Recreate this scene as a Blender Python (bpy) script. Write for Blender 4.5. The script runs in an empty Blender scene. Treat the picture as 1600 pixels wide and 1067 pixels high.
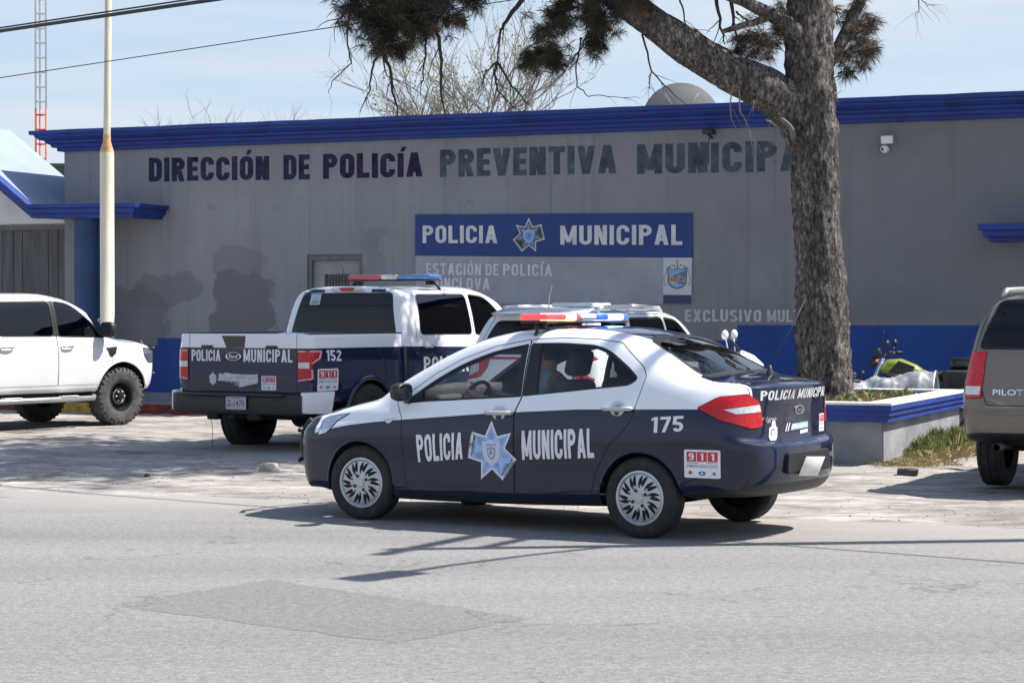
EXPOSURE = .92; SKY_STRENGTH = .12; SUN_STRENGTH = 4.4; CLOUD = (3.20, 3.44, 3.74, 1)
import bpy, bmesh, math, random
from mathutils import Vector, Matrix, noise as mnoise
from mathutils.bvhtree import BVHTree
import numpy as np
random.seed(7)
R = math.radians
sc = bpy.context.scene
col = sc.collection
# ------------------------------------------------------------ camera, sky, sun, exposure
FPX, CAMZ, PITCH = 3300.0, 1.584, math.atan((533.5-492.0)/3300.0)
cd = bpy.data.cameras.new("camera"); cam = bpy.data.objects.new("camera", cd); col.objects.link(cam)
cam.location = (0, 0, CAMZ); cam.rotation_euler = (math.pi/2-PITCH, 0, 0)
cd.sensor_width = 36.0; cd.lens = FPX/1600.0*36.0; cd.clip_start = .1; cd.clip_end = 9000
sc.camera = cam
SUNV = Vector((.70, .09, 1.0)).normalized()
SUN_EL = math.asin(SUNV.z); SUN_AZ = math.atan2(SUNV.x, SUNV.y)      # azimuth from +Y towards +X
sc.view_settings.view_transform = 'Standard'; sc.view_settings.look = 'None'
sc.view_settings.gamma = 1; sc.view_settings.exposure = EXPOSURE
w = bpy.data.worlds.new("World"); sc.world = w; w.use_nodes = True
nt = w.node_tree; nt.nodes.clear()
def NW(t, tree=nt, **kw):
    n = tree.nodes.new(t)
    for k, v in kw.items(): setattr(n, k, v)
    return n
wo = NW('ShaderNodeOutputWorld'); bg = NW('ShaderNodeBackground'); sky = NW('ShaderNodeTexSky')
sky.sky_type = 'NISHITA'; sky.sun_disc = False; sky.sun_elevation = SUN_EL; sky.sun_rotation = SUN_AZ
sky.air_density = 1.0; sky.dust_density = 1.2; sky.ozone_density = 1.0; sky.altitude = 600
bg.inputs['Strength'].default_value = SKY_STRENGTH
tc = NW('ShaderNodeTexCoord'); mp = NW('ShaderNodeMapping'); mp.inputs['Scale'].default_value = (1.6, 1.6, 15)
mp.inputs['Rotation'].default_value = (0, R(4), 0)
nz = NW('ShaderNodeTexNoise'); nz.inputs['Scale'].default_value = 2.2; nz.inputs['Detail'].default_value = 6; nz.inputs['Roughness'].default_value = .52
cr = NW('ShaderNodeValToRGB'); cr.color_ramp.elements[0].position = .36; cr.color_ramp.elements[1].position = .66
cr.color_ramp.elements[0].color = (2.40, 3.02, 3.80, 1); cr.color_ramp.elements[1].color = CLOUD
mx = NW('ShaderNodeMixRGB'); sx = NW('ShaderNodeSeparateXYZ'); el = NW('ShaderNodeMapRange'); el.inputs[1].default_value = .16; el.inputs[2].default_value = .65; el.inputs[3].default_value = .88; el.inputs[4].default_value = .12
L = nt.links
L.new(tc.outputs['Generated'], sx.inputs[0]); L.new(sx.outputs[2], el.inputs[0]); L.new(el.outputs[0], mx.inputs['Fac']); L.new(tc.outputs['Generated'], mp.inputs['Vector']); L.new(mp.outputs[0], nz.inputs['Vector']); L.new(nz.outputs['Fac'], cr.inputs[0])
L.new(cr.outputs[0], mx.inputs['Color2']); L.new(sky.outputs[0], mx.inputs['Color1']); L.new(mx.outputs[0], bg.inputs['Color']); L.new(bg.outputs[0], wo.inputs[0])
sd = bpy.data.lights.new("sun", 'SUN'); sd.energy = SUN_STRENGTH; sd.angle = R(.5); sd.color = (1, .96, .9)
so = bpy.data.objects.new("sun", sd); col.objects.link(so); so.location = (20, 0, 30)
so.rotation_euler = SUNV.to_track_quat('Z', 'Y').to_euler()

def at(px, py, Y):
    """point at depth Y that the photograph shows at pixel (px, py)"""
    a = (px-800)/FPX; b = -(py-533.5)/FPX; c, s = math.cos(PITCH), math.sin(PITCH)
    t = Y/(c+b*s); return Vector((a*t, Y, CAMZ+(-s+b*c)*t))
def ground(px, py, z=0):
    p = at(px, py, 1.0); t = (z-CAMZ)/(p.z-CAMZ); return Vector((p.x*t, t, z))
# ------------------------------------------------------------ materials
MATS = {}
def pm(name, c, rough=.5, metal=0., var=0., vs=6., bump=0., bs=40., coat=0., var2=None, detail=6, stretch=None, spec=None):
    """principled material with noise variation of colour and bump in object space"""
    if name in MATS: return MATS[name]
    m = bpy.data.materials.new(name); m.use_nodes = True; t = m.node_tree; b = t.nodes['Principled BSDF']
    b.inputs['Base Color'].default_value = (*c, 1); b.inputs['Roughness'].default_value = rough; b.inputs['Metallic'].default_value = metal
    b.inputs['Coat Weight'].default_value = coat; b.inputs['Coat Roughness'].default_value = .03
    if spec is not None: b.inputs['Specular IOR Level'].default_value = spec
    if var or bump:
        co = NW('ShaderNodeTexCoord', t); src = co.outputs['Object']
        if stretch:
            mp = NW('ShaderNodeMapping', t); mp.inputs['Scale'].default_value = stretch; t.links.new(src, mp.inputs[0]); src = mp.outputs[0]
    if var:
        n = NW('ShaderNodeTexNoise', t); n.inputs['Scale'].default_value = vs; n.inputs['Detail'].default_value = detail; n.inputs['Roughness'].default_value = .6
        r = NW('ShaderNodeValToRGB', t); t.links.new(src, n.inputs['Vector']); t.links.new(n.outputs['Fac'], r.inputs[0])
        lo = [max(0, x*(1-var)) for x in c]; hi = [min(1, x*(1+var)) for x in c] if var2 is None else var2
        r.color_ramp.elements[0].position = .3; r.color_ramp.elements[1].position = .7
        r.color_ramp.elements[0].color = (*lo, 1); r.color_ramp.elements[1].color = (*hi, 1)
        t.links.new(r.outputs[0], b.inputs['Base Color'])
    if bump:
        n2 = NW('ShaderNodeTexNoise', t); n2.inputs['Scale'].default_value = bs; n2.inputs['Detail'].default_value = 5
        t.links.new(src, n2.inputs['Vector']); bp = NW('ShaderNodeBump', t); bp.inputs['Strength'].default_value = min(1, bump); bp.inputs['Distance'].default_value = .02
        t.links.new(n2.outputs['Fac'], bp.inputs['Height']); t.links.new(bp.outputs[0], b.inputs['Normal'])
    MATS[name] = m; return m
def glass(name, tint, refl=1.0):
    if name in MATS: return MATS[name]
    m = bpy.data.materials.new(name); m.use_nodes = True; t = m.node_tree; t.nodes.clear()
    o = NW('ShaderNodeOutputMaterial', t); mix = NW('ShaderNodeMixShader', t); tr = NW('ShaderNodeBsdfTransparent', t); gl = NW('ShaderNodeBsdfGlossy', t)
    fr = NW("ShaderNodeFresnel", t); ge = NW("ShaderNodeNewGeometry", t); io = NW("ShaderNodeMapRange", t); io.inputs[3].default_value = 1.5; io.inputs[4].default_value = 1/1.5; t.links.new(ge.outputs["Backfacing"], io.inputs[0]); t.links.new(io.outputs[0], fr.inputs["IOR"]); gl.inputs['Roughness'].default_value = .01
    tr.inputs['Color'].default_value = (*tint, 1); gl.inputs['Color'].default_value = (refl, refl, refl, 1)
    t.links.new(fr.outputs[0], mix.inputs[0]); t.links.new(tr.outputs[0], mix.inputs[1]); t.links.new(gl.outputs[0], mix.inputs[2]); t.links.new(mix.outputs[0], o.inputs[0])
    MATS[name] = m; return m
def emis(name, c, s):
    m = pm(name, c, .2); b = m.node_tree.nodes['Principled BSDF']; b.inputs['Emission Color'].default_value = (*c, 1); b.inputs['Emission Strength'].default_value = s; return m
# ------------------------------------------------------------ objects
def tag(o, label=None, cat=None, group=None, kind=None):
    if label: o['label'] = label
    if cat: o['category'] = cat
    if group: o['group'] = group
    if kind: o['kind'] = kind
    return o
def thing(name, label, cat, loc=(0, 0, 0), rz=0., group=None):
    o = bpy.data.objects.new(name, None); col.objects.link(o); o.empty_display_size = .2
    o.location = loc; o.rotation_euler = (0, 0, rz); return tag(o, label, cat, group)
def obj(name, bm, mats, parent=None, smooth=True, label=None, ang=None):
    me = bpy.data.meshes.new(name); bm.to_mesh(me); bm.free()
    for m in (mats if isinstance(mats, (list, tuple)) else [mats]): me.materials.append(m)
    if smooth:
        for p in me.polygons: p.use_smooth = True
        if ang is not None: me.set_sharp_from_angle(angle=R(ang))
    o = bpy.data.objects.new(name, me); col.objects.link(o)
    if parent: o.parent = parent
    if label: o['label'] = label
    return o
def struct(name, bm, mats, smooth=False): return tag(obj(name, bm, mats, smooth=smooth), kind='structure')
def copy_tree(o, parent=None):
    c = o.copy(); col.objects.link(c)
    if parent: c.parent = parent
    for ch in list(o.children): copy_tree(ch, c)
    return c
# ------------------------------------------------------------ mesh helpers
def box(bm, cx, cy, cz, sx, sy, sz, mi=0, bev=0., mat=None, seg=2):
    r = bmesh.ops.create_cube(bm, size=1); vs = r['verts']
    bmesh.ops.scale(bm, vec=(sx, sy, sz), verts=vs)
    fs = list({f for v in vs for f in v.link_faces})
    if bev:
        es = list({e for v in vs for e in v.link_edges})
        rr = bmesh.ops.bevel(bm, geom=es, offset=bev, segments=seg, affect='EDGES', profile=.5)
        vs = list({v for f in rr['faces'] for v in f.verts} | {v for v in vs if v.is_valid}); fs = list({f for v in vs for f in v.link_faces})
    M = Matrix.Translation((cx, cy, cz))
    if mat is not None: M = M @ mat.to_4x4()
    bmesh.ops.transform(bm, matrix=M, verts=vs)
    for f in fs: f.material_index = mi
    return vs
def tube(bm, pts, rad, seg=8, mi=0, caps=True, flat=1.0):
    """tapered tube through pts; rad is a number or a list"""
    pts = [Vector(p) for p in pts]; n = len(pts); rads = rad if isinstance(rad, (list, tuple)) else [rad]*n
    rings = []; up = None
    for i in range(n):
        d = (pts[min(i+1, n-1)]-pts[max(i-1, 0)])
        if d.length < 1e-9: d = Vector((0, 0, 1))
        d.normalize()
        if up is None:
            up = d.orthogonal().normalized()
        up = (up-d*up.dot(d))
        if up.length < 1e-6: up = d.orthogonal()
        up.normalize(); sd_ = d.cross(up)
        rings.append([bm.verts.new(pts[i]+(up*math.cos(a)+sd_*math.sin(a)*flat)*rads[i]) for a in [2*math.pi*k/seg for k in range(seg)]])
    for i in range(n-1):
        for k in range(seg):
            f = bm.faces.new((rings[i][k], rings[i][(k+1) % seg], rings[i+1][(k+1) % seg], rings[i+1][k])); f.material_index = mi
    if caps:
        for rg in (rings[0][::-1], rings[-1]):
            f = bm.faces.new(rg); f.material_index = mi
    return rings
def lathe(bm, prof, axis='y', seg=48, mi=0, c=(0, 0, 0), close=False):
    """prof: (radius, offset along axis)"""
    rings = []
    for r, h in prof:
        rg = []
        for k in range(seg):
            a = 2*math.pi*k/seg; u, v = r*math.cos(a), r*math.sin(a)
            p = {'y': (u, h, v), 'z': (u, v, h), 'x': (h, u, v)}[axis]
            rg.append(bm.verts.new(Vector(p)+Vector(c)))
        rings.append(rg)
    m = len(rings)
    for i in range(m if close else m-1):
        A, B = rings[i], rings[(i+1) % m]
        for k in range(seg):
            f = bm.faces.new((A[k], A[(k+1) % seg], B[(k+1) % seg], B[k])); f.material_index = mi
    return rings
def disc(bm, r, h, axis='y', seg=32, mi=0, c=(0, 0, 0)):
    vs = []
    for k in range(seg):
        a = 2*math.pi*k/seg; u, v = r*math.cos(a), r*math.sin(a)
        vs.append(bm.verts.new(Vector({'y': (u, h, v), 'z': (u, v, h), 'x': (h, u, v)}[axis])+Vector(c)))
    f = bm.faces.new(vs); f.material_index = mi; return f
def prism(bm, poly, axis, a, b, mi=0, bev=0.):
    """extrude polygon (2d) along axis between a and b; axis y: poly=(x,z), x: (y,z), z: (x,y)"""
    P = lambda p, h: {'y': (p[0], h, p[1]), 'x': (h, p[0], p[1]), 'z': (p[0], p[1], h)}[axis]
    v0 = [bm.verts.new(P(p, a)) for p in poly]; v1 = [bm.verts.new(P(p, b)) for p in poly]; n = len(poly); fs = []
    for i in range(n): fs.append(bm.faces.new((v0[i], v0[(i+1) % n], v1[(i+1) % n], v1[i])))
    fs.append(bm.faces.new(v0[::-1])); fs.append(bm.faces.new(v1))
    for f in fs: f.material_index = mi
    bmesh.ops.recalc_face_normals(bm, faces=fs)
    if bev: bmesh.ops.bevel(bm, geom=list({e for f in fs for e in f.edges}), offset=bev, segments=2, affect='EDGES', profile=.5)
    return v0+v1
def loft(bm, rings, mi=0, closed=True, caps=True):
    vr = [[bm.verts.new(p) for p in r] for r in rings]; n = len(vr[0])
    for i in range(len(vr)-1):
        for k in range(n if closed else n-1):
            try: f = bm.faces.new((vr[i][k], vr[i][(k+1) % n], vr[i+1][(k+1) % n], vr[i+1][k])); f.material_index = mi
            except ValueError: pass
    if caps:
        for r in (vr[0][::-1], vr[-1]):
            f = bm.faces.new(r); f.material_index = mi
    return vr
def recalc(bm): bmesh.ops.recalc_face_normals(bm, faces=bm.faces[:]); return bm
def rnd(poly, r, n=4):
    """round the corners of a polygon; r number or list"""
    out = []; N = len(poly)
    for i, p in enumerate(poly):
        rr = r[i] if isinstance(r, (list, tuple)) else r
        p = Vector(p); a = Vector(poly[i-1])-p; b = Vector(poly[(i+1) % N])-p
        t = min(rr, a.length*.45, b.length*.45)
        if t < 1e-4: out.append((p.x, p.y)); continue
        A = p+a.normalized()*t; B = p+b.normalized()*t
        for k in range(n+1):
            u = k/n; q = A*(1-u)**2+p*2*u*(1-u)+B*u*u; out.append((q.x, q.y))
    return out
def inset(poly, d):
    """offset a polygon inwards by d (d<0: outwards)"""
    N = len(poly); area = sum(poly[i-1][0]*poly[i][1]-poly[i][0]*poly[i-1][1] for i in range(N)); s = 1 if area > 0 else -1
    out = []
    for i in range(N):
        p = Vector(poly[i]); a = (p-Vector(poly[i-1])); b = (Vector(poly[(i+1) % N])-p)
        if a.length < 1e-7 or b.length < 1e-7: continue
        a.normalize(); b.normalize(); na = Vector((-a.y, a.x))*s; nb = Vector((-b.y, b.x))*s; m = na+nb
        if m.length < 1e-5: m = na
        m.normalize(); k = d/max(.35, m.dot(na)); q = p+m*k; out.append((q.x, q.y))
    return out
def inpoly(x, y, poly):
    c = False; j = len(poly)-1
    for i in range(len(poly)):
        xi, yi = poly[i]; xj, yj = poly[j]
        if (yi > y) != (yj > y) and x < (xj-xi)*(y-yi)/(yj-yi)+xi: c = not c
        j = i
    return c
def pchip(xs, ys):
    xs = np.array(xs, float); ys = np.array(ys, float)
    if len(xs) == 1: return lambda q: np.full_like(np.asarray(q, float), ys[0])
    h = np.diff(xs); d = np.diff(ys)/h; m = np.zeros_like(ys)
    for i in range(1, len(xs)-1):
        if d[i-1]*d[i] > 0:
            w1 = 2*h[i]+h[i-1]; w2 = h[i]+2*h[i-1]; m[i] = (w1+w2)/(w1/d[i-1]+w2/d[i])
    m[0] = d[0]; m[-1] = d[-1]
    def f(q):
        q = np.clip(np.asarray(q, float), xs[0], xs[-1]); i = np.clip(np.searchsorted(xs, q)-1, 0, len(xs)-2)
        t = (q-xs[i])/h[i]
        return (2*t**3-3*t**2+1)*ys[i]+(t**3-2*t**2+t)*h[i]*m[i]+(-2*t**3+3*t**2)*ys[i+1]+(t**3-t**2)*h[i]*m[i+1]
    return f
def table(d):
    if isinstance(d, (int, float)): return lambda q: float(d)
    k = sorted(d); f = pchip(k, [d[x] for x in k]); return lambda q: float(f(q))
# ------------------------------------------------------------ lettering and decals
def text2d(s, bold=.0, shear=0., res=3):
    """flat mesh of a text as (verts, faces), scaled into the unit square"""
    cu = bpy.data.curves.new('t', 'FONT'); cu.body = s; cu.size = 1; cu.offset = bold; cu.resolution_u = res; cu.shear = shear
    cu.fill_mode = 'FRONT'; cu.space_character = 1.0+bold*1.5
    o = bpy.data.objects.new('t', cu); col.objects.link(o); bpy.context.view_layer.update()
    dg = bpy.context.evaluated_depsgraph_get(); me = o.evaluated_get(dg).to_mesh()
    vs = [(v.co.x, v.co.y) for v in me.vertices]; fs = [tuple(p.vertices) for p in me.polygons]
    o.evaluated_get(dg).to_mesh_clear(); bpy.data.objects.remove(o); bpy.data.curves.remove(cu)
    x0 = min(v[0] for v in vs); x1 = max(v[0] for v in vs); y0 = min(v[1] for v in vs); y1 = max(v[1] for v in vs)
    return [((x-x0)/(x1-x0), (y-y0)/(y1-y0)) for x, y in vs], fs
def place2d(vf, quad):
    """map unit square onto quad = bottom left, bottom right, top right, top left (2d)"""
    a, b, c, d = [Vector(q) for q in quad]
    return [tuple(a*(1-u)*(1-v)+b*u*(1-v)+c*u*v+d*(1-u)*v) for u, v in vf[0]], vf[1]
def rectq(x0, x1, z0, z1): return [(x0, z0), (x1, z0), (x1, z1), (x0, z1)]
def poly2d(p): return [tuple(q) for q in p], [tuple(range(len(p)))]
def star2d(cx, cy, ro, ri, n=7, rot=math.pi/2):
    return [(cx+(ro if k % 2 == 0 else ri)*math.cos(rot+math.pi*k/n), cy+(ro if k % 2 == 0 else ri)*math.sin(rot+math.pi*k/n)) for k in range(2*n)]
def flat_bm(layers, mapf, grid=None):
    """layers: [(verts2d, faces, mat index, lift)] -> bmesh; mapf(u, v, lift) gives the 3d point"""
    out = bmesh.new()
    for vs, fs, mi, lift in layers:
        b = bmesh.new(); bv = [b.verts.new((x, y, 0)) for x, y in vs]
        for f in fs:
            try: b.faces.new([bv[i] for i in f])
            except ValueError: pass
        bmesh.ops.triangulate(b, faces=[f for f in b.faces if len(f.verts) > 4])
        if grid:
            for ax in (0, 1):
                lo = min(v.co[ax] for v in b.verts); hi = max(v.co[ax] for v in b.verts); k = math.ceil(lo/grid)
                while k*grid < hi:
                    co = [0, 0, 0]; no = [0, 0, 0]; co[ax] = k*grid; no[ax] = 1
                    bmesh.ops.bisect_plane(b, geom=b.verts[:]+b.edges[:]+b.faces[:], plane_co=co, plane_no=no, dist=1e-6); k += 1
        m = {}
        for v in b.verts: m[v] = out.verts.new(mapf(v.co.x, v.co.y, lift))
        for f in b.faces:
            if any(v.co.z > 900 for v in (m[q] for q in f.verts)): continue
            try: g = out.faces.new([m[v] for v in f.verts]); g.material_index = mi
            except ValueError: pass
        b.free()
    bmesh.ops.delete(out, geom=[v for v in out.verts if v.co.z > 900], context='VERTS')
    return out
# ------------------------------------------------------------ car bodies
class Shell:
    """a car body skin: rows of points lofted from the tail round the sides to the nose, then cut into panels"""
    def __init__(s, rows, xs, front, rear, du=.05, sub=4, plan=None, nf=2.6, nr=2.8, creases=()):
        # rows: [(ytable, ztable)], front/rear: (xE list, zE list or None)
        K = len(rows); pf = table(plan) if plan else (lambda q: 1.0)
        Y = [table(r[0]) for r in rows]; Z = [table(r[1]) for r in rows]
        st = [[(x, Y[k](x)*pf(x), Z[k](x)) for k in range(K)] for x in xs]
        TH = [18, 36, 52, 66, 79, 90]
        def wrap(base, xE, zE, n):
            out = []
            for th in TH:
                a = R(th); f = math.sin(a)**(2/n); g = 0 if th == 90 else math.cos(a)**(2/n)
                out.append([(b[0]+(xE[k]-b[0])*f, b[1]*g, b[2]+((zE[k]-b[2])*f**1.5 if zE and zE[k] is not None else 0)) for k, b in enumerate(base)])
            return out
        st = wrap(st[0], *rear, nr)[::-1]+st+wrap(st[-1], *front, nf)
        A = np.array(st)                                        # stations x rows x 3
        m = A[:, K//2]; d = np.r_[0, np.cumsum(np.linalg.norm(np.diff(m, axis=0), axis=1)+1e-4)]
        q = []
        for i in range(len(d)-1):
            n = max(1, int(round((d[i+1]-d[i])/du))); q += list(d[i]+(d[i+1]-d[i])*np.arange(n)/n)
        q = np.array(q+[d[-1]])
        B = np.stack([np.stack([pchip(d, A[:, k, c])(q) for c in range(3)], -1) for k in range(K)], 1)
        vq = []
        for k in range(K-1):
            n = sub[k] if isinstance(sub, (list, tuple)) else sub
            vq += list(k+np.arange(n)/n)
        vq = np.array(vq+[K-1]); kk = np.arange(K)
        G = np.zeros((len(q), len(vq), 3))
        for i in range(len(q)):
            for c in range(3): G[i, :, c] = pchip(kk, B[i, :, c])(vq)
        G[:, 0, 1] = 0; G[:, -1, 1] = 0; G[0, :, 1] = 0; G[-1, :, 1] = 0
        bm = bmesh.new()
        for sg in (1, -1):
            V = [[bm.verts.new((p[0], p[1]*sg, p[2])) for p in r] for r in G]
            for i in range(len(V)-1):
                for j in range(len(V[0])-1):
                    f = (V[i][j], V[i+1][j], V[i+1][j+1], V[i][j+1]); bm.faces.new(f if sg > 0 else f[::-1])
        bmesh.ops.remove_doubles(bm, verts=bm.verts[:], dist=2e-4)
        bmesh.ops.dissolve_degenerate(bm, dist=1e-4, edges=bm.edges[:])
        recalc(bm); bm.normal_update()
        top = max(bm.faces, key=lambda f: f.calc_center_median().z)
        if top.normal.z < 0:
            for f in bm.faces: f.normal_flip()
        bm.normal_update()
        s.bm = bm; s.t = bm.faces.layers.int.new('tag'); s.tags = {'body': 0}
        c = bm.copy(); bmesh.ops.triangulate(c, faces=c.faces[:]); c.normal_update(); c.verts.ensure_lookup_table(); c.faces.ensure_lookup_table()
        s.bvh = BVHTree.FromBMesh(c); s.tri = [[v.co.copy() for v in f.verts] for f in c.faces]; s.trn = [[v.normal.copy() for v in f.verts] for f in c.faces]; c.free()
    def normal(s, p):
        co, no, i, d = s.bvh.find_nearest(p)
        if i is None: return Vector((0, 0, 1))
        a, b, c = s.tri[i]; na, nb, nc = s.trn[i]; v0, v1, v2 = b-a, c-a, co-a
        d00, d01, d11, d20, d21 = v0.dot(v0), v0.dot(v1), v1.dot(v1), v2.dot(v0), v2.dot(v1); den = d00*d11-d01*d01
        if abs(den) < 1e-14: return no
        v = (d11*d20-d01*d21)/den; w_ = (d00*d21-d01*d20)/den
        n = na*(1-v-w_)+nb*v+nc*w_
        return n.normalized() if n.length > 1e-6 else no
    def id(s, name):
        return s.tags.setdefault(name, len(s.tags))
    def slice(s, poly, e1, cond):
        """cut along the outline of poly, given in the plane (e1, z); returns the faces inside"""
        e1 = Vector(e1).normalized(); bm = s.bm
        u0 = min(p[0] for p in poly)-.002; u1 = max(p[0] for p in poly)+.002; z0 = min(p[1] for p in poly)-.002; z1 = max(p[1] for p in poly)+.002
        def bb(f):
            us = [v.co.dot(e1) for v in f.verts]; zs = [v.co.z for v in f.verts]; return min(us), max(us), min(zs), max(zs)
        N = len(poly); cand = {}
        for f in bm.faces:
            if cond(f):
                b = bb(f)
                if b[0] <= u1 and b[1] >= u0 and b[2] <= z1 and b[3] >= z0: cand[f] = b
        for i in range(N):
            p, q = Vector(poly[i]), Vector(poly[(i+1) % N]); d = q-p
            if d.length < 1e-6: continue
            no = e1*(-d.y)+Vector((0, 0, 1))*d.x; co = e1*p.x+Vector((0, 0, 1))*p.y
            a0, a1 = min(p.x, q.x)-1e-4, max(p.x, q.x)+1e-4; b0, b1 = min(p.y, q.y)-1e-4, max(p.y, q.y)+1e-4
            fs = [f for f, b in cand.items() if b[0] <= a1 and b[1] >= a0 and b[2] <= b1 and b[3] >= b0]
            if not fs: continue
            es = list({e for f in fs for e in f.edges}); vs = list({v for f in fs for v in f.verts})
            vset = set(bm.verts); r = bmesh.ops.bisect_plane(bm, geom=fs+es+vs, plane_co=co, plane_no=no, dist=1e-5)
            for g in r['geom']:
                if isinstance(g, bmesh.types.BMFace): cand[g] = bb(g)
            for f in list(cand):
                if not f.is_valid: del cand[f]
        bm.normal_update(); out = []
        for f in cand:
            if f.is_valid and cond(f):
                c = f.calc_center_median()
                if inpoly(c.dot(e1), c.z, poly): out.append(f)
        return out
    def panel(s, name, poly, e1, cond, gap=.005, gapname='gap', over=('body',)):
        """tag the panel inside poly and the strip of width gap round it"""
        ok = {s.id(o) for o in over}; bm = s.bm
        if gap:
            g = s.id(gapname)
            for f in s.slice(poly, e1, cond):
                if f[s.t] in ok: f[s.t] = g
            inner = inset(poly, gap); ok = ok | {g}
        else: inner = poly
        k = s.id(name)
        for f in s.slice(inner, e1, cond):
            if f[s.t] in ok: f[s.t] = k
    def remove(s, poly, e1, cond):
        bmesh.ops.delete(s.bm, geom=s.slice(poly, e1, cond), context='FACES')
    def part(s, name, mats, tags, parent, push=0., only=None, flip=False, label=None):
        """new object from the faces with the given tags: {tag: material index}"""
        ids = {s.tags[k]: mi for k, mi in tags.items() if k in s.tags}; me = bpy.data.meshes.new(name); bm = bmesh.new(); mp = {}; ns = []
        for f in s.bm.faces:
            if f[s.t] in ids and (only is None or only(f)):
                vs = []
                for v in f.verts:
                    if v not in mp:
                        n = s.normal(v.co); mp[v] = bm.verts.new(v.co+n*push); ns.append(-n if flip else n)
                    vs.append(mp[v])
                try: g = bm.faces.new(vs[::-1] if flip else vs); g.material_index = ids[f[s.t]]; g.smooth = True
                except ValueError: pass
        if not bm.faces: bm.free(); return None
        bm.to_mesh(me); bm.free()
        for m in (mats if isinstance(mats, (list, tuple)) else [mats]): me.materials.append(m)
        me.normals_split_custom_set_from_vertices([tuple(n) for n in ns])
        o = bpy.data.objects.new(name, me); col.objects.link(o)
        if parent: o.parent = parent
        if label: o['label'] = label
        return o
    def decal(s, name, layers, mats, parent, frame, label=None, grid=.07, lift=.003):
        """frame(u, v) -> (ray origin, direction)"""
        def mapf(u, v, k):
            o, d = frame(u, v); h = s.bvh.ray_cast(o, d)
            if h[0] is None: return Vector((0, 0, 999))
            return h[0]+s.normal(h[0])*(lift+k*.0012)
        bm = flat_bm(layers, mapf, grid); o = obj(name, bm, mats, parent, label=label); return o
def side_frame(sg): return lambda u, v: (Vector((u, 2.5*sg, v)), Vector((0, -sg, 0)))
def rear_frame(u, v): return Vector((-6, u, v)), Vector((1, 0, 0))
isl = lambda f: f.calc_center_median().y > .02
def side_cond(sg, ny=.12):
    return lambda f: f.calc_center_median().y*sg > .25 and f.normal.y*sg > ny
EX, EY = Vector((1, 0, 0)), Vector((0, 1, 0))
def circle(cx, cz, r, n=40): return [(cx+r*math.cos(2*math.pi*k/n), cz+r*math.sin(2*math.pi*k/n)) for k in range(n)]
def wheel_well(parent, x, z, r, y0, y1, sg, m, zmin=.25):
    bm = bmesh.new(); seg = 36
    rings = lathe(bm, [(r+.001, y1*sg), (r+.001, y0*sg)], seg=seg, c=(x, 0, z)); disc(bm, r, y0*sg, seg=seg, c=(x, 0, z))
    bmesh.ops.delete(bm, geom=[v for v in bm.verts if v.co.z < zmin and (v.co-Vector((x, v.co.y, z))).length > r*.9], context='VERTS'); return obj('wheel_well', recalc(bm), m, parent)
def lip(bm, x, z, r, y, sg, rad, a0=-20, a1=200, n=40, yf=None, zmin=.2):
    pts = []
    for k in range(n+1):
        a = R(a0+(a1-a0)*k/n); px, pz = x+r*math.cos(a), z+r*math.sin(a)
        if pz < zmin: continue
        yy = yf(px, pz) if yf else y
        pts.append((px, yy*sg, pz))
    tube(bm, pts, rad, 6)
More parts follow.
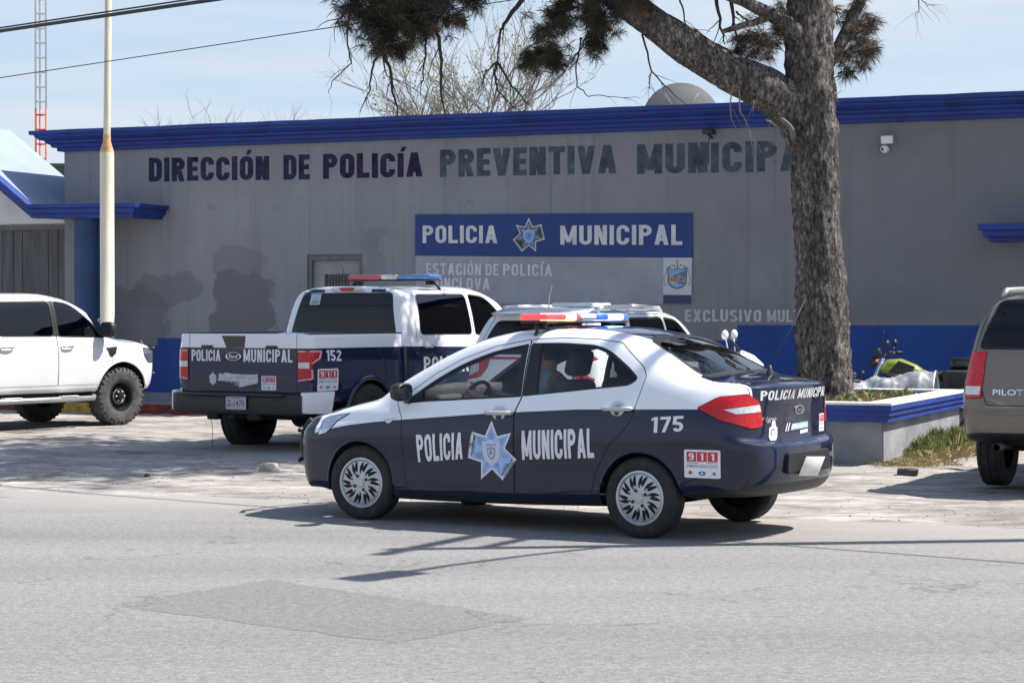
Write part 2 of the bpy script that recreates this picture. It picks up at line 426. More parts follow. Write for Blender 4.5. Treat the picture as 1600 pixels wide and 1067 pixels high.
# wheels: built round the origin with the outer face towards +y; right hand wheels turn about z
def make_wheel(parent, x, y, z, r, wd, rim_r, kind, sg, mt, steer=0.):
    wh = bpy.data.objects.new('wheel', None); col.objects.link(wh); wh.parent = parent; wh.empty_display_size = .1
    wh.location = (x, y*sg, z); wh.rotation_euler = (0, 0, (0 if sg > 0 else math.pi)+R(steer))
    h = wd/2; bm = bmesh.new(); s = r-rim_r
    pr = [(rim_r-.012, -h*.80), (rim_r+.010, -h*.9), (rim_r+s*.35, -h*1.0), (rim_r+s*.7, -h*.97), (r-.012, -h*.84), (r-.001, -h*.70)]
    for g in (-.35, 0, .35): pr += [(r, (g-.03)*h*1.6), (r-.009, (g-.022)*h*1.6), (r-.009, (g+.022)*h*1.6), (r, (g+.03)*h*1.6)]
    pr += [(r-.001, h*.70), (r-.012, h*.84), (rim_r+s*.7, h*.97), (rim_r+s*.62, h*.985), (rim_r+s*.35, h*1.0), (rim_r+.012, h*.93), (rim_r+.006, h*.88), (rim_r-.012, h*.80)]
    lathe(bm, pr, seg=64)
    if kind == 'steel':                                          # off-road blocks on the shoulders
        nb = 34
        for k in range(nb):
            a = 2*math.pi*k/nb
            for q in (-1, 1):
                M = Matrix.Rotation(-a, 3, 'Y')
                p = M @ Vector((r-.014, 0, 0)); box(bm, p.x, q*h*.80, p.z, .018, h*.36, .030, bev=.003, mat=M, seg=1)
                if k % 2: p = M @ Vector((r-.045, 0, 0)); box(bm, p.x, q*h*.955, p.z, .05, h*.10, .03, bev=.004, mat=M, seg=1)
    obj('tyre', recalc(bm), mt['tyre'], wh, ang=45)
    bm = bmesh.new(); f = h*.86
    if kind == 'cover':                                         # silver cover with twisted slots
        lathe(bm, [(rim_r-.02, f-.02), (rim_r+.004, f-.004), (rim_r+.002, f+.006), (rim_r-.012, f+.008), (rim_r-.022, f-.004), (rim_r-.024, f-.02)], seg=64)
        lathe(bm, [(rim_r-.022, f-.002), (rim_r-.045, f+.006), (.085, f+.014), (.05, f+.010), (.034, f+.010), (.030, f+.016), (.001, f+.017)], seg=64)
        cov = obj('wheel_cover', recalc(bm), mt['silver'], wh, ang=50)
        bm = bmesh.new(); n = 20
        for k in range(n):                                      # leaf shaped slots in pairs
            a0 = 2*math.pi*k/n+(.035 if k % 2 else -.035); r0, r1 = (.074, rim_r-.030) if k % 2 else (.088, rim_r-.026); L_, Rr_ = [], []
            for j in range(8):
                u = j/7; rr = r0+(r1-r0)*u; a = a0+.11*u*u; wd_ = .0018+.0118*math.sin(math.pi*min(1, u*.93+.05))**.8; hh = f+.0150-.008*max(0, (rr-.085)/(rim_r-.13)); da = wd_/rr
                L_.append((rr*math.cos(a-da), hh, rr*math.sin(a-da))); Rr_.append((rr*math.cos(a+da), hh, rr*math.sin(a+da)))
            bm.faces.new([bm.verts.new(p) for p in L_+Rr_[::-1]])
        obj('slot', bm, mt['black'], cov, smooth=False)
        for k in range(4):
            bm = bmesh.new(); a = math.pi/4+k*math.pi/2+.3; c = (.058*math.cos(a), 0, .058*math.sin(a)); lathe(bm, [(.013, f), (.012, f+.020), (.001, f+.021)], seg=10, c=c); obj('wheel_bolt', recalc(bm), mt['darkmetal'], cov)
    elif kind == 'steel':                                       # black steel wheel
        lathe(bm, [(rim_r+.008, f-.01), (rim_r+.006, f+.004), (rim_r-.016, f+.002), (rim_r-.03, f-.05), (rim_r-.045, f-.10), (rim_r*.62, f-.085), (rim_r*.58, f-.055), (rim_r*.38, f-.05), (rim_r*.34, f-.03), (.05, f-.028), (.045, f+.01), (.001, f+.012)], seg=48)
        ro = obj('rim', recalc(bm), mt['blackrim'], wh, ang=40); bm = bmesh.new()
        for k in range(6):
            a = k*math.pi/3; b6 = bmesh.new(); lathe(b6, [(.013, f-.03), (.012, f-.005), (.001, f-.004)], seg=8, c=(.07*math.cos(a), 0, .07*math.sin(a))); obj('wheel_nut', recalc(b6), mt['silver'], ro)
        lathe(bm, [(rim_r*.50, f-.048), (rim_r*.50, f-.044), (rim_r*.46, f-.044), (rim_r*.46, f-.048)], seg=24)
        obj('hub_ring', recalc(bm), mt['silver'], ro)
        for k in range(10):
            bm = bmesh.new(); a = k*math.pi/5; disc(bm, .019, f-.066, seg=10, c=(rim_r*.74*math.cos(a), 0, rim_r*.74*math.sin(a))); obj('vent_hole', bm, mt['black'], ro)
    else:                                                       # alloy with spokes
        lathe(bm, [(rim_r+.006, f-.01), (rim_r+.006, f+.004), (rim_r-.018, f), (rim_r-.03, f-.06)], seg=48)
        lathe(bm, [(.06, f-.03), (.055, f-.005), (.001, f)], seg=24); n = 6
        for k in range(n):
            for q in (-.16, .16):
                a = 2*math.pi*k/n; tube(bm, [(.05*math.cos(a+q), f-.02, .05*math.sin(a+q)), ((rim_r-.02)*math.cos(a+q*.9), f-.008, (rim_r-.02)*math.sin(a+q*.9))], [.02, .022], 8)
        obj('rim', recalc(bm), mt['silver' if kind == 'alloy' else 'blackrim'], wh, ang=45)
    bm = bmesh.new(); disc(bm, rim_r-.01, f-.115 if kind == 'steel' else f-.045, seg=40); lathe(bm, [(rim_r*.75, f-.09), (rim_r*.75, f-.06), (rim_r*.3, f-.058)], seg=32)
    obj('brake_disc', bm, mt['black'] if kind != 'truck' else mt['darkmetal'], wh)
    return wh
def seat(parent, x, y, z, m, name='seat', wd=.5, back=.62, tilt=14, head=True, mpost=None):
    t = bpy.data.objects.new(name, None); col.objects.link(t); t.parent = parent; t.location = (x, y, z); t.empty_display_size = .1
    bm = bmesh.new(); box(bm, .02, 0, -.06, .52, wd, .16, bev=.05, seg=3); obj('seat_cushion', bm, m, t)
    bm = bmesh.new(); M = Matrix.Rotation(R(-tilt), 3, 'Y'); box(bm, -.25-.08, 0, .28, .14, wd*.96, back, bev=.055, mat=M, seg=3); obj('seat_back', bm, m, t)
    if head:
        bm = bmesh.new(); hx = -.25-.08-math.sin(R(tilt))*(back/2+.13); hz = .28+math.cos(R(tilt))*(back/2+.13); box(bm, hx, 0, hz, .10, .27, .20, bev=.04, mat=M, seg=3)
        h = obj('headrest', bm, m, t); bm = bmesh.new()
        for q in (-.06, .06): tube(bm, [(hx+.01, q, hz-.08), (hx+.045, q, hz-.24)], .006, 6)
        obj('headrest_post', bm, mpost or m, h)
    return t
# ------------------------------------------------------------ shared car materials
def paint(name, base, second=None, line=None, rules=(), rough=.40, coat=1.0, dust=.0, flake=0.):
    """car paint; second colour above line z(x) [list of (x, z)] unless a box rule (x0,x1,y,z0) keeps the base colour"""
    if name in MATS: return MATS[name]
    m = pm(name, base, rough, coat=coat); t = m.node_tree; b = t.nodes['Principled BSDF']; b.inputs['Metallic'].default_value = flake; b.inputs['Specular IOR Level'].default_value = .06
    co = NW('ShaderNodeTexCoord', t); src = None
    rgb = NW('ShaderNodeRGB', t); rgb.outputs[0].default_value = (*base, 1); src = rgb.outputs[0]
    if second:
        sp = NW('ShaderNodeSeparateXYZ', t); t.links.new(co.outputs['Object'], sp.inputs[0])
        def M(op, a, bb):
            n = NW('ShaderNodeMath', t); n.operation = op
            for i, v in enumerate((a, bb)):
                if isinstance(v, (int, float)): n.inputs[i].default_value = v
                elif v is not None: t.links.new(v, n.inputs[i])
            return n.outputs[0]
        x, y, z = sp.outputs[0], sp.outputs[1], sp.outputs[2]; ay = M('ABSOLUTE', y, None)
        mr = NW('ShaderNodeMapRange', t); mr.inputs[1].default_value = -4; mr.inputs[2].default_value = 4; t.links.new(x, mr.inputs[0])
        fc = NW('ShaderNodeFloatCurve', t); cv = fc.mapping.curves[0]
        pts = [((px+4)/8, pz/2.5) for px, pz in line]; pts = [(0, pts[0][1])]+pts+[(1, pts[-1][1])]
        cv.points[0].location = pts[0]; cv.points[1].location = pts[-1]
        for p in pts[1:-1]: cv.points.new(*p)
        for p in cv.points: p.handle_type = 'VECTOR'
        fc.mapping.update(); t.links.new(mr.outputs[0], fc.inputs[1])
        f = M('GREATER_THAN', z, M('MULTIPLY', fc.outputs[0], 2.5))
        for x0, x1, yy, z0 in rules:
            r = M('MULTIPLY', M('MULTIPLY', M('GREATER_THAN', x, x0), M('LESS_THAN', x, x1)), M('MULTIPLY', M('LESS_THAN', ay, yy), M('GREATER_THAN', z, z0)))
            f = M('MULTIPLY', f, M('SUBTRACT', 1.0, r))
        mix = NW('ShaderNodeMixRGB', t); mix.inputs[2].default_value = (*second, 1); t.links.new(f, mix.inputs[0]); t.links.new(src, mix.inputs[1]); src = mix.outputs[0]
    n = NW('ShaderNodeTexNoise', t); n.inputs['Scale'].default_value = 3.5; n.inputs['Detail'].default_value = 7; n.inputs['Roughness'].default_value = .65; t.links.new(co.outputs['Object'], n.inputs['Vector'])
    if dust:                                                    # road dust: denser low on the body
        sp2 = NW('ShaderNodeSeparateXYZ', t); t.links.new(co.outputs['Object'], sp2.inputs[0])
        hr = NW('ShaderNodeMapRange', t); hr.inputs[1].default_value = .85; hr.inputs[2].default_value = .15; hr.inputs[3].default_value = .12; hr.inputs[4].default_value = 1.0; t.links.new(sp2.outputs[2], hr.inputs[0])
        mu = NW('ShaderNodeMath', t); mu.operation = 'MULTIPLY'; t.links.new(hr.outputs[0], mu.inputs[0]); t.links.new(n.outputs['Fac'], mu.inputs[1])
        mu2 = NW('ShaderNodeMath', t); mu2.operation = 'MULTIPLY'; t.links.new(mu.outputs[0], mu2.inputs[0]); mu2.inputs[1].default_value = dust
        dm = NW('ShaderNodeMixRGB', t); dm.inputs[2].default_value = (.30, .26, .22, 1); t.links.new(mu2.outputs[0], dm.inputs[0]); t.links.new(src, dm.inputs[1]); src = dm.outputs[0]
        rr = NW('ShaderNodeMapRange', t); rr.inputs[1].default_value = 0; rr.inputs[2].default_value = .4; rr.inputs[3].default_value = .02; rr.inputs[4].default_value = .16; t.links.new(mu2.outputs[0], rr.inputs[0]); t.links.new(rr.outputs[0], b.inputs['Coat Roughness'])
    t.links.new(src, b.inputs['Base Color']); return m
NAVY = (.004, .009, .034); WHITEP = (.84, .845, .86)
m_tyre = pm('tyre rubber', (.022, .022, .023), .85, var=.5, vs=14, bump=.15, bs=60)
m_dtyre = pm('dusty tyre rubber', (.07, .068, .065), .9, var=.55, vs=9, bump=.25, bs=50)
m_silver = pm('silver wheel paint', (.50, .51, .52), .38, metal=.55, var=.12, vs=18)
m_dkmetal = pm('dark metal', (.06, .06, .065), .45, metal=.6); m_chrome = pm('chrome', (.75, .75, .77), .1, metal=1.)
m_blackp = pm('black plastic', (.020, .020, .021), .5, var=.25, vs=20, bump=.05, bs=200); m_black = pm('matt black', (.008, .008, .008), .8)
m_gap = pm('panel gap', (.006, .006, .007), .9); m_rubber = pm('window rubber', (.010, .010, .011), .45); m_int = pm('dark interior', (.028, .028, .031), .75, var=.3, vs=8)
m_seat = pm('seat cloth', (.032, .034, .040), .9, var=.25, vs=50, bump=.2, bs=200)
m_blackrim = pm('black wheel paint', (.014, .014, .014), .45, metal=.2)
m_gclear = glass('clear glass', (.90, .93, .92)); m_gtint = glass('tinted glass', (.10, .105, .11)); m_gdark = glass('dark glass', (.030, .031, .032)); m_grear = glass('rear glass', (.22, .23, .23))
m_white = pm('white vinyl', (.76, .77, .78), .4, var=.05, vs=12); m_redv = pm('red vinyl', (.55, .03, .05), .4); m_bluev = pm('blue vinyl', (.05, .10, .35), .4)
m_grayv = pm('grey vinyl', (.28, .29, .31), .5); m_lblue = pm('pale blue vinyl', (.36, .50, .78), .4, var=.25, vs=14); m_mblue = pm('mid blue vinyl', (.16, .25, .60), .4); m_dkv = pm('black vinyl', (.02, .02, .025), .5)
m_redl = pm('red lens', (.52, .010, .014), .16, coat=.35, var=.3, vs=30, spec=.35); m_clearl = pm('clear lens', (.62, .64, .66), .12, coat=1, var=.25, vs=40); m_orangel = pm('orange lens', (.75, .22, .02), .2, coat=1)
m_lampin = pm('lamp reflector', (.55, .57, .6), .12, metal=.85, var=.35, vs=35)
MT = dict(tyre=m_tyre, silver=m_silver, darkmetal=m_dkmetal, blackrim=m_blackrim, black=m_black)
MTD = dict(MT, tyre=m_dtyre)
V = lambda a: (a[0], a[1])
def sticker911(s, parent, frame, u0, u1, z0, z1):
    """white emergency sticker: red number boxes, a line of lettering and three little marks"""
    W, Hh = u1-u0, z1-z0; q = lambda a, b, c, d: rectq(u0+W*a, u0+W*b, z0+Hh*c, z0+Hh*d); P = lambda a, b, c, d: poly2d(q(a, b, c, d))
    ly = [(*poly2d(rnd(q(0, 1, 0, 1), abs(W)*.05, 3)), 0, 0)]
    for k, ch in enumerate('911'):
        a = .07+k*.295; ly.append((*P(a, a+.27, .58, .93), 1, 1)); ly += block(ch, q(a+.06, a+.21, .63, .88) if ch != '1' else q(a+.085, a+.18, .63, .88), 0, 2, t=.2)
    ly.append((*P(.07, .40, .525, .545), 2, 1)); ly.append((*P(.62, .93, .525, .545), 1, 1))
    ly.append((*place2d(text2d('EMERGENCIAS', .01), q(.07, .93, .37, .48)), 3, 1))
    ly += [(*P(.10, .24, .155, .205), 1, 1), (*P(.145, .195, .11, .25), 1, 1)]
    ly.append((*poly2d([(u0+W*(.5+.10*math.cos(t)), z0+Hh*(.18+.075*math.sin(t)*(1.3 if math.sin(t) < 0 else .8))) for t in [k*math.pi/6 for k in range(12)]]), 2, 1)); ly.append((*P(.47, .53, .13, .20), 0, 2))
    ly.append((*poly2d([(u0+W*.76, z0+Hh*.12), (u0+W*.90, z0+Hh*.12), (u0+W*.83, z0+Hh*.24)]), 1, 1))
    return s.decal('emergency_sticker', ly, [m_white, m_redv, m_bluev, m_grayv], parent, frame, label='white sticker with red 911 boxes')
def star_layers(cx, cz, ro, sx=1., dark=False):
    S = lambda p: [(cx+(x-cx)*sx, z) for x, z in p]
    ly = [(*poly2d(S(star2d(cx, cz, ro, ro*.56))), 0, 0), (*poly2d(S(star2d(cx, cz, ro*.87, ro*.49))), 1, 1)]
    for k in range(14):                                         # fluted rays
        for j in (-2, -1, 0, 1, 2):
            a = math.pi/2+2*math.pi*k/14+j*.075
            if k % 2 == 0 and abs(j) < 3:
                r1 = ro*(.76-.09*abs(j)); p = lambda r, e: (cx+sx*r*math.cos(a+e), cz+r*math.sin(a+e)); ly.append((*poly2d([p(ro*.40, -.016), p(r1, -.010), p(r1, .010), p(ro*.40, .016)]), 2, 2))
    sh = [(-.36, .34), (-.16, .30), (0, .40), (.16, .30), (.36, .34), (.33, -.10), (.2, -.32), (0, -.45), (-.2, -.32), (-.33, -.10)]
    ly.append((*poly2d(S([(cx+x*ro*1.02, cz+z*ro*1.02) for x, z in sh])), 3, 3)); ly.append((*poly2d(S([(cx+x*ro*.46, cz-ro*.03+z*ro*.5) for x, z in sh])), 4, 4))
    ly.append((*poly2d(S([(cx+x*ro*.33, cz-ro*.03+z*ro*.36) for x, z in sh])), 3, 5))
    ly.append((*poly2d(S([(cx-ro*.05, cz-.08*ro), (cx+ro*.08, cz-.1*ro), (cx+ro*.05, cz+.06*ro), (cx-ro*.02, cz+.09*ro)])), 4, 6))
    ly.append((*place2d(text2d('POLICIA', .02), [(cx-ro*.2*sx, cz+ro*.19), (cx+ro*.2*sx, cz+ro*.19), (cx+ro*.2*sx, cz+ro*.26), (cx-ro*.2*sx, cz+ro*.26)]), 2, 4))
    return ly
def oval_badge(parent, o, ex, ez, no, a, b, word='Ford'):
    """chrome oval with a blue field and script"""
    ex, ez, no = Vector(ex), Vector(ez), Vector(no); bm = bmesh.new(); P = lambda r, s_, h, t: o+ex*(a*r*math.cos(t))+ez*(b*s_*math.sin(t))+no*h
    rings = []
    for r, h in ((1.0, 0), (1.0, .006), (.93, .009), (.84, .006)): rings.append([bm.verts.new(P(r, r if r == 1 else r-.05, h, 2*math.pi*k/32)) for k in range(32)])
    for i in range(3):
        for k in range(32): bm.faces.new((rings[i][k], rings[i][(k+1) % 32], rings[i+1][(k+1) % 32], rings[i+1][k])).material_index = 0
    bm.faces.new(rings[-1]).material_index = 1
    bd = obj('badge', bm, [m_chrome, m_dkv], parent, ang=40, label='chrome rimmed oval maker badge')
    vs, fs = place2d(text2d(word, .0, shear=.35), rectq(-a*.6, a*.6, -b*.42, b*.5)); t = flat_bm([(vs, fs, 0, 0)], lambda u, v, k: o+ex*u+ez*v+no*.008)
    obj('lettering', t, m_chrome, bd); return bd
def plate(parent, c, ex, ez, no, w_, h_, text, m_face, m_txt, label=None, top=None):
    ex, ez, no = Vector(ex).normalized(), Vector(ez).normalized(), Vector(no).normalized(); M = Matrix((ex, no, ez)).transposed()
    bm = bmesh.new(); box(bm, *c, w_, .006, h_, bev=.003, mat=M, seg=1); p = obj('licence_plate', bm, m_face, parent, label=label)
    if text:
        vs, fs = place2d(text2d(text, .01), rectq(-w_*.42, w_*.42, -h_*.24, h_*.22)); ly = [(vs, fs, 0, 0)]
        if top: ly.append((*place2d(text2d(top, .0), rectq(-w_*.25, w_*.25, h_*.30, h_*.42)), 0, 0))
        obj('lettering', flat_bm(ly, lambda u, v, k: Vector(c)+ex*u+ez*v+no*.0045), m_txt, p)
    return p
def mirror_part(parent, x, y, z, sg, m, m_arm, sx=.12, sy=.19, sz=.14, back=-1):
    """door mirror: shell, glass facing backwards and an arm"""
    bm = bmesh.new(); rings = []
    for u, k in ((-.5, .86), (-.42, .97), (-.1, 1), (.25, .86), (.42, .60), (.5, .3)):
        rings.append([(x+u*sx, (y+(.5*sy*k*(abs(math.cos(a))**.6)*(1 if math.cos(a) > 0 else -1)))*sg, z+.5*sz*k*(abs(math.sin(a))**.6)*(1 if math.sin(a) > 0 else -1)) for a in [2*math.pi*j/20 for j in range(20)]])
    loft(bm, rings); o = obj('mirror', recalc(bm), m, parent, ang=50)
    bm = bmesh.new(); g = bm.faces.new([bm.verts.new((x-.5*sx-.002, (y+.42*sy*(abs(math.cos(a))**.6)*(1 if math.cos(a) > 0 else -1))*sg, z+.42*sz*(abs(math.sin(a))**.6)*(1 if math.sin(a) > 0 else -1))) for a in [2*math.pi*j/20 for j in range(20)]])
    obj('mirror_glass', bm, pm('mirror glass', (.6, .62, .65), .05, metal=1.), o)
    bm = bmesh.new(); tube(bm, [(x+.02, (y-.3*sy)*sg, z-.2*sz), (x+.03, (y-.75*sy)*sg, z-.45*sz)], [.035, .045], 10, flat=.6); obj('mirror_arm', bm, m_arm, o)
    return o
# ------------------------------------------------------------ block lettering drawn as strokes (heavy sign painter's capitals)
def glyph(ch, t=.19, W=.58):
    """list of convex-ish polygons (as point lists) in a cell one unit high; returns (polygons, width)"""
    P = []; h = t*.90                                            # h: thickness of horizontal bars
    def Rr(x0, y0, x1, y1): P.append([(x0, y0), (x1, y0), (x1, y1), (x0, y1)])
    def para(x0, y0, x1, y1, tt=t): P.append([(x0, y0), (x0+tt, y0), (x1+tt, y1), (x1, y1)])
    def arc(cx, cy, rx, ry, a0, a1, n=8):
        for k in range(n):
            a, b = R(a0+(a1-a0)*k/n), R(a0+(a1-a0)*(k+1)/n); ix, iy = rx-t, ry-h
            P.append([(cx+ix*math.cos(a), cy+iy*math.sin(a)), (cx+rx*math.cos(a), cy+ry*math.sin(a)), (cx+rx*math.cos(b), cy+ry*math.sin(b)), (cx+ix*math.cos(b), cy+iy*math.sin(b))])
    acc = ch in 'ÓÍÁÉ'; c = {'Ó': 'O', 'Í': 'I', 'Á': 'A', 'É': 'E'}.get(ch, ch); r = .27; w = W; m = W/2
    if c == 'I': Rr(0, 0, t, 1); w = t
    elif c == 'L': Rr(0, 0, t, 1); Rr(t, 0, W*.86, h); w = W*.86
    elif c in 'EF':
        Rr(0, 0, t, 1); w = W*.84; Rr(t, 1-h, w, 1); Rr(t, .5-h*.45, w*.93, .5+h*.45)
        if c == 'E': Rr(t, 0, w, h)
    elif c == 'T': Rr(0, 1-h, W, 1); Rr(m-t/2, 0, m+t/2, 1-h)
    elif c == 'O': arc(m, 1-r, m, r, 0, 180, 12); arc(m, r, m, r, 180, 360, 12); Rr(0, r, t, 1-r); Rr(W-t, r, W, 1-r)
    elif c in 'CG':
        arc(m, 1-r, m, r, 0, 180, 12); arc(m, r, m, r, 180, 360, 12); Rr(0, r, t, 1-r); Rr(W-t, .66, W, 1-r); Rr(W-t, r, W, .34 if c == 'C' else .5)
        if c == 'G': Rr(m, .5-h, W-t, .5)
    elif c == 'U': arc(m, r, m, r, 180, 360, 12); Rr(0, r, t, 1); Rr(W-t, r, W, 1)
    elif c == 'D': Rr(0, 0, t, 1); Rr(t, 1-h, m, 1); Rr(t, 0, m, h); arc(m, 1-r, m, r, 0, 90); arc(m, r, m, r, 270, 360); Rr(W-t, r, W, 1-r)
    elif c in 'PRB':
        q = .28; Rr(0, 0, t, 1); Rr(t, 1-h, m, 1); Rr(t, 1-2*q, m, 1-2*q+h); arc(m, 1-q, m, q, -90, 90, 12)
        if c == 'R': para(W*.97-t, 0, m*.72, 1-2*q)
        if c == 'B': Rr(t, 0, m, h); arc(m, q*.9, m, q*.9, -90, 90, 12)
    elif c == 'S': arc(m, 1-r, m, r, 15, 180, 12); arc(m, 1-r, m, r, 180, 268); arc(m, r, m, r, 0, 88); arc(m, r, m, r, 195, 360, 12)
    elif c == 'N': Rr(0, 0, t, 1); Rr(W-t, 0, W, 1); para(W-t*1.15, 0, .0+t*.15, 1, t)
    elif c == 'M': w = W*1.32; Rr(0, 0, t, 1); Rr(w-t, 0, w, 1); para(w/2-t*.5, .12, t*.1, 1, t*.9); para(w/2-t*.4, .12, w-t, 1, t*.9)
    elif c == 'A': w = W*1.1; para(0, 0, w/2-t*.55, 1, t*1.05); para(w-t*1.05, 0, w/2-t*.5, 1, t*1.05); Rr(w*.22, .2, w*.78, .2+h*.9)
    elif c == 'V': w = W*1.08; para(w/2-t*.55, 0, 0, 1, t*1.05); para(w/2-t*.5, 0, w-t*1.05, 1, t*1.05)
    elif c == 'X': w = W*1.08; para(0, 0, w-t*1.1, 1, t*1.1); para(w-t*1.1, 0, 0, 1, t*1.1)
    elif c == '1': w = t*1.75; Rr(t*.75, 0, t*1.75, 1); P.append([(0, .74), (0, .90), (t*.78, 1), (t*.78, .84)])
    elif c == '7': Rr(0, 1-h, W, 1); para(W*.2, 0, W-t, 1-h)
    elif c == '5': Rr(0, 1-h, W*.95, 1); Rr(0, .46, t, 1-h); arc(m, .31, m, .31, 0, 128, 12); arc(m, .31, m, .31, 200, 360, 12)
    elif c == '2': arc(m, 1-r, m, r, 0, 168, 12); para(0, h, W-t, .70, t); Rr(0, 0, W, h)
    elif c == '9': arc(m, 1-.29, m, .29, 0, 360, 20); Rr(W-t, .25, W, .72); arc(m, r, m, r, 205, 360, 10)
    elif c == '4': Rr(W-t*1.6, 0, W-t*.6, 1); Rr(0, .22, W, .22+h); para(0, .3, W-t*1.7, 1, t)
    elif c == '0': arc(m, 1-r, m, r, 0, 180, 12); arc(m, r, m, r, 180, 360, 12); Rr(0, r, t, 1-r); Rr(W-t, r, W, 1-r)
    elif c == '-': w = W*.5; Rr(0, .42, w, .42+h)
    elif c == ' ': w = .26
    if acc: P.append([(w/2-.02, 1.06), (w/2+.12, 1.06), (w/2+.24, 1.26), (w/2+.06, 1.26)])
    return P, w
def block(s, quad, mi=0, lift=0, t=.19, W=.58, gap=.12, wob=0., seed=1):
    """layers for a word in block capitals fitted into quad (accents stand above it)"""
    rnd_ = random.Random(seed); x = 0; ps = []
    for ch in s:
        P, w_ = glyph(ch, t, W); dy = rnd_.uniform(-wob, wob); k = 1+rnd_.uniform(-wob, wob)
        ps += [[(x+px, dy*(1 if wob else 0)+py*k) for px, py in p] for p in P]; x += w_+gap
    x -= gap; a, b, c, d = [Vector(q) for q in quad]; out = []
    for i, p in enumerate(ps):
        vs = [tuple(a*(1-u/x)*(1-v)+b*(u/x)*(1-v)+c*(u/x)*v+d*(1-u/x)*v) for u, v in p]
        out.append((vs, [tuple(range(len(vs)))], mi, lift+(i % 7)*.08))
    return out
# ------------------------------------------------------------ the police saloon on the road
def build_saloon():
    t = thing('police_car', 'navy and white police saloon with number 175 and its roof lights on, on the road', 'police car', (.3207, 16.3238, 0), R(146.527))
    rows = [
        (0, {-1.75: .30, -1.4: .24, 1.5: .18, 1.7: .22}),
        ({-1.75: .60, 0: .68, 1.7: .62}, {-1.75: .30, -1.4: .24, -.9: .20, .9: .165, 1.5: .18, 1.7: .22}),
        (.79, {-1.75: .34, -1.5: .30, -.9: .225, .88: .18, 1.5: .20, 1.7: .23}),
        (.838, {-1.75: .42, -.9: .33, .9: .30, 1.7: .33}),
        ({-1.75: .846, -1.3: .842, -.8: .833, .8: .833, 1.3: .842}, {-1.75: .54, 0: .47, 1.7: .45}),
        (.848, {-1.75: .69, -1: .65, 1.0: .62, 1.7: .58}),
        (.842, {-1.75: .80, -1: .79, 1.0: .745, 1.7: .675}),
        ({-1.75: .800, -1: .826, 1: .822, 1.7: .79}, {-1.75: .945, -1.0: .915, 0: .875, 1.0: .815, 1.7: .735}),
        ({-1.75: .715, -1.5: .75, -1.25: .775, -.9: .785, .9: .785, 1.2: .775, 1.45: .76, 1.7: .74}, {-1.75: 1.075, -1.5: 1.08, -1.25: 1.068, -.95: 1.04, -.5: .995, 0: .962, .6: .922, .9: .893, 1.2: .866, 1.45: .835, 1.7: .785}),
        ({-1.75: .665, -1.4: .70, -1: .705, -.5: .70, 0: .70, .6: .725, .9: .745, 1.2: .735, 1.7: .67}, {-1.75: 1.098, -1.6: 1.11, -1.42: 1.16, -1.1: 1.225, -.8: 1.245, -.5: 1.235, 0: 1.205, .39: 1.135, .6: 1.085, .93: .975, 1.2: .892, 1.45: .855, 1.7: .800}),
        ({-1.75: .605, -1.4: .585, -1: .565, -.5: .555, 0: .56, .4: .585, .75: .63, 1.05: .665, 1.3: .62, 1.7: .56}, {-1.75: 1.11, -1.68: 1.122, -1.42: 1.225, -1.1: 1.375, -.8: 1.432, -.5: 1.45, -.18: 1.448, .18: 1.398, .39: 1.332, .59: 1.25, .93: 1.072, 1.05: 1.005, 1.2: .925, 1.45: .878, 1.7: .82}),
        ({-1.75: .34, -1: .31, 0: .30, 1.1: .36, 1.7: .32}, {-1.75: 1.150, -1.6: 1.215, -1.3: 1.345, -1: 1.435, -.7: 1.482, -.3: 1.49, .1: 1.46, .3: 1.42, .5: 1.355, .75: 1.24, .95: 1.135, 1.15: 1.025, 1.3: .945, 1.45: .912, 1.7: .855}),
        (0, {-1.75: 1.168, -1.6: 1.23, -1.3: 1.36, -1: 1.45, -.7: 1.497, -.3: 1.505, .1: 1.475, .3: 1.435, .5: 1.37, .75: 1.258, .95: 1.155, 1.15: 1.045, 1.32: .955, 1.45: .925, 1.7: .866})]
    xs = [-1.75, -1.6, -1.42, -1.25, -1.1, -.9, -.65, -.35, 0, .25, .45, .62, .8, .95, 1.08, 1.2, 1.33, 1.5, 1.7]
    rear = ([-1.95, -1.98, -2.06, -2.135, -2.165, -2.160, -2.085, -2.09, -2.120, -2.105, -2.08, -2.045, -2.0], [.30, .30, .315, .40, .53, .66, .70, .95, 1.072, 1.092, 1.10, 1.108, 1.115])
    front = ([1.84, 1.90, 1.98, 2.03, 2.052, 2.055, 2.03, 1.99, 1.955, 1.925, 1.89, 1.85, 1.82], [.2, .2, .22, .33, .45, .57, .66, .72, .752, .768, .785, .81, .822])
    s = Shell(rows, xs, front, rear, du=.045, sub=[1, 1, 3, 4, 4, 4, 4, 4, 4, 5, 5, 5, 4], plan={-1.75: .955, -1.4: .985, -1: 1, 1.1: 1, 1.4: .99, 1.7: .945}, nf=2.5, nr=2.7)
    WX = 1.2455
    fd = [(.845, .80), (.82, .39), (.778, .25), (-.19, .268), (-.186, .859), (-.222, .982), (-.20, 1.405), (.11, 1.352), (.40, 1.252), (.62, 1.138), (.93, .915)]
    rd = [(-.19, .268), (-.855, .29), (-.875, .4), (-.91, .5), (-1.0, .65), (-1.12, .755), (-1.186, .852), (-1.225, 1.009), (-1.25, 1.151), (-1.21, 1.214), (-.98, 1.385), (-.78, 1.41), (-.48, 1.418), (-.20, 1.405), (-.222, .982), (-.186, .859)]
    fw = rnd([(.63, .926), (-.214, .980), (-.190, 1.371), (.11, 1.314), (.375, 1.218), (.58, 1.108), (.88, .905)], [.01, .01, .02, .1, .1, .1, .03])
    rw = rnd([(-.228, .984), (-1.13, 1.080), (-1.195, 1.132), (-1.105, 1.205), (-.91, 1.327), (-.775, 1.367), (-.485, 1.381), (-.210, 1.375)], [.01, .05, .05, .08, .1, .1, .1, .02])
